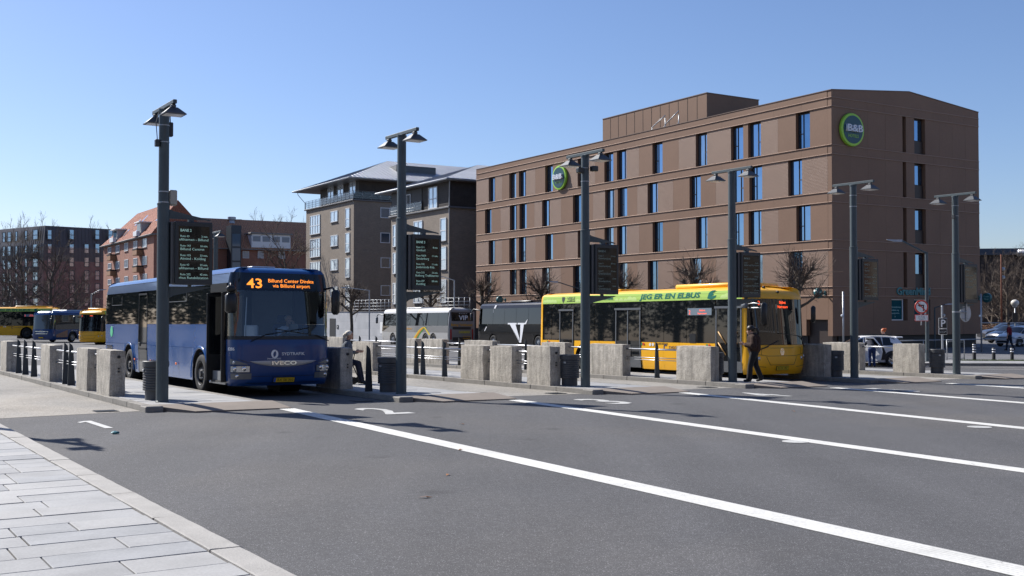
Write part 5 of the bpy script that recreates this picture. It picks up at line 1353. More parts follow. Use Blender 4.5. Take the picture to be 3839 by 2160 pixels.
m_carw = M('white_car_paint', (.72, .73, .75), .3, coat=.8)
k = .87
x, y, _ = at(2215, 922, 47.0)
Mx = WLD(x-2.75*k*.985, y+1.15, 0, 176) @ Matrix.Diagonal((k, k, k, 1))
o = car(Mx, 'white crossover car with its rear door open, a person leaning in', suv, 4.3, [-.85, -3.45], m_carw, .35, .9, [(-1.45, -2.05), (-2.12, -2.9), (-3.0, -3.6)], (-1.32, -1.95), (-3.8, -4.15), M('black_cladding', (.02, .02, .022), .6))
SUV = o
for y0_ in (-.72, .66): mb = MB(); mb.rbox(-2.0, y0_, 1.55, -3.5, y0_+.06, 1.60, .01); mb.build('roof_rail', m_bframe, o)
mb = MB(); mb.rbox(-4.05, -.6, 1.42, -3.7, .6, 1.50, .03); mb.build('roof_spoiler', m_carw, o)
for sg in (-1, 1): mb = MB(); mb.rbox(-4.28, sg*.55, .92, -4.0, sg*.9, 1.03, .02); mb.build('tail_light', M('tail_red', (.4, .01, .01), .25), o)
mb = MB(); mb.rbox(-4.36, -.84, .3, -4.1, .84, .62, .04); mb.build('bumper', M('black_cladding', (.02, .02, .022), .6), o); mb = MB(); mb.rbox(-.2, -.80, .24, .04, .80, .42, .04); mb.build('bumper', M('black_cladding', (.02, .02, .022), .6), o)
mb = MB(); mb.prism([(-2.2,.913,.3),(-3.0,.913,.34),(-3.12,.913,.7),(-2.98,.913,1.02),(-2.15,.913,1.0)], (0,.004,0)); mb.prism([(-2.15,.88,1.0),(-2.98,.88,1.02),(-2.9,.72,1.46),(-2.2,.72,1.46)], (0,.03,0)); mb.build('door_opening', m_dark, o)
Md = Matrix.Translation((-2.14, .93, 0)) @ Matrix.Rotation(R(128), 4, 'Z')
mb = MB(Md); mb.prism([(0,0,.28),(.85,0,.34),(.95,0,.75),(.9,0,1.02),(.55,-.12,1.47),(.05,-.12,1.47),(0,0,1.0)], (0,.05,0)); dr = mb.build('open_door', m_carw, o)
mb = MB(Md); mb.prism([(.06,-.03,1.04),(.8,-.03,1.04),(.53,-.125,1.42),(.08,-.125,1.42)], (0,.06,0)); mb.build('door_glass', m_bglass, dr)
small = [(0,.28,.55,.7,.6,.55),(-.1,.22,.68,.78,.74,.6),(-.5,.2,.82,.82,.9,.66),(-.85,.2,.88,.82,.96,.66),(-1.5,.2,.92,.82,1.38,.58),(-2.1,.2,.94,.82,1.46,.58),(-2.9,.2,.96,.82,1.43,.57),(-3.3,.22,.96,.81,1.3,.56),(-3.5,.28,.94,.78,1.0,.56),(-3.56,.34,.7,.74,.75,.55)]
x, y, _ = at(2478, 868, 78)
o = car(ABS(x+.9, y-1.0, PZ, 210), 'small white hatchback facing the plaza behind the man in red', small, 3.56, [-.6, -3.0], m_carw, .3, .82, [(-1.0, -1.75), (-1.85, -2.7), (-2.78, -3.2)], (-.9, -1.45), (-3.3, -3.48), None, 'steel')
mb = MB(); mb.rbox(-.02, -.42, .56, .03, .42, .66, .015); mb.rbox(-.05, -.6, .3, .015, .6, .42, .015); mb.build('grille', m_bframe, o)
for sg in (-1, 1): mb = MB(); mb.ball((-.12, sg*.6, .66), (.14, .17, .07), 12, 8); mb.build('headlight', m_lamp, o, smooth=True)
mb = MB(); mb.box(.03, -.26, .44, .04, .26, .55); mb.build('number_plate', m_signw, o)
x, y, _ = at(2478, 852, 84)
car(ABS(x+1.2, y+1.5, PZ, 200), 'dark blue car half hidden by the brown building', small, 3.56, [-.6, -3.0], M('dark_car_paint', (.012, .02, .04), .25, coat=.9), .3, .82, [(-1.0, -1.75), (-1.85, -2.7)], (-.9, -1.45), (-3.3, -3.48), None, 'steel')
x, y, _ = at(2530, 840, 92)
o = car(ABS(x-1.2, y+2, PZ, 184), 'dark estate car with a red tail light parked behind the white hatchback', suv, 4.3, [-.85, -3.45], M('graphite_car_paint', (.05, .05, .055), .25, coat=.9), .34, .9, [(-1.45, -2.05), (-2.12, -2.9), (-3.0, -3.6)], (-1.32, -1.95), (-3.8, -4.15))
mb = MB(); mb.rbox(-4.3, .5, .85, -3.95, .91, 1.25, .03); mb.build('tail_light', M('tail_red', (.4, .01, .01), .25), o)

# ------------------------------------------------------------------ buildings
BR = -58.28                                   # street grid: facade axis x runs towards us, y into the block
E2 = Vector((-.526, .851)); E1 = Vector((.851, .526))
def sight(c, dv, u, v):
    """distance along a wall (through c in direction dv) and height of a sighted point"""
    x, y, z = at(u, v, 1.0); rx, ry = x, 1.0
    d = (c[0]*ry-c[1]*rx)/(dv[1]*rx-dv[0]*ry)
    yy = c[1]+d*dv[1]
    return d, EYE+(z-EYE)*yy
WINC = {}
def window(parent, Mx, w, h, frame, pane, kind='two', sill=None, t=.06, dep=.10):
    """window in its wall: x across, z up, outside towards -y"""
    key = (round(w, 1), round(h, 1), frame.name, pane.name, kind, bool(sill), t)
    if key not in WINC:
        w, h = key[0], key[1]
        a = MB(); y0, y1 = -.02, dep
        a.box(0, y0, 0, t, y1, h); a.box(w-t, y0, 0, w, y1, h); a.box(t, y0, 0, w-t, y1, t); a.box(t, y0, h-t, w-t, y1, h)
        if kind in ('two', 'six', 'four'): a.box(w/2-t*.4, y0+.005, t, w/2+t*.4, y1, h-t)
        if kind in ('four', 'six', 'cross'): a.box(t, y0+.006, h*.45-t*.5, w-t, y1, h*.45+t*.5)
        if kind == 'six': a.box(w*.25-t*.3, y0+.007, t, w*.25+t*.3, y1, h-t); a.box(w*.75-t*.3, y0+.007, t, w*.75+t*.3, y1, h-t)
        if kind == 'slim': a.box(w*.62-t*.35, y0+.005, t, w*.62+t*.35, y1, h-t); a.box(w*.62, y0+.006, h*.42, w-t, y1, h*.42+t)
        if kind == 'slimr': a.box(w*.38-t*.35, y0+.005, t, w*.38+t*.35, y1, h-t); a.box(t, y0+.006, h*.42, w*.38, y1, h*.42+t)
        b = MB(); b.face((t*.5, dep*.35, t*.5), (w-t*.5, dep*.35, t*.5), (w-t*.5, dep*.35, h-t*.5), (t*.5, dep*.35, h-t*.5))
        c = MB(); c.box(-.04, -.09, -.07, w+.04, .02, -.01)
        WINC[key] = (a.mesh('window', frame), b.mesh('pane', pane), c.mesh('sill', sill or frame))
    A, B_, C_ = WINC[key]
    o = link('window', A, parent, Mx); link('pane', B_, o)
    if sill: link('sill', C_, o)
    return o
def FX(x, z, y=0): return Matrix.Translation((x, y, z))                                   # on the x-facade (outside -y)
def FY(y, z, x=0): return Matrix.Translation((x, y, z)) @ Matrix.Rotation(R(90), 4, 'Z')  # on the end wall (outside +x)

# ---- brown panelled hotel
m_hot = M('bronze_panel', (.205, .126, .085), .6, .0, spec=.25, var=.06, vs=.4, fine=.04, fs=9, world=True)
m_hot2 = M('bronze_panel_b', (.211, .130, .088), .6, .0, spec=.25, var=.06, vs=.4, fine=.04, fs=9, world=True)
m_hotp = brick('bronze_panel_dimpled', (.2, .123, .083), (.192, .117, .078), (.21, .13, .089), .16, .09, .02, .05, .55, .5, .5)
m_trim = M('bronze_trim', (.29, .19, .14), .45, .2)
m_rev = M('dark_reveal', (.035, .022, .017), .5)
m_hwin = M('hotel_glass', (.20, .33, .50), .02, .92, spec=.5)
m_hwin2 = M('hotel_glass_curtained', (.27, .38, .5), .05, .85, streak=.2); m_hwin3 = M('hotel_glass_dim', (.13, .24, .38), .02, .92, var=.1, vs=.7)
CH = Vector((20.2, 68.4))
H = thing('hotel_building', ABS(20.2, 68.4, 0, BR), 'brown metal-panelled five-storey hotel with round green signs', 'building')
ZR = [(12.42, 14.82), (9.43, 11.79), (6.39, 8.73), (3.42, 5.77)]
LD_, WD_ = 45.1, 14.9
WP = [41.5, 37.7, 36.0, 31.6, 26.6, 22.8, 21.1, 16.6, 11.6, 7.9, 6.2, 1.8]
WQ = [42.2, 37.6, 35.9, 32.1, 27.3, 22.7, 21.0, 17.2, 12.3, 7.9, 6.1, 2.5]
TH = .34
mb = MB(); mb.box(-LD_+.02, TH, -1.8, -TH, WD_-.02, 15.4); mb.build('core_wall', m_rev, H)
rh = random.Random(11)
def hbox(name, x0, y0, z0, x1, y1, z1, mat): mb = MB(); mb.box(x0, y0, z0, x1, y1, z1); return mb.build(name, mat, H)
for r_, (z0, z1) in enumerate(ZR):
    ws = sorted(WP if r_ % 2 == 0 else WQ)
    edge = 0.0
    for i, d0 in enumerate(ws+[LD_]):
        a, b = edge, d0                       # solid wall between openings, in panels
        n = max(1, round((b-a)/1.7)); pw = (b-a)/n
        for q in range(n):
            near = (q == 0 and edge > 0 and (i+r_) % 2 == 0) or (q == n-1 and i < len(ws) and (i+r_) % 2 == 1)
            mat = m_hotp if (near and pw > 1.0) else rh.choice([m_hot, m_hot, m_hot2])
            x0, x1 = -(a+q*pw)-.006, -(a+(q+1)*pw)+.006
            if a == 0 and q == 0: x0 = -TH
            hbox('wall_panel', x0, 0+rh.uniform(-.002, .002), z0+.002, x1, TH, z1-.002, mat)
        edge = d0+1.21
        if i < len(ws):
            k = 'slim' if (r_+i) % 2 else 'slimr'
            window(H, FX(-(d0+1.21), z0+.03, TH-.1), 1.21, z1-z0-.06, m_rev, rh.choice([m_hwin, m_hwin, m_hwin2, m_hwin3]), k, None, .05, .09)
bands = [(14.85, 15.40), (11.82, 12.39), (8.76, 9.40), (5.80, 6.36), (2.83, 3.39)]
for z0, z1 in bands:
    n = 18
    for q in range(n): hbox('band_panel', -LD_+q*LD_/n+.004, -.01, z0, -LD_+(q+1)*LD_/n-.004 if q < n-1 else -TH, TH-.02, z1, rh.choice([m_hot, m_hot2]))
    for q in range(9): hbox('band_panel', -TH+.02, .0+q*WD_/9+.004, z0, .01, (q+1)*WD_/9-.004, z1, rh.choice([m_hot, m_hot2]))
    for z in (z0-.03, z1-.02):
        mb = MB(); mb.rbox(-LD_, -.06, z, .05, .03, z+.05, .012); mb.rbox(-.03, .031, z, .05, WD_, z+.05, .012); mb.build('ledge', m_trim, H)
# parapet, gable and roof
mb = MB(); mb.box(-LD_, -.015, 15.43, -TH, TH, 15.86); mb.build('parapet', m_hot, H)
mb = MB(); mb.prism([(-.3, 0, 15.43), (-.3, WD_, 15.43), (-.3, WD_, 15.86), (-.3, WD_/2, 16.52), (-.3, 0, 15.86)], (.302, 0, 0)); mb.build('gable', m_hot2, H)
mb = MB(); mb.box(-LD_-.03, -.05, 15.86, .02, .3, 15.90); mb.prism([(-.32, .0, 15.862), (-.32, WD_/2, 16.522), (-.32, WD_/2, 16.57), (-.32, 0, 15.91)], (.36, 0, 0)); mb.prism([(-.32, WD_, 15.862), (-.32, WD_/2, 16.522), (-.32, WD_/2, 16.57), (-.32, WD_, 15.91)], (.36, 0, 0)); mb.build('coping', M('coping_dark', (.16, .105, .08), .5), H)
mb = MB(); mb.add([(-LD_, .3, 15.7), (-.3, .3, 15.7), (-.3, WD_/2, 16.5), (-LD_, WD_/2, 16.5), (-LD_, WD_, 15.7), (-.3, WD_, 15.7)], [(0,1,2,3), (3,2,5,4)]); mb.build('roof', M('roof_felt', (.06, .06, .065), .9, var=.15), H)
mb = MB(); mb.box(-28.27, 3, 15.6, -14.94, 8.43, 18.56); ph = mb.build('plant_room', m_hot, H)
mb = MB(); mb.box(-28.3, 2.96, 18.561, -14.9, 8.47, 18.62); mb.build('coping', M('coping_dark', (.16, .105, .08), .5), ph)
mb = MB()
for q in range(1, 12): x = -28.27+q*13.33/12; mb.box(x-.01, 2.985, 15.9, x+.01, 2.999, 18.5)
mb.build('panel_seam', m_rev, ph)
mb = MB(); mb.ball((-2.2, 12.6, 16.0), (.7, .7, .5), 16, 8); mb.build('roof_dome', M('dome_plastic', (.5, .53, .56), .3), H, smooth=True)
o2 = MB()
for x in (-19.3, -17.7, -16.1): o2.tube([(x, 1.2, 15.6), (x, 1.2, 16.9 if x > -19 else 16.4)], .04, 6)
o2.tube([(-19.3, 1.2, 16.4), (-17.7, 1.2, 17.1)], .04, 6); o2.tube([(-17.7, 1.2, 16.4), (-16.1, 1.2, 17.2)], .04, 6); o2.tube([(-18.6, 1.25, 15.7), (-17.7, 1.25, 16.4)], .03, 6); o2.tube([(-17.0, 1.25, 15.7), (-16.1, 1.25, 16.4)], .03, 6)
o2.build('roof_rail', m_galv, H, smooth=True)
# end wall: panels, slots and windows
for r_, (z0, z1) in enumerate(ZR):
    for (a, b) in [(0, 1.7), (1.7, 3.4), (3.4, 5.1), (5.1, 6.79), (7.14, 7.99), (9.11, 10.6), (10.6, 12.0), (12.0, 13.4), (13.4, WD_)]:
        mb = MB(); mb.box(-TH, a+.004, z0+.002, rh.uniform(-.002, .002), b-.004, z1-.002); mb.build('wall_panel', rh.choice([m_hot, m_hot2]), H)
    mb = MB(); mb.box(-TH-.02, 6.79, z0, -TH+.02, 7.14, z1); mb.build('slot', m_dark, H)
    w_ = window(H, FY(7.99, z0+.9, -TH+.06), 1.12, z1-z0-.95, m_rev, m_hwin, 'plain', None, .05, .09)
    mb = MB(); mb.box(-TH, 8.0, z0+.02, -TH+.14, 9.1, z0+.88); mb.build('spandrel', m_rev, H)
# ground storey
m_gf = m_hot
for q in range(22):
    a, b = 2.2+q*(LD_-2.2)/22, 2.2+(q+1)*(LD_-2.2)/22
    hbox('wall_panel', -b+.004, 0, .28, -a-.004, TH-.01, 2.8, rh.choice([m_hot, m_hot2]))
hbox('wall_panel', -2.19, 0, 1.32, -TH, TH-.01, 2.8, m_hot); hbox('wall_panel', -.31, 0, .28, -TH+.001-.05, TH-.01, 1.315, m_hot2)
for (a, b) in [(0, 1.9), (1.9, 3.8), (3.8, 5.57), (7.16, 7.84), (9.48, 11.2), (11.2, 13.0), (13.0, WD_)]: hbox('wall_panel', -TH, a+.004, .28, 0, b-.004, 2.8, rh.choice([m_hot, m_hot2]))
for (a, b) in [(5.57, 7.16), (7.84, 9.48)]:
    hbox('wall_panel', -TH, a, .28, 0, b, 1.24, m_hot); hbox('wall_panel', -TH, a, 2.66, 0, b, 2.8, m_hot)
    w_ = window(H, FY(a, 1.25, -.16), b-a-.3, 1.4, m_white, M('teal_poster', (.006, .075, .095), .7, spec=.1), 'plain', None, .06, .09)
m_mint = M('mint_letters', (.35, .62, .6), .5)
for k, s in enumerate(['Smartphones,', 'tablets og', 'computere.']): text(s, H, m_mint, TM((-.155, 5.75, 2.08-.2*k), (0,1,0), (0,0,1)), h=.11, ext=.002, align='LEFT', w=[.95, .72, .78][k])
text('R', H, m_mint, TM((-.155, 6.1, 1.45), (0,1,0), (0,0,1)), h=.1)
text('GreenMind', H, M('teal_letters', (.01, .16, .18), .4), TM((.03, 7.72, 2.95), (0,1,0), (0,0,1)), h=.48, w=3.4, ext=.05, bold=.03)
mb = MB()
for (cy, cz) in ((8.95, 2.42), (8.95, 1.72)):
    for q in range(8):
        an = q*math.pi/4; mb.box(-.158, cy+.16*math.cos(an)-.04, cz+.16*math.sin(an)-.04, -.153, cy+.16*math.cos(an)+.04, cz+.16*math.sin(an)+.04)
mb.build('poster_print', m_mint, H)
mb = MB(); mb.box(-LD_+.3, .25, -1.9, -2.3, WD_-.3, .26); mb.box(-2.3, .8, -1.9, -.25, WD_-.3, .26); mb.build('plinth', M('black_plinth', (.012, .012, .013), .6), H)
# recessed entrance
mb = MB(); mb.box(-2.15, .62, -.66, -.4, .66, 1.3); en = mb.build('entrance', m_bglass, H)
mb = MB()
for x in (-2.15, -1.3, -.46): mb.box(x, .55, -.66, x+.07, .60, 1.3)
mb.box(-2.15, .55, 1.2, -.4, .6, 1.3); mb.box(-2.15, .55, -.02, -.4, .6, .06); mb.build('door_frame', m_galv, en)
# round hotel signs
m_lg = M('sign_lime', (.30, .58, .05), .4); m_navy = M('sign_navy', (.006, .055, .075), .35); m_lett = M('sign_letters', (.66, .69, .75), .4)
def roundsign(Mx):
    mb = MB(Mx); mb.lathe([(.9, .0), (1.06, .02), (1.08, .1), (1.04, .2), (.92, .22)], 48, (0,0,0)); sg = mb.build('round_sign', m_lg, H, auto=40)
    mb = MB(Mx); mb.lathe([(.9, .19), (.9, .235), (.88, .24)], 48); mb.build('sign_face', m_navy, sg)
    text('B&B', sg, m_lett, Mx @ Matrix.Translation((0, -.14, .33)), h=.44, w=1.4, ext=.09, bold=.015)
    text('HOTELS', sg, m_lg, Mx @ Matrix.Translation((0, -.5, .245)), h=.2, w=.95, ext=.006)
roundsign(Matrix.Translation((-30.33, -.02, 13.5)) @ Matrix.Rotation(R(90), 4, 'X'))
roundsign(Matrix.Translation((.02, 1.72, 13.45)) @ Matrix.Rotation(R(90), 4, 'Z') @ Matrix.Rotation(R(90), 4, 'X'))
# drum signs on brackets
def drum(x, y, z, ax, lab):
    o = thing('blade_sign', H.matrix_world @ Matrix.Translation((x, y, z)) @ (Matrix.Rotation(R(90), 4, 'Z') if ax else Matrix.Identity(4)), lab, 'sign', 'round shop blade signs')
    mb = MB(); mb.lathe([(.3, -.11), (.33, -.09), (.33, .09), (.3, .11)], 28, (0, 0, 0), 'x'); mb.build('drum', M('teal_sign', (.008, .11, .12), .35), o, auto=40)
    mb = MB(); mb.tube([(0, .3, 0), (0, .62, 0)], .05, 8); mb.rbox(-.08, .58, -.16, .08, .64, .16); mb.build('bracket', M('teal_sign', (.008, .11, .12), .35), o)
    for sg in (1, -1):
        text('Green', o, m_mint, TM((sg*.112, 0, .03), (0, sg, 0), (0, 0, 1)), h=.13, w=.4, ext=.002); text('Mind', o, m_mint, TM((sg*.112, 0, -.16), (0, sg, 0), (0, 0, 1)), h=.13, w=.34, ext=.002)
drum(-.6, -.64, 2.98, 0, 'teal round shop sign jutting out by the brown building\'s corner')
drum(-39.6, -.64, 2.98, 0, 'teal round shop sign above the black coach roof')
o_ = drum(.64, 14.75, 2.8, 1, 'teal round shop sign at the far end of the shaded wall')

# ---- grey-brown brick flats, two blocks
m_gbr = brick('grey_brown_brick', (.16, .125, .095), (.215, .17, .13), (.25, .22, .19), .26, .085, .014, .08)
m_slat = M('dark_timber_boards', (.035, .027, .023), .7, var=.3, vs=1.5, streak=.15)
m_zinc = M('zinc_roof', (.33, .34, .36), .4, .5, var=.08, vs=.5); m_eave = M('eave_grey', (.22, .21, .2), .7)
m_fwin = M('sky_reflection_pane', (.5, .58, .66), .06, .55); m_wfr = M('window_frame_white', (.62, .64, .66), .5); m_led2 = M('lead_ledge', (.12, .12, .13), .6)  # pane's pale blue base colour carries the sky's reflection
def hip_roof(parent, x0, x1, y0, y1, z, h, ov, mat, seams=True):
    a, b = (y1-y0)/2+ov, ov
    p = [(x0-ov, y0-ov, z), (x1+ov, y0-ov, z), (x1+ov, y1+ov, z), (x0-ov, y1+ov, z)]
    a = (x1-x0)/2+ov; xm = (x0+x1)/2       # ridge runs into the block
    r0, r1 = (xm, y0-ov+a, z+h), (xm, y1+ov-a, z+h)
    q = [(x, y, zz-.16) for x, y, zz in p]
    mb = MB(); mb.add(p+[r0, r1]+q, [(0,1,4), (1,2,5,4), (2,3,5), (3,0,4,5), (0,6,7,1), (1,7,8,2), (2,8,9,3), (3,9,6,0), (9,8,7,6)]); o = mb.build('roof', mat, parent)
    if seams:
        mb = MB()
        def seam(e0, e1, t0, t1, n):
            for k in range(1, n):
                f = k/n; A = Vector(e0).lerp(Vector(e1), f)
                # run straight up the slope to the hip or ridge
                u_ = (Vector(e1)-Vector(e0)).normalized(); up = (Vector(t0)-Vector(e0)); up = (up-u_*up.dot(u_))
                d0 = (Vector(t0)-Vector(e0)).dot(u_); d1 = (Vector(e1)-Vector(t1)).dot(u_); L = (Vector(e1)-Vector(e0)).length
                s_ = L*f; fr = min(1, s_/max(.01, d0), (L-s_)/max(.01, d1))
                mb.tube([A+Vector((0,0,.005)), A+up*fr+Vector((0,0,.005))], .012, 4)
        seam(p[0], p[1], r0, r0, 30); seam(p[1], p[2], r0, r1, 70)
        mb.build('roof_seam', mat, o)
    mb = MB()
    mb.tube([(x, y, zz-.05) for x, y, zz in p]+[(p[0][0], p[0][1], p[0][2]-.05)], .07, 6); mb.build('gutter', m_galv, o)
    return o
def balcony_rail(parent, pts, z, h=1.1, step=1.3, glass=True):
    mb = MB(); g = MB()
    for (a, b) in zip(pts, pts[1:]):
        A, B_ = Vector((*a, z)), Vector((*b, z)); L = (B_-A).length; n = max(1, int(L/step))
        for zz in (h, h*.72, h*.45, h*.18): mb.tube([A+Vector((0,0,zz)), B_+Vector((0,0,zz))], .022, 5)
        for k in range(n+1): P_ = A.lerp(B_, k/n); mb.tube([P_, P_+Vector((0,0,h))], .03, 5)
        if glass: g.face(A+Vector((0,0,.1)), B_+Vector((0,0,.1)), B_+Vector((0,0,h-.08)), A+Vector((0,0,h-.08)))
    o = mb.build('balcony_rail', m_galv, parent, smooth=True)
    if glass: g.build('rail_glass', glass_clear('balcony_glass', (.55, .62, .66), 1.6), o)
    return o
def flats(corner, label, u_l, ledge_v, eave_v, wins, dwins, depth, ph, terr, Y):
    c = Vector(corner); F = thing('apartment_block', ABS(c.x, c.y, 0, BR), label, 'building')
    dl, _ = sight(c, E2, u_l, 600); _, zl = sight(c, E2, wins['corner_u'], ledge_v); _, ze = sight(c, E2, wins['corner_u'], eave_v)
    mb = MB(); mb.box(-dl, 0, -2, 0, depth, zl-.12); mb.build('wall', m_gbr, F)
    mb = MB(); mb.rbox(-dl-.25, -.25, zl-.12, .25, depth+.2, zl+.06, .03); mb.build('ledge', m_led2, F)
    x0, x1, y0 = ph
    if x0 is None: x0 = -dl
    mb = MB(); mb.box(x0, y0, zl+.06, x1, depth-.3, ze); mb.build('penthouse_wall', m_slat, F)
    n = 12
    mb = MB()
    for k in range(n): mb.box(x0, y0-.02, zl+.1+k*(ze-zl-.2)/n, x1+.02, y0-.001, zl+.1+(k+.82)*(ze-zl-.2)/n); mb.box(x1+.001, y0, zl+.1+k*(ze-zl-.2)/n, x1+.02, depth-.3, zl+.1+(k+.82)*(ze-zl-.2)/n)
    mb.build('timber_board', m_slat, F)['kind'] = 'stuff'
    for (u0, v0, u1, v1, kd) in wins['lit']:
        d0, z1 = sight(c, E2, u1, v0); d1, _ = sight(c, E2, u0, v0); _, z0 = sight(c, E2, u1, v1)
        window(F, FX(-d1, z0, -.075), d1-d0, z1-z0, m_wfr, m_fwin, kd, m_led2, .09)
    for (u0, v0, u1, v1, kd) in wins.get('pent', []):
        cc = c+E1*y0
        d0, z1 = sight(cc, E2, u1, v0); d1, _ = sight(cc, E2, u0, v0); _, z0 = sight(cc, E2, u1, v1)
        window(F, FX(-d1, max(z0, zl+.1), y0-.1), d1-d0, z1-max(z0, zl+.1), m_wfr, m_fwin, kd, None, .09)
    for (u0, v0, u1, v1, kd) in dwins:
        d0, z1 = sight(c, E1, u0, v0); d1, _ = sight(c, E1, u1, v0); _, z0 = sight(c, E1, u0, v1)
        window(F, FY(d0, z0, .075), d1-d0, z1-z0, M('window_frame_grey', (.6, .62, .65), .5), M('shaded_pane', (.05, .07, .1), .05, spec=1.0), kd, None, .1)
    return F, dl, zl, ze
# zoomed survey of block windows: (u0, v0, u1, v1)
def Z3(l): return [((1100+a*.4141)/1.4906, (550+b*.4141)/1.4906, (1100+c_*.4141)/1.4906, (550+d_*.4141)/1.4906, k) for a, b, c_, d_, k in l]
A_l = Z3([(155,612,245,785,'six'),(155,828,245,995,'six'),(155,1042,245,1200,'six'),(340,574,403,676,'two'),(340,797,403,897,'two'),(340,1018,403,1117,'two'),(340,1265,403,1360,'two'),
          (475,552,513,730,'cross'),(475,778,513,955,'cross'),(475,1003,513,1183,'cross'),(475,1258,513,1440,'cross'),(155,1262,245,1430,'six')])
A_p = Z3([(315,362,370,470,'two'),(402,338,458,450,'two'),(512,308,570,425,'two')])
A_d = Z3([(787,552,872,645,'plain'),(787,780,874,872,'plain'),(789,1006,876,1098,'plain'),(790,1258,878,1350,'plain')])
F, dl, zl, ze = flats((-20.8, 142.5), 'grey-brown brick flats with glass-railed roof terrace and zinc roof, behind the bus', 770, 502, 449, {'corner_u': 890, 'lit': A_l, 'pent': A_p}, A_d, 44, (-14.0, -.4, .9), None, 142)
hip_roof(F, -dl-.6, .2, 0, 44, ze, 4.0, 1.4, m_zinc)
balcony_rail(F, [(-dl, -.1), (.1, -.1), (.1, 9)], zl+.06)
dd, zz = sight(Vector((-20.8, 142.5)), E1, 958, 500)
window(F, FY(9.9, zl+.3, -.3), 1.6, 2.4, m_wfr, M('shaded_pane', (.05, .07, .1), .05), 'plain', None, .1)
mb = MB(); mb.box(-7.2, 7.6, ze+.2, -3, 13.7, ze+2.7); mb.build('roof_plant_room', M('plant_grey', (.075, .085, .095), .5, .2, var=.1), F)
mb = MB(); mb.tube([(-dl-.9, -1.0, ze-.2), (-dl-.9, -.9, ze-.6), (-dl-.1, -.15, zl+1.0), (-dl-.1, -.15, zl)], .05, 6); mb.build('downpipe', m_galv, F, smooth=True)
B_l = Z3([(1335,638,1390,850,'cross'),(1335,905,1390,1112,'cross'),(1335,1205,1390,1412,'cross'),(905,708,931,905,'cross'),(905,955,931,1150,'cross'),(905,1232,931,1425,'cross'),(1093,668,1172,800,'two'),(1093,925,1172,1060,'two'),(1093,1245,1172,1415,'two')])
B_p = Z3([(1003,428,1068,560,'two'),(1230,360,1310,568,'four')])
F, dl, zl, ze = flats((-6.45, 112.0), 'grey-brown brick flats with dark timber top storey beside the brown hotel', 984, 520, 451, {'corner_u': 1131, 'lit': B_l, 'pent': B_p}, [], 38, (None, -.05, .05), None, 112)
hip_roof(F, -dl-1.2, .2, 0, 38, ze, 2.9, 1.0, m_zinc)
balcony_rail(F, [(-dl, -.12), (-6.2, -.12)], zl+.06)
mb = MB(); mb.box(-dl+.2, -.02, zl+.1, -6.3, .03, ze-.3); mb.build('terrace_recess', m_dark, F)
mb = MB(); mb.tube([(.6, -.3, ze-.1), (.35, -.2, ze-.6), (.12, -.1, zl+.2), (.12, -.1, -1)], .055, 6); mb.build('downpipe', m_galv, F, smooth=True)
# podium wall with railing
m_podium = brick('pale_concrete_panels', (.36, .37, .385), (.43, .435, .45), (.3, .3, .31), 1.5, .75, .008, .08, .8, .5, .08)
P0 = Vector((-9.85, 109.9))
o = thing('podium_wall', ABS(P0.x, P0.y, 0, BR), 'pale grey panel wall in front of the grey-brown flats', 'wall')
mb = MB(); mb.box(-26, 0, -2.2, 11.5, .4, 1.85); mb.build('wall', m_podium, o)
mb = MB(); mb.box(-26, -.05, 1.851, 11.5, .45, 1.93); mb.build('coping', m_led2, o)
mb = MB(); mb.box(-22.4, -.03, -1.5, -20.6, .1, 1.1); mb.build('doorway', m_dark, o)
mb = MB(); mb.box(-20.2, -.04, -.1, -19.7, -.005, .35); mb.build('parking_plate', m_signk, o)
text('P', o, m_signw, TM((-19.95, -.045, -.02), (1,0,0), (0,0,1)), h=.28)
mb = MB(); mb.box(-8.2, -.03, -.45, -7.4, -.005, .75); mb.build('notice_board', m_signw, o)
balcony_rail(o, [(-17.5, .2), (-5.5, .2)], 1.93, 1.25, 1.0, False); balcony_rail(o, [(1.5, .2), (11, .2)], 1.93, 1.25, 1.0, False)

# ---- red brick flats with tiled roof
m_rbr = brick('red_brick', (.25, .085, .055), (.32, .12, .075), (.3, .2, .15), .26, .085, .012, .1)
m_tile = roof_tile('red_tiles', (.36, .125, .07), (.26, .085, .05))
m_rpane = M('red_flats_pane', (.5, .56, .62), .08, .45)
def roof_faces(parent, faces, name='roof', mat=None):
    mb = MB(); uvs = []
    for f in faces:
        mb.face(*f); v = [Vector(p) for p in f]
        n = (v[1]-v[0]).cross(v[2]-v[0]).normalized(); h = Vector((0,0,1)).cross(n); h = h.normalized() if h.length > .01 else Vector((1,0,0)); up = n.cross(h)
        uvs += [(p.dot(h), p.dot(up)) for p in v]
    mb.uv = uvs
    return mb.build(name, mat or m_tile, parent)
RC = Vector((-58.8, 178.0))
RB = thing('red_brick_flats', ABS(RC.x, RC.y, 0, BR), 'sunlit red brick flats with tiled roof, dormers and balconies', 'building')
ez = 14.9; L_ = 40.0; Wd = 8.6
mb = MB(); mb.box(-L_, 0, -3, 0, Wd, ez); mb.build('wall', m_rbr, RB)
ap0, ap1 = (-1.6, Wd/2, 20.7), (-31, Wd/2, 20.7)
e = .6
roof_faces(RB, [[(-L_-e, -e, ez-.2), (e, -e, ez-.2), ap0, ap1], [(e, -e, ez-.2), (e, Wd+e, ez-.2), ap0], [(e, Wd+e, ez-.2), (-L_-e, Wd+e, ez-.2), ap1, ap0], [(-L_-e, Wd+e, ez-.2), (-L_-e, -e, ez-.2), ap1]])
mb = MB(); mb.box(-L_-e, -e, ez-.35, e, -.02, ez-.21); mb.tube([(-L_-e, -e, ez-.2), (e, -e, ez-.2), (e, Wd+e, ez-.2)], .1, 6); mb.build('gutter', m_eave, RB)
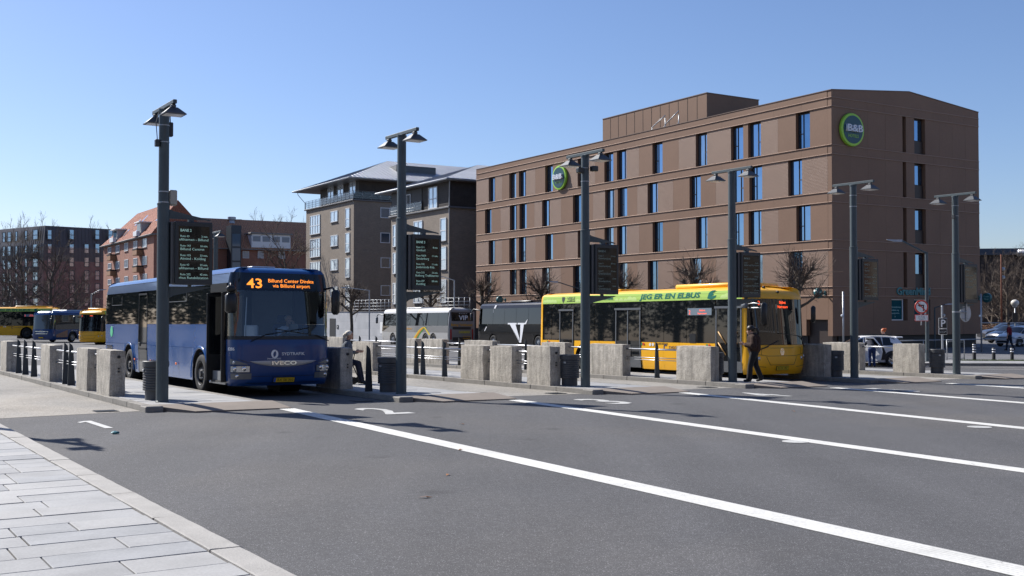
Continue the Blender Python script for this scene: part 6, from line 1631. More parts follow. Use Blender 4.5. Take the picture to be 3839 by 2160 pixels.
def Zr(l): return [((350+a*.33)/1.4906, (740+b*.33)/1.4906, (350+c_*.33)/1.4906, (740+d_*.33)/1.4906) for a, b, c_, d_ in l]
rw_ = []
for c0, c1, y0, y1, dy in [(170, 208, 563, 632, 182), (262, 300, 540, 630, 185), (357, 398, 515, 612, 190), (460, 503, 490, 580, 195), (568, 612, 464, 568, 200)]:
    for k in range(3): rw_.append((c0, y0+dy*k, c1, y1+dy*k))
m_sillr = M('sill_brick', (.3, .2, .16), .8)
for (u0, v0, u1, v1) in Zr(rw_):
    d0, z1 = sight(RC, E2, u1, v0); d1, _ = sight(RC, E2, u0, v0); _, z0 = sight(RC, E2, (u0+u1)/2, v1)
    window(RB, FX(-d1, z0, -.075), d1-d0, z1-z0, m_wfr, m_rpane, 'two', m_sillr, .12)
for (a, b, c_, d_) in [(150, 640, 262, 715), (150, 820, 262, 890), (440, 575, 568, 655), (440, 772, 568, 850)]:
    (u0, v0, u1, v1), = Zr([(a, b, c_, d_)])
    q0, z1 = sight(RC, E2, u1, v0); q1, _ = sight(RC, E2, u0, v0); _, z0 = sight(RC, E2, u1, v1)
    q1 = min(q1, q0+3.2)
    mb = MB(); mb.rbox(-q1, -1.1, z0, -q0, 0, z0+.9, .05); bc = mb.build('balcony', M('balcony_wood', (.28, .15, .08), .7, var=.15), RB)
    mb = MB(); mb.box(-q1-.03, -1.13, z0+.9, -q0+.03, .02, z0+1.12); mb.build('planter', m_dark, bc)
    mb = MB(); mb.box(-q0-1.0, -.03, z0+.9, -q0-.05, .05, z0+3.0); mb.build('balcony_door', m_dark, bc)
for (xa, xb) in [(-11.2, -8.2), (-30.5, -27)]:
    dm = MB(); dm.box(xa, -.2, ez+.3, xb, 3.2, ez+2.3); o = dm.build('dormer', M('dormer_grey', (.4, .4, .4), .6), RB)
    mb = MB(); mb.rbox(xa-.4, -.6, ez+2.3, xb+.4, 3.4, ez+2.5, .03); mb.build('dormer_roof', m_white, o)
    mb = MB(); mb.box(xa+.3, -.23, ez+.9, xb-.3, -.201, ez+2.15); mb.build('dormer_glass', m_bglass, o)
    mb = MB(); mb.rbox(xa+.2, -.9, ez+.0, xb-.2, -.3, ez+.85, .03); mb.build('dormer_balcony', m_white, o)
for (xx, t_) in [(-5, .55), (-18, .7), (-21.5, .6), (-15, .35), (-24, .3)]:
    p = Vector((xx, -e+(Wd/2+e)*t_, ez-.2+5.8*t_)); n = Vector((0, -5.8, 4.9)).normalized()
    mb = MB(Matrix.Translation(p) @ n.to_track_quat('Z', 'Y').to_matrix().to_4x4()); mb.box(-.5, -.8, .02, .5, .8, .1); mb.build('skylight', m_fwin, RB)
# shaded wing behind
WC = Vector((-54.8, 190.0))
WB = thing('tiled_roof_wing', ABS(WC.x, WC.y, 0, math.degrees(math.atan2(E1.y, E1.x))), 'shaded red brick wing with long tiled roof and glass stair tower', 'building')
Lw = 26; ezw = 13.2; rz = 18.9
mb = MB(); mb.box(-3, 0, -3, Lw, 10, ezw); mb.build('wall', m_rbr, WB)
roof_faces(WB, [[(-4, -.6, ezw), (Lw+.6, -.6, ezw), (Lw+.6, 5, rz), (-4, 5, rz)], [(Lw+.6, 10.6, ezw), (-4, 10.6, ezw), (-4, 5, rz), (Lw+.6, 5, rz)]], mat=roof_tile('grazing_lit_brown_tiles', (.46, .25, .16), (.36, .18, .11)))  # tile colour lightened to stand in for grazing sun on the ridges
mb = MB(); mb.prism([(Lw, 0, ezw), (Lw, 10, ezw), (Lw, 5, rz-.1)], (-.3, 0, 0)); mb.build('gable', m_rbr, WB)
mb = MB(); mb.tube([(-4, -.6, ezw-.05), (Lw+.6, -.6, ezw-.05)], .1, 6); mb.build('gutter', m_eave, WB)
for (a, b, c_, d_) in [(1695, 608, 1768, 692), (1868, 612, 1938, 692), (2105, 615, 2175, 697)]:
    (u0, v0, u1, v1), = Zr([(a, b, c_, d_)])
    d0, z1 = sight(WC, E1, u0, v0); d1, _ = sight(WC, E1, u1, v0); _, z0 = sight(WC, E1, u0, v1)
    window(WB, FX(d0, z0, -.075), d1-d0, z1-z0, m_wfr, M('blind_pane', (.42, .42, .42), .4), 'plain', None, .1)
(u0, v0, u1, v1), = Zr([(1520, 325, 1635, 790)])
d0, z1 = sight(WC, E1, u0, v0); d1, _ = sight(WC, E1, u1, v0)
mb = MB(); mb.box(d0, -2.4, -3, d1, .5, z1); tw = mb.build('stair_tower', M('stair_frame', (.04, .055, .07), .4, .3), WB)
zz = 1.0
while zz < z1-2.6:
    mb = MB(); mb.box(d0+.2, -2.44, zz, d1-.2, -2.405, zz+2.2); mb.build('tower_pane', M('stair_glass', (.13, .19, .25), .06, .2), tw); zz += 2.5
(u0, v0, u1, v1), = Zr([(1790, 415, 2230, 570)])
d0, z1 = sight(WC, E1, u0, v0); d1, _ = sight(WC, E1, u1, v0); _, z0 = sight(WC, E1, u0, v1)
mb = MB(); mb.box(d0, -.5, z0, d1, 3.5, z1); dm = mb.build('dormer', m_white, WB)
mb = MB(); mb.rbox(d0-.3, -.9, z1, d1+.3, 3.8, z1+.25, .03); mb.build('dormer_roof', m_eave, dm)
for k in range(4): q = (d1-d0)/4; mb = MB(); mb.box(d0+k*q+.2, -.53, z0+1.1, d0+(k+1)*q-.2, -.501, z1-.4); mb.build('dormer_glass', m_rpane, dm)
(u0, v0, u1, v1), = Zr([(1570, 220, 1600, 300)])
d0, z1 = sight(WC+E2*4, E1, u0, v0); d1, _ = sight(WC+E2*4, E1, u1, v0)
mb = MB(); mb.lathe([(.6, rz-.8), (.45, rz), (.45, z1-.7), (.75, z1-.5), (.75, z1), (.4, z1+.05)], 12, ((d0+d1)/2, 4.6, 0)); mb.build('roof_vent', m_galv, WB, auto=40)
mb = MB(); mb.tube([(0,0,0),(0,0,1)], .01, 4)

# ---- dark mansard block at the frame edge
FB = thing('mansard_block', Matrix.Translation((at(108, 800, 225)[0], 225, 0)), 'large dark brick block with metal-clad top storeys at the frame edge', 'building')
fc = Vector((at(108, 800, 225)[0], 225.0)); fl = Vector((at(-90, 800, 244)[0], 244.0)); fr = Vector((at(330, 800, 238)[0], 238.0))
zt = EYE+(788-566)/2731*225; zm = EYE+(788-620)/2731*225; zb_ = EYE+(788-655)/2731*225
m_fbr = brick('dark_red_brick', (.25, .115, .09), (.3, .145, .115), (.25, .18, .15), .26, .085, .012, .14)
m_clad = M('dark_cladding', (.10, .088, .085), .5, .25, var=.08, vs=.3)
def rel(p, z, off=0): return (p.x-fc.x, p.y-fc.y+off, z)
bl, brr = fl+Vector((10, 25)), fr+Vector((-6, 25))
ring = [fl, fc, fr, brr, bl]
mb = MB(); mb.prism([rel(p, -4) for p in ring], (0, 0, zb_+4)); mb.build('wall', m_fbr, FB)
mb = MB(); n = 5
lo = [rel(p, zb_) for p in ring]; mid = [rel(p, zm) for p in ring]
cen = sum(ring, Vector((0, 0)))/5
up = [rel(p+(cen-p).normalized()*1.3, zt) for p in ring]
mb.add(lo+mid+up, [(i, (i+1)%n, n+(i+1)%n, n+i) for i in range(n)]+[(n+i, n+(i+1)%n, 2*n+(i+1)%n, 2*n+i) for i in range(n)]+[tuple(range(2*n, 3*n))])
mb.build('mansard', m_clad, FB)
mb = MB()
for (p, q) in ((fl, fc), (fc, fr)):
    dv = (q-p).normalized(); L = (q-p).length; nr = Vector((dv.y, -dv.x)); nr = nr if nr.y < 0 else -nr
    for k in range(int(L/.8)):
        a = p+dv*(k*.8)+nr*.03; b = a+(cen-a).normalized()*1.2
        mb.tube([rel(a, zb_+.1), rel(a, zm), rel(b, zt)], .04, 4)
mb.build('standing_seam', m_clad, FB)
def Z1(a, b): return a*.4487/1.4906, (650+b*.4487)/1.4906
def fwin(c0, c1, rows, wall, dv, ang):
    for (a, b) in rows:
        u0, v0 = Z1(c0, a); u1, v1 = Z1(c1, b)
        d0, z1 = sight(wall, dv, u0, v0); d1, _ = sight(wall, dv, u1, v0); _, z0 = sight(wall, dv, u0, v1)
        if d1 < d0: d0, d1 = d1, d0
        p = wall+dv*d0; rev = ang[1]
        if rev: p = wall+dv*d1
        window(FB, Matrix.Translation((p.x-fc.x, p.y-fc.y, z0)) @ Matrix.Rotation(ang[0], 4, 'Z') @ Matrix.Translation((0, -.06, 0)), d1-d0, z1-z0, m_clad, M('far_pane', (.26, .36, .48), .05, .75), 'cross', None, .14)
dr_ = (fr-fc).normalized(); dl_ = (fl-fc).normalized()
R6 = [(467, 553), (586, 670), (698, 782), (811, 893), (921, 1005), (1038, 1110)]
for c0, c1, sk in [(395, 437, 0), (578, 620, 0), (703, 745, 1), (793, 835, 0), (903, 943, 0)]: fwin(c0, c1, R6[sk:], fc, dr_, (math.atan2(dr_.y, dr_.x), False))
for c0, c1, dy in [(22, 46, 25), (62, 95, 22), (128, 150, 18), (208, 230, 12), (275, 318, 4)]: fwin(c0, c1, [(a+dy, b+dy) for a, b in R6], fc, dl_, (math.atan2(-dl_.y, -dl_.x), True))
mb = MB(); mb.box(33, 8, zt-.3, 39, 11, zt+1.9); mb.box(30, 8.5, zt-.3, 32.8, 10, zt+1.3); mb.build('roof_plant', m_dark, FB)
for k, z in enumerate((zm-5.2, zm-2.3)):
    p = fc+dl_*4.0; mb = MB(); mb.box(p.x-fc.x-2.2, p.y-fc.y-1.5, z, p.x-fc.x+1.8, p.y-fc.y+.5, z+1.1); mb.build('balcony', m_clad, FB)

# ---- dark theatre beyond the car park
TC = Vector((at(2455, 800, 128)[0], 128.0))
TB = thing('theatre_hall', ABS(TC.x, TC.y, 0, -8), 'dark ribbed hall with silver roof ducts beyond the car park', 'building')
zt2 = EYE+(788-642)/2731*128
mb = MB(); mb.box(0, 0, -2, 60, 30, zt2); mb.build('wall', M('hall_boards', (.035, .025, .022), .7, var=.15, vs=.8), TB)
mb = MB()
for k in range(50): mb.box(k*.5+.05, -.06, 0, k*.5+.4, -.001, zt2-.1)
mb.build('wall_rib', M('hall_boards', (.035, .025, .022), .7, var=.15, vs=.8), TB)['kind'] = 'stuff'
mb = MB(); mb.box(-.5, -.5, zt2+.001, 60, 30, zt2+.3); mb.box(0, 2, zt2+.3, 60, 20, zt2+.9); mb.build('roof_edge', M('roof_blue_grey', (.02, .04, .07), .4), TB)
mb = MB(); mb.box(8.2, -6, -2, 60, -.1, zt2-.4); mb.build('front_wing', M('hall_boards_pale', (.085, .07, .06), .7, var=.15), TB)
mb = MB()
for k in range(40): mb.box(8.2+k*.75, -6.06, 0, 8.2+k*.75+.62, -6.001, zt2-.4)
mb.build('wing_rib', M('hall_boards_pale', (.085, .07, .06), .7, var=.15), TB)['kind'] = 'stuff'
mb = MB(); mb.tube([(4.3, -1.5, zt2+.15), (7.0, -1.5, zt2+.15), (7.5, -1.5, zt2), (7.6, -1.5, zt2-.6)], .42, 12); mb.tube([(7.2, -1.2, zt2+.2), (9.0, -1.2, zt2+.2), (9.6, -1.2, zt2), (9.7, -1.2, zt2-.5)], .42, 12); mb.build('roof_duct', m_rail, TB, smooth=True)
# ---- pale block out of frame that the windscreens mirror
OB = thing('pale_stucco_block', ABS(96, 14, 0, 74), 'pale striped building out of frame, mirrored in the yellow bus windscreen', 'building')
mb = MB(); mb.box(-30, 0, -3, 30, 14, 15); mb.build('wall', M('pale_stucco', (.5, .46, .4), .8, var=.06), OB)
for k in range(14):
    mb = MB(); mb.box(-29+k*4.2, 13.98, -3, -28.2+k*4.2, 14.06, 15); mb.box(-29+k*4.2, -.06, -3, -28.2+k*4.2, .02, 15); mb.build('stripe', M('stucco_stripe', (.22, .09, .05), .8), OB)
for zz in (2, 5.5, 9, 12):
    for k in range(13): window(OB, FX(-27.2+k*4.2, zz, 14.075) @ Matrix.Translation((1.2, 0, 0)) @ Matrix.Rotation(math.pi, 4, 'Z'), 1.2, 1.6, m_wfr, m_bglass, 'two', None, .1)

# ---- brick blocks behind the viewpoint (added unseen to cut sky fill, mirrored in windscreens)
for k, (s_, t_, L_, hh, rot, lab) in enumerate([(-38, -34, 44, 15, 0, 'added brick block behind the viewpoint, cutting sky fill at one side'), (12, -38, 46, 17, 0, 'added tall brick block straight behind the viewpoint, cutting sky fill'), (62, -30, 44, 15, 8, 'added brick block behind the viewpoint cutting sky fill, mirrored in the windscreen')]):
    TBk = thing('added_brick_block', LOT(s_, t_, -.5, rot, False), lab, 'building')
    mb = MB(); mb.box(-L_/2, -14, -2, L_/2, 0, hh); mb.build('wall', m_gbr, TBk)
    roof_faces(TBk, [[(-L_/2-.5, .6, hh), (-L_/2-.5, -7, hh+4), (L_/2+.5, -7, hh+4), (L_/2+.5, .6, hh)], [(-L_/2-.5, -14.6, hh), (L_/2+.5, -14.6, hh), (L_/2+.5, -7, hh+4), (-L_/2-.5, -7, hh+4)]])
    for zz in (1.2, 4.4, 7.6, 10.8):
        for q in range(int(L_/3.4)): window(TBk, FX(-L_/2+2.6+q*3.4, zz, .075) @ Matrix.Rotation(math.pi, 4, 'Z'), 1.4, 1.7, m_wfr, m_bglass, 'two', None, .1)

# ------------------------------------------------------------------ trees
m_bark = M('bark', (.085, .068, .052), .9, var=.25, vs=6, streak=.2); m_twig = M('twig', (.10, .075, .058), .9, var=.2, vs=2)
def grow(mb, p, d, L, r, depth, rnd, spread, kids, shrink, up=.12, nseg=3, minr=.006):
    pts = [p]; rs = [r]; q = p.copy(); dd = d.normalized()
    for k in range(nseg):
        dd = (dd+Vector((rnd.uniform(-1,1), rnd.uniform(-1,1), rnd.uniform(-1,1)))*.16+Vector((0,0,up*.3))).normalized()
        q = q+dd*(L/nseg); pts.append(q.copy()); rs.append(max(minr, r*(1-(k+1)/nseg*.45)))
    mb.tube(pts, rs, 6 if r > .06 else (4 if r > .02 else 3), cap=False)
    if depth <= 0: return
    for k in range(kids):
        f = rnd.uniform(.35, 1.0); i = min(nseg-1, int(f*nseg)); b = pts[i].lerp(pts[i+1], f*nseg-i)
        a = rnd.uniform(0, 6.283); side = dd.cross(Vector((math.cos(a), math.sin(a), .3))).normalized()
        nd = (dd*math.cos(spread)+side*math.sin(spread)+Vector((0,0,up))).normalized()
        grow(mb, b, nd, L*shrink*rnd.uniform(.7, 1.1), max(minr, r*.55), depth-1, rnd, spread*rnd.uniform(.85, 1.2), kids, shrink, up, max(2, nseg-1), minr)
def bare_tree(seed, h=11, spread=.62):
    rnd = random.Random(seed); tr = MB(); cr = MB()
    trunk = [Vector((0,0,-.1)), Vector((rnd.uniform(-.1,.1), rnd.uniform(-.1,.1), h*.16)), Vector((rnd.uniform(-.2,.2), rnd.uniform(-.2,.2), h*.34)), Vector((rnd.uniform(-.3,.3), rnd.uniform(-.3,.3), h*.55)), Vector((rnd.uniform(-.4,.4), rnd.uniform(-.4,.4), h*.8))]
    tr.tube(trunk, [h*.026, h*.02, h*.016, h*.009, h*.004], 9)
    for k in range(17):
        f = .18+.8*k/17; j = f*4; i = min(3, int(j)); p = trunk[i].lerp(trunk[i+1], j-i)
        a = k*2.4+rnd.uniform(-.4,.4); el = .35+.7*f
        d = Vector((math.cos(a)*math.cos(el), math.sin(a)*math.cos(el), math.sin(el)))
        grow(cr, p, d, h*(.34-.14*f), h*.008*(1.15-f*.6), 3, rnd, spread, 4, .62, .12, 4, .008)
    return tr.mesh('trunk', m_bark, True), cr.mesh('crown', m_twig)
def pollard(seed):
    rnd = random.Random(seed); tr = MB(); cr = MB()
    H = 3.0
    tr.tube([Vector((0,0,-.1)), Vector((.03,.02,1.2)), Vector((-.03,.03,2.3)), Vector((0,0,H))], [.13,.105,.1,.11], 8)
    for k in range(7):
        a = k*2.4+rnd.uniform(-.3,.3); z = 1.9+1.3*k/7
        d = Vector((math.cos(a)*.8, math.sin(a)*.8, .55+.5*k/7)).normalized(); L = rnd.uniform(.5, .95)
        pts = [Vector((0,0,z)), Vector((0,0,z))+d*L*.5+Vector((0,0,-.05)), Vector((0,0,z))+d*L]
        tr.tube(pts, [.075,.055,.06], 6); tr.ball(tuple(pts[2]), rnd.uniform(.075,.11), 7, 5)
        for q in range(22):
            tw = Vector((rnd.gauss(0,1), rnd.gauss(0,1), rnd.gauss(.25,.9))).normalized(); st = pts[2].lerp(pts[1], rnd.random()*.6)
            grow(cr, st, (tw+d*.8).normalized(), rnd.uniform(.35,.75), .013, 1, rnd, .5, 2, .6, .15, 2, .006)
    tr.ball((0,0,H), .14, 8, 6)
    for q in range(36):
        tw = Vector((rnd.gauss(0,1), rnd.gauss(0,1), abs(rnd.gauss(.5,.8)))).normalized(); grow(cr, Vector((0,0,H)), tw, rnd.uniform(.5,1.2), .015, 1, rnd, .45, 3, .6, .15, 2, .006)
    return tr.mesh('trunk', m_bark, True), cr.mesh('crown', m_twig)
def plant_tree(ms, Mx, label, group, name='bare_tree'):
    o = thing(name, Mx, label, 'tree', group)
    link('trunk', ms[0], o); link('crown', ms[1], o)
    return o
PO = [pollard(1), pollard(2), pollard(3)]
cg = CH-E1*4.5
PT = [(2008, 'pollarded tree behind the yellow bus\'s front'), (1748, 'pollarded tree between the BANE 4 lamp and the fourth lamp'), (1562, 'pollarded tree behind the BANE 4 display'), (1362, 'pollarded tree above the black coach roof'), (1212, 'pollarded tree between the two touring coaches')]
for i, (u, lab) in enumerate(PT):
    d_, _ = sight(cg, E2, u, 700); p = cg+E2*d_
    sc = [1.5, 1.55, 1.5, 1.5, 1.55][i]
    plant_tree(PO[i % 3], WLD(p.x, p.y, 0, 70*i) @ Matrix.Diagonal((sc, sc, sc, 1)), lab, 'pollarded street trees', 'pollarded_tree')
for i, (u, y, lab, sc) in enumerate([(884, 100, 'pollarded tree in front of the pale grey wall', 1.4), (1082, 103, 'pollarded tree rising behind the silver coach roof', 1.5)]):
    x, y, _ = at(u, 850, y); plant_tree(PO[(i+1) % 3], WLD(x, y, 0, 130*i+20) @ Matrix.Diagonal((sc, sc, sc, 1)), lab, 'pollarded street trees', 'pollarded_tree')
BT = [bare_tree(5), bare_tree(9), bare_tree(14)]
for i, (u, y, sc, lab, k) in enumerate([(50, 132, 1.18, 'tall bare tree before the dark block, nearest the frame edge', 0), (132, 128, 1.12, 'tall bare tree before the dark block, closer to the red flats', 1), (20, 150, 1.1, 'bare tree standing behind the two tall bare trees', 2), (715, 152, 1.42, 'bare tree in front of the long tiled roof', 1), (190, 150, .85, 'slender bare tree beside the red brick flats', 2),
                                     (2497, 112, .75, 'bare tree right beside the brown building\'s far corner', 2), (2535, 108, .74, 'pale-stemmed bare tree above the white hatchback', 0), (2568, 114, .8, 'bare tree at the frame edge before the dark hall', 1), (2610, 110, .8, 'bare tree half out of frame before the dark hall', 2), (2515, 120, .8, 'bare tree deep behind the rust coloured pole', 1)]):
    x, y, _ = at(u, 840, y)
    Mx = WLD(x, y, 0, 61*i) if u < 1500 else ABS(x, y, PZ, 61*i)
    plant_tree(BT[k], Mx @ Matrix.Diagonal((sc, sc, sc, 1)), lab, 'bare trees')
for i, (u, v, y, lab) in enumerate([(45, 549, 268, 'far bare treetop over the dark roof nearest the edge'), (92, 551, 266, 'far bare treetop over the dark roof corner'), (243, 560, 270, 'far bare treetop near the roof plant'), (665, 545, 275, 'far bare treetop over the tiled roof'), (750, 542, 270, 'far bare treetop next to the grey-brown flats')]):
    x, y, z = at(u, v, y); sc = (z+4)/11.3
    plant_tree(BT[i % 3], ABS(x, y, -4, 50*i) @ Matrix.Diagonal((sc*.8, sc*.8, sc, 1)), lab, 'far trees beyond the roofs')
# leafy evergreens out of frame, mirrored in the bus flanks
def evergreen(seed):
    rnd = random.Random(seed); tr = MB(); cr = MB()
    tr.tube([(0,0,-.2),(0,0,3),(0,0,8)], [.3,.22,.08], 8)
    cl = [(Vector((rnd.gauss(0,1.5), rnd.gauss(0,1.5), rnd.uniform(2.2, 9))), rnd.uniform(.9, 1.8)) for _ in range(30)]
    for c, r_ in cl:
        for k in range(170):
            dv = Vector((rnd.gauss(0,1), rnd.gauss(0,1), rnd.gauss(0,1))).normalized()*r_*rnd.random()**.4
            a = Vector((rnd.gauss(0,1), rnd.gauss(0,1), rnd.gauss(0,1))).normalized(); b = a.orthogonal().normalized(); p = c+dv; s_ = rnd.uniform(.1, .22)
            cr.add([p-a*s_, p+b*s_*.5, p+a*s_, p-b*s_*.5], [(0,1,2,3)])
    return tr.mesh('trunk', m_bark, True), cr.mesh('crown', M('evergreen_leaf', (.045, .06, .025), .7, var=.4, vs=.6))
EV = [evergreen(1), evergreen(2)]
for i, (x, y, sc) in enumerate([(-44-14*k/12+(3 if k % 2 else -3), 44+46*k/12, 1.08+.15*((k*7) % 3)/2) for k in range(13)]):
    plant_tree(EV[i % 2], WLD(x, y, 0, 40*i) @ Matrix.Diagonal((sc, sc, sc, 1)), 'leafy tree out of frame, mirrored in the bus windows', 'leafy trees mirrored in the bus windows', 'leafy_tree')

# ------------------------------------------------------------------ beyond the car park
x, y, _ = at(2478, 805, 100)
hd = MB(); rq = random.Random(8)
for k in range(6000):
    p = Vector((rq.uniform(0, 22), rq.uniform(0, 2.2), rq.random()**.7*1.0)); a = Vector((rq.gauss(0,1), rq.gauss(0,1), rq.gauss(0,1))).normalized(); b = a.orthogonal().normalized(); s_ = .09
    hd.add([p-a*s_, p+b*s_*.6, p+a*s_, p-b*s_*.6], [(0,1,2,3)])
tag(hd.build('hedge', M('russet_hedge', (.14, .07, .035), .9, var=.35, vs=2), None, M=ABS(x, y, PZ+.3, -4)), 'low russet beech hedge behind the parked cars', 'hedge')
o = thing('guard_fence', ABS(x, y+3.2, PZ+.4, -4), 'pale rail fence above the russet hedge', 'fence')
mb = MB(); mb.tube([(0,0,1.05),(22,0,1.05)], .06, 6); mb.tube([(0,0,.6),(22,0,.6)], .04, 6); mb.build('rail', m_galv, o)
for k in range(12): mb = MB(); mb.tube([(k*2,0,0),(k*2,0,1.05)], .05, 6); mb.build('post', m_galv, o)
x, y, z = at(2553, 762, 84)
o = thing('globe_lamp', ABS(x, y, PZ), 'globe street lamp behind the man in red', 'street lamp')
hh = z-PZ
mb = MB(); mb.tube([(0,0,0),(0,0,hh-.3)], [.06,.045], 10); mb.build('pole', m_galv, o, smooth=True)
mb = MB(); mb.ball((0,0,hh), (.3,.3,.26), 16, 10); mb.build('globe', M('globe_plastic', (.62, .6, .55), .3), o, smooth=True)
mb = MB(); mb.lathe([(.12, hh-.34), (.2, hh-.2), (.26, hh-.14)], 14); mb.build('collar', m_galv, o)
mb = MB(); mb.rbox(-.2, -.08, hh-1.5, .2, .06, hh-.75, .02); mb.build('notice', m_signk, o)
x, y, z = at(2518, 640, 104)
o = thing('rust_pole', ABS(x, y, PZ), 'tall thin rust coloured pole in front of the dark hall', 'pole')
mb = MB(); mb.tube([(0,0,0),(0,0,z-PZ)], [.09,.06], 8); mb.build('shaft', M('rust', (.16, .06, .035), .85, var=.3), o, smooth=True)
for q in (1.4, 2.2): mb = MB(); mb.ball((.2,0,z-PZ-q), .18, 10, 8); mb.build('lamp_ball', m_galv, o, smooth=True)

# ------------------------------------------------------------------ people
PEOPLE = []
def hand(p, fwd, side, up=(0,0,1)):
    """palm with four fingers and a thumb, loosely curled; fwd: knuckle direction, side: towards the thumb"""
    p, f, s = Vector(p), Vector(fwd).normalized(), Vector(side).normalized(); n = f.cross(s)
    out = [(p, .026, p+f*.07, .03, 'skin')]
    for k, L in enumerate((.06, .07, .066, .05)):
        b = p+f*.075+s*(.03-.02*k); m = b+f*L*.55-n*.008; e = m+f*L*.25-n*L*.4
        out += [(b, .011, m, .0105, 'skin'), (m, .0105, e, .009, 'skin')]
    b = p+f*.02+s*.03; m = b+(f+s).normalized()*.04; out += [(b, .013, m, .011, 'skin'), (m, .011, m+f*.03, .010, 'skin')]
    return out
def headcaps(c, fwd=(1,0,0), sc=1.0):
    c = Vector(c); f = Vector(fwd).normalized(); l = Vector((-f.y, f.x, 0)).normalized()
    U = Vector((0,0,1))
    return [(c+U*.02*sc-f*.012*sc, .088*sc, c+U*.035*sc+f*.012*sc, .082*sc, 'skin'), (c-U*.04*sc+f*.02*sc, .07*sc, c-U*.085*sc+f*.045*sc, .042*sc, 'skin'), (c+f*.085*sc-U*.005*sc, .012*sc, c+f*.108*sc-U*.035*sc, .014*sc, 'skin'),
            (c+l*.088*sc-U*.01*sc-f*.01*sc, .018*sc, c+l*.088*sc-U*.04*sc-f*.01*sc, .012*sc, 'skin'), (c-l*.088*sc-U*.01*sc-f*.01*sc, .018*sc, c-l*.088*sc-U*.04*sc-f*.01*sc, .012*sc, 'skin'), (c-U*.06*sc-f*.03*sc, .052*sc, c-U*.15*sc-f*.045*sc, .055*sc, 'skin')]
def capsule(mb, p0, r0, p1, r1, n=10):
    p0, p1 = Vector(p0), Vector(p1); d = p1-p0; L = d.length; d = d.normalized() if L > 1e-6 else Vector((0,0,1))
    pts = []; rs = []
    for a in (-.98, -.8, -.45): pts.append(p0+d*r0*a); rs.append(r0*math.sqrt(1-a*a))
    pts += [p0, p1]; rs += [r0, r1]
    for a in (.45, .8, .98): pts.append(p1+d*r1*a); rs.append(r1*math.sqrt(1-a*a))
    mb.tube(pts, rs, n)
def person(Mx, label, caps, mats, vox=.016):
    """one continuous body surface grown around posed limbs"""
    mb = MB()
    for (p0, r0, p1, r1, t_) in caps: capsule(mb, p0, r0, p1, r1)
    me = mb.mesh('person', list(mats.values()))
    o = link('person', me, None, Mx); tag(o, label, 'person')
    a = o.modifiers.new('join', 'REMESH'); a.mode = 'VOXEL'; a.voxel_size = vox; a.use_smooth_shade = True
    b = o.modifiers.new('soften', 'SMOOTH'); b.iterations = 4; b.factor = .5
    PEOPLE.append((o, caps, list(mats.keys())))
    return o
def finish_people():
    dg = bpy.context.evaluated_depsgraph_get()
    for o, caps, keys in PEOPLE:
        me = bpy.data.meshes.new_from_object(o.evaluated_get(dg)); old = o.data
        mats = [m for m in old.materials]; o.modifiers.clear(); o.data = me
        me.materials.clear()
        for m in mats: me.materials.append(m)
        cs = [(Vector(a), ra, Vector(b), rb, keys.index(t_)) for a, ra, b, rb, t_ in caps]
        for p in me.polygons:
            c = p.center; best = 9; bi = 0
            for a, ra, b, rb, k in cs:
                d = b-a; L2 = d.length_squared; f = max(0, min(1, (c-a).dot(d)/L2)) if L2 > 1e-9 else 0
                q = (c-(a+d*f)).length-(ra+(rb-ra)*f)
                if q < best: best = q; bi = k
            p.material_index = bi; p.use_smooth = True
def eyes(o, c, fwd=(1,0,0), sc=1.0):
    c = Vector(c); f = Vector(fwd).normalized(); l = Vector((-f.y, f.x, 0)).normalized(); mb = MB()
    for s in (-1, 1): mb.ball(c+f*.082*sc+l*s*.032*sc+Vector((0,0,.012*sc)), .011*sc, 8, 6)
    mb.build('eyes', m_dark, o, smooth=True)
m_skin = M('skin', (.52, .31, .22), .55, var=.08, vs=8); m_shoe = M('shoe_black', (.012, .012, .013), .6)
def hair(o, c, r, mat, extra=(), name='hair'):
    mb = MB(); rnd = random.Random(3); mb.ball(c, r, 18, 12)
    for i, p in enumerate(mb.v):
        q = Vector(p); mb.v[i] = tuple(q+(q-Vector(c)).normalized()*.008*mnoise.noise(q*30))
    for (pts, rs) in extra: mb.tube(pts, rs, 8)
    return mb.build(name, mat, o, smooth=True)
# woman in brown, looking at her phone
C_ = {'skin': m_skin, 'jacket': M('brown_fleece', (.038, .018, .011), .95, var=.25, vs=15, bump=.5, bs=60), 'trousers': M('black_denim', (.009, .009, .011), .85, var=.2, vs=10), 'shoe': m_shoe}
hd_ = (.10, 0, 1.50)
caps = headcaps(hd_, (1,0,-.25)) + [((0,0,.84), .15, (.01,0,.98), .16, 'trousers'), ((-.01,0,.97), .2, (.0,0,1.22), .205, 'jacket'), ((.02,-.1,1.28), .11, (.02,.1,1.28), .11, 'jacket'), ((.03,0,1.33), .08, (.05,0,1.38), .062, 'jacket'),
    ((.02,.17,1.27), .085, (.0,.25,1.04), .1, 'jacket'), ((.0,.25,1.04), .092, (.22,.12,1.06), .06, 'jacket'), ((.02,-.17,1.27), .085, (.0,-.25,1.04), .1, 'jacket'), ((.0,-.25,1.04), .092, (.22,-.1,1.08), .06, 'jacket'),
    ((.0,.085,.84), .115, (.10,.09,.46), .085, 'trousers'), ((.10,.09,.46), .083, (.13,.09,.1), .085, 'trousers'), ((.0,-.085,.84), .115, (-.06,-.085,.47), .085, 'trousers'), ((-.06,-.085,.47), .083, (-.2,-.085,.13), .082, 'trousers'),
    ((.11,.09,.05), .045, (.27,.09,.035), .036, 'shoe'), ((-.23,-.085,.08), .045, (-.09,-.085,.035), .036, 'shoe')] + hand((.27,.09,1.08), (1,-.2,.25), (0,0,1)) + hand((.27,-.08,1.10), (1,.2,.2), (0,0,1))
xw, yw = lot(23.05, 22.62)
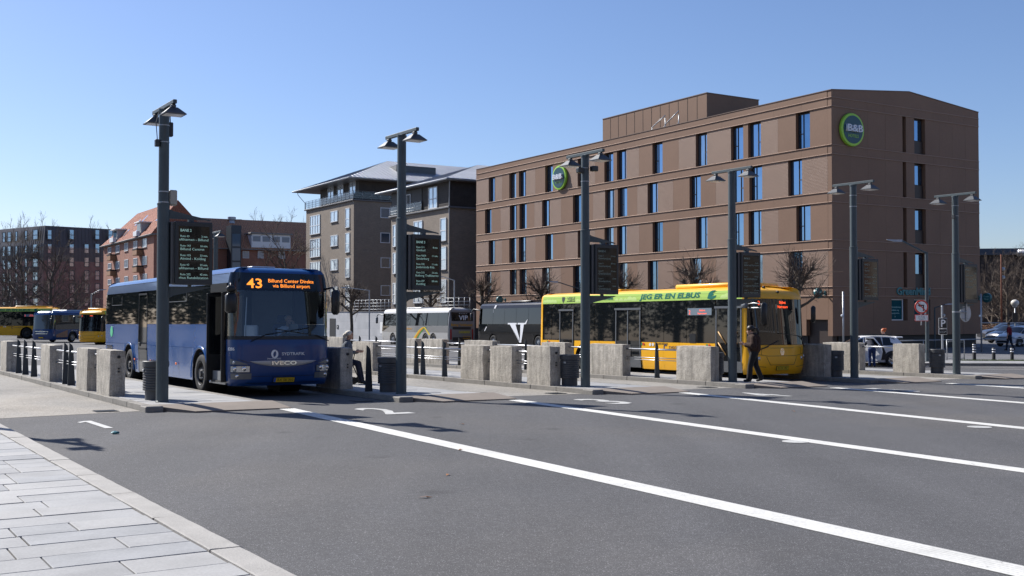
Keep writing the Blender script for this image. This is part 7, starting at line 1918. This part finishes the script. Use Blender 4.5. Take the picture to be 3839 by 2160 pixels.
WO = person(ABS(xw, yw, gz(xw, yw)+.12, 168), 'woman in a brown fleece jacket and black trousers looking at her phone', caps, C_)
hair(WO, (.082, 0, 1.545), (.112, .108, .1), M('dark_hair', (.016, .010, .007), .5), [([(-.02,0,1.56),(-.09,0,1.54),(-.13,0,1.45),(-.13,0,1.33)], [.03,.04,.04,.012])]); eyes(WO, hd_, (1,0,-.25))
mb = MB(); mb.rbox(.335, -.04, 1.13, .35, .045, 1.27, .006); o = mb.build('phone', m_dark, None, M=WO.matrix_world.copy()); tag(o, 'dark phone held by the woman in brown', 'phone')
mb = MB(); mb.rbox(-.24, -.34, .72, .02, -.24, 1.08, .035); bg_ = mb.build('shoulder_bag', M('bag_grey', (.05, .055, .065), .8), None, M=WO.matrix_world.copy(), auto=60); tag(bg_, 'grey shoulder bag hanging at the woman\'s hip', 'bag')
mb = MB(); mb.tube([(-.2,-.28,1.06),(-.12,-.2,1.3),(-.02,-.1,1.4),(.06,-.17,1.3),(.0,-.27,1.06)], .014, 6); mb.build('strap', M('bag_grey', (.05, .055, .065), .8), bg_, smooth=True)
# old person resting on a walker
C_ = {'skin': m_skin, 'jacket': M('grey_blue_jacket', (.10, .12, .15), .9, var=.15, vs=10), 'trousers': M('dark_blue_trousers', (.012, .016, .035), .9), 'shoe': m_shoe}
hd_ = (.10, 0, 1.33)
caps = headcaps(hd_) + [((0,0,.62), .15, (.0,0,.72), .15, 'trousers'), ((.0,0,.74), .16, (.03,0,1.0), .155, 'jacket'), ((.04,-.1,1.08), .09, (.04,.1,1.08), .09, 'jacket'), ((.05,0,1.12), .07, (.06,0,1.18), .06, 'jacket'),
    ((.05,.15,1.07), .065, (.07,.2,.84), .06, 'jacket'), ((.07,.2,.84), .055, (.28,.15,.86), .045, 'jacket'), ((.05,-.15,1.07), .065, (.07,-.2,.84), .06, 'jacket'), ((.07,-.2,.84), .055, (.27,-.14,.88), .045, 'jacket'),
    ((.02,.09,.62), .09, (.34,.1,.56), .07, 'trousers'), ((.34,.1,.56), .068, (.44,.1,.12), .055, 'trousers'), ((.02,-.09,.62), .09, (.34,-.1,.56), .07, 'trousers'), ((.34,-.1,.56), .068, (.44,-.1,.12), .055, 'trousers'),
    ((.42,.1,.06), .045, (.56,.1,.035), .034, 'shoe'), ((.42,-.1,.06), .045, (.56,-.1,.035), .034, 'shoe')] + hand((.32,.15,.87), (1,0,.1), (0,-.3,1)) + hand((.31,-.14,.89), (1,0,.1), (0,.3,1))
xo, yo = lot(12.45, 27.55)
OP = person(ABS(xo, yo, gz(xo, yo)+.12, -8), 'white-haired person in a grey-blue jacket resting behind the shaded block', caps, C_)
hair(OP, (.075, 0, 1.375), (.108, .105, .088), M('white_hair', (.62, .58, .5), .7), [([(.0,0,1.36),(-.05,0,1.31),(-.045,0,1.25)], [.06,.06,.03])]); eyes(OP, hd_)
o = thing('wheeled_walker', ABS(xo, yo, gz(xo, yo)+.12, -8), 'dark wheeled walker beside the white-haired person', 'walker')
mb = MB()
for y in (-.26, .26): mb.tube([(-.2,y,.1),(.1,y,.52),(.18,y,.86),(.08,y,.9)], .014, 6); mb.tube([(.1,y,.52),(.3,y,.1)], .014, 6)
mb.tube([(.1,-.26,.5),(.1,.26,.5)], .014, 6); mb.build('frame', m_black, o, smooth=True)
mb = MB(); mb.rbox(-.1, -.22, .46, .16, .22, .5, .01); mb.build('seat', m_black, o)
for x in (-.2, .3):
    for y in (-.26, .26): mb = MB(); mb.lathe([(.06,-.015),(.1,-.018),(.1,.018),(.06,.015)], 18, (x, y, .1), 'y'); mb.build('wheel', m_black, o)
# man in a red shirt
C_ = {'skin': m_skin, 'shirt': M('red_tshirt', (.16, .008, .018), .9), 'trousers': M('navy_trousers', (.012, .014, .03), .9), 'shoe': m_shoe}
def walker_caps(hd_, sw=1):
    return headcaps(hd_) + [((0,0,.92), .14, (.0,0,1.02), .14, 'trousers'), ((.0,0,1.05), .15, (.02,0,1.32), .165, 'shirt'), ((.02,-.13,1.42), .08, (.02,.13,1.42), .08, 'shirt'), ((.03,0,1.46), .06, (.04,0,1.53), .055, 'skin'),
        ((.02,.2,1.4), .065, (-.04*sw,.25,1.17), .06, 'shirt'), ((-.04*sw,.25,1.17), .045, (.02,.26,.92), .036, 'skin'), ((.02,-.2,1.4), .065, (.04*sw,-.25,1.17), .06, 'shirt'), ((.04*sw,-.25,1.17), .045, (.12,-.25,.92), .036, 'skin'),
        ((0,.09,.9), .1, (.12,.09,.5), .075, 'trousers'), ((.12,.09,.5), .07, (.16,.09,.1), .06, 'trousers'), ((0,-.09,.9), .1, (-.06,-.09,.5), .075, 'trousers'), ((-.06,-.09,.5), .07, (-.24,-.09,.13), .06, 'trousers'),
        ((.14,.09,.05), .045, (.3,.09,.035), .036, 'shoe'), ((-.26,-.09,.08), .045, (-.12,-.09,.035), .036, 'shoe')] + hand((.02,.26,.88), (.1,0,-1), (1,0,0)) + hand((.12,-.25,.88), (.1,0,-1), (1,0,0))
x, y, _ = at(2540, 882, 69)
MR = person(ABS(x, y, PZ, 130), 'man in a red shirt walking away across the shaded plaza', walker_caps((.05,0,1.66)), C_)
hair(MR, (.03, 0, 1.695), (.098, .095, .085), M('dark_hair', (.016, .010, .007), .5)); eyes(MR, (.05,0,1.66))
mb = MB(); mb.rbox(-.12, -.42, .88, .14, -.3, 1.18, .04); mb.tube([(.0,-.36,1.16),(.02,-.16,1.52),(.04,.1,1.38)], .018, 6); o = mb.build('shoulder_bag', m_dark, None, M=MR.matrix_world.copy(), auto=60); tag(o, 'dark shoulder bag carried by the man in red', 'bag')
# person leaning into the white car
C_ = {'skin': m_skin, 'shirt': M('navy_jumper', (.014, .017, .03), .9), 'trousers': M('blue_jeans', (.012, .03, .10), .9, var=.15, vs=10), 'shoe': m_shoe}
hd_ = (.62, 0, 1.08)
caps = headcaps(hd_, (1,0,-.6)) + [((0,0,.84), .145, (.08,0,.94), .145, 'trousers'), ((.1,0,.97), .15, (.36,0,1.13), .15, 'shirt'), ((.42,-.1,1.14), .09, (.42,.1,1.14), .09, 'shirt'), ((.46,0,1.13), .06, (.53,0,1.1), .055, 'skin'),
    ((.43,.17,1.12), .06, (.55,.22,.9), .055, 'shirt'), ((.55,.22,.9), .045, (.72,.18,.8), .036, 'shirt'), ((.43,-.17,1.12), .06, (.55,-.22,.9), .055, 'shirt'), ((.55,-.22,.9), .045, (.72,-.18,.8), .036, 'shirt'),
    ((0,.09,.82), .1, (.02,.1,.46), .075, 'trousers'), ((.02,.1,.46), .07, (-.02,.1,.1), .06, 'trousers'), ((0,-.09,.82), .1, (.02,-.1,.46), .075, 'trousers'), ((.02,-.1,.46), .07, (-.02,-.1,.1), .06, 'trousers'),
    ((-.02,.1,.05), .045, (.12,.1,.035), .036, 'shoe'), ((-.02,-.1,.05), .045, (.12,-.1,.035), .036, 'shoe')] + hand((.76,.18,.79), (1,0,-.3), (0,-1,0)) + hand((.76,-.18,.79), (1,0,-.3), (0,1,0))
x, y, _ = at(2190, 921, 46.6)
LP = person(ABS(x+.02, y-.12, gz(x, y), 84) @ Matrix.Diagonal((.92, .92, .92, 1)), 'person in navy jumper and blue jeans leaning into the white car', caps, C_)
hair(LP, (.6, 0, 1.13), (.1, .1, .09), M('dark_hair', (.016, .010, .007), .5)); eyes(LP, hd_, (1,0,-.6))
# red-haired person behind the car
C_ = {'skin': m_skin, 'shirt': M('rust_jacket', (.2, .06, .03), .9), 'trousers': C_['trousers'], 'shoe': m_shoe}
x, y, _ = at(2224, 845, 49.2)
RP = person(ABS(x, y, gz(x, y), 175) @ Matrix.Diagonal((.93, .93, .93, 1)), 'red-haired person standing behind the white car\'s roof', walker_caps((.05,0,1.66), 0), C_)
hair(RP, (.02, 0, 1.69), (.115, .11, .105), M('red_hair', (.42, .09, .02), .55), [([(-.03,0,1.74),(-.1,0,1.76),(-.12,0,1.72)], [.04,.05,.03])]); eyes(RP, (.05,0,1.66))
# bus driver
C_ = {'skin': m_skin, 'shirt': M('white_shirt', (.62, .68, .74), .8), 'trousers': m_dark, 'shoe': m_shoe}
hd_ = (-1.33, .63, 1.86)
caps = headcaps(hd_, (1,-.1,-.1)) + [((-1.5,.63,1.15), .15, (-1.5,.63,1.25), .15, 'trousers'), ((-1.49,.63,1.28), .15, (-1.44,.63,1.55), .165, 'shirt'), ((-1.43,.5,1.62), .08, (-1.43,.76,1.62), .08, 'shirt'),
    ((-1.43,.84,1.6), .065, (-1.2,.88,1.4), .058, 'shirt'), ((-1.2,.88,1.4), .045, (-1.2,.75,1.68), .036, 'skin'), ((-1.43,.42,1.6), .065, (-1.28,.36,1.4), .058, 'shirt'), ((-1.28,.36,1.4), .045, (-1.06,.45,1.56), .036, 'skin'),
    ((-1.5,.72,1.12), .09, (-1.05,.74,1.12), .075, 'trousers'), ((-1.5,.54,1.12), .09, (-1.05,.52,1.12), .075, 'trousers'), ((-1.05,.74,1.12), .07, (-.9,.74,.72), .055, 'trousers'), ((-1.05,.52,1.12), .07, (-.9,.52,.72), .055, 'trousers'), ((-.92,.74,.67), .045, (-.78,.74,.65), .036, 'shoe'), ((-.92,.52,.67), .045, (-.78,.52,.65), .036, 'shoe')] + hand((-1.2,.74,1.72), (-.1,-.4,1), (0,-1,0)) + hand((-1.03,.46,1.58), (1,.1,.2), (0,1,0))
DP = person(BUS43.matrix_world.copy(), 'bus driver in a white shirt behind the route 43 windscreen, hand at face', caps, C_)
hair(DP, (-1.365, .63, 1.905), (.098, .098, .075), M('grey_hair', (.3, .29, .28), .6)); eyes(DP, hd_)

finish_people()
finish_texts()
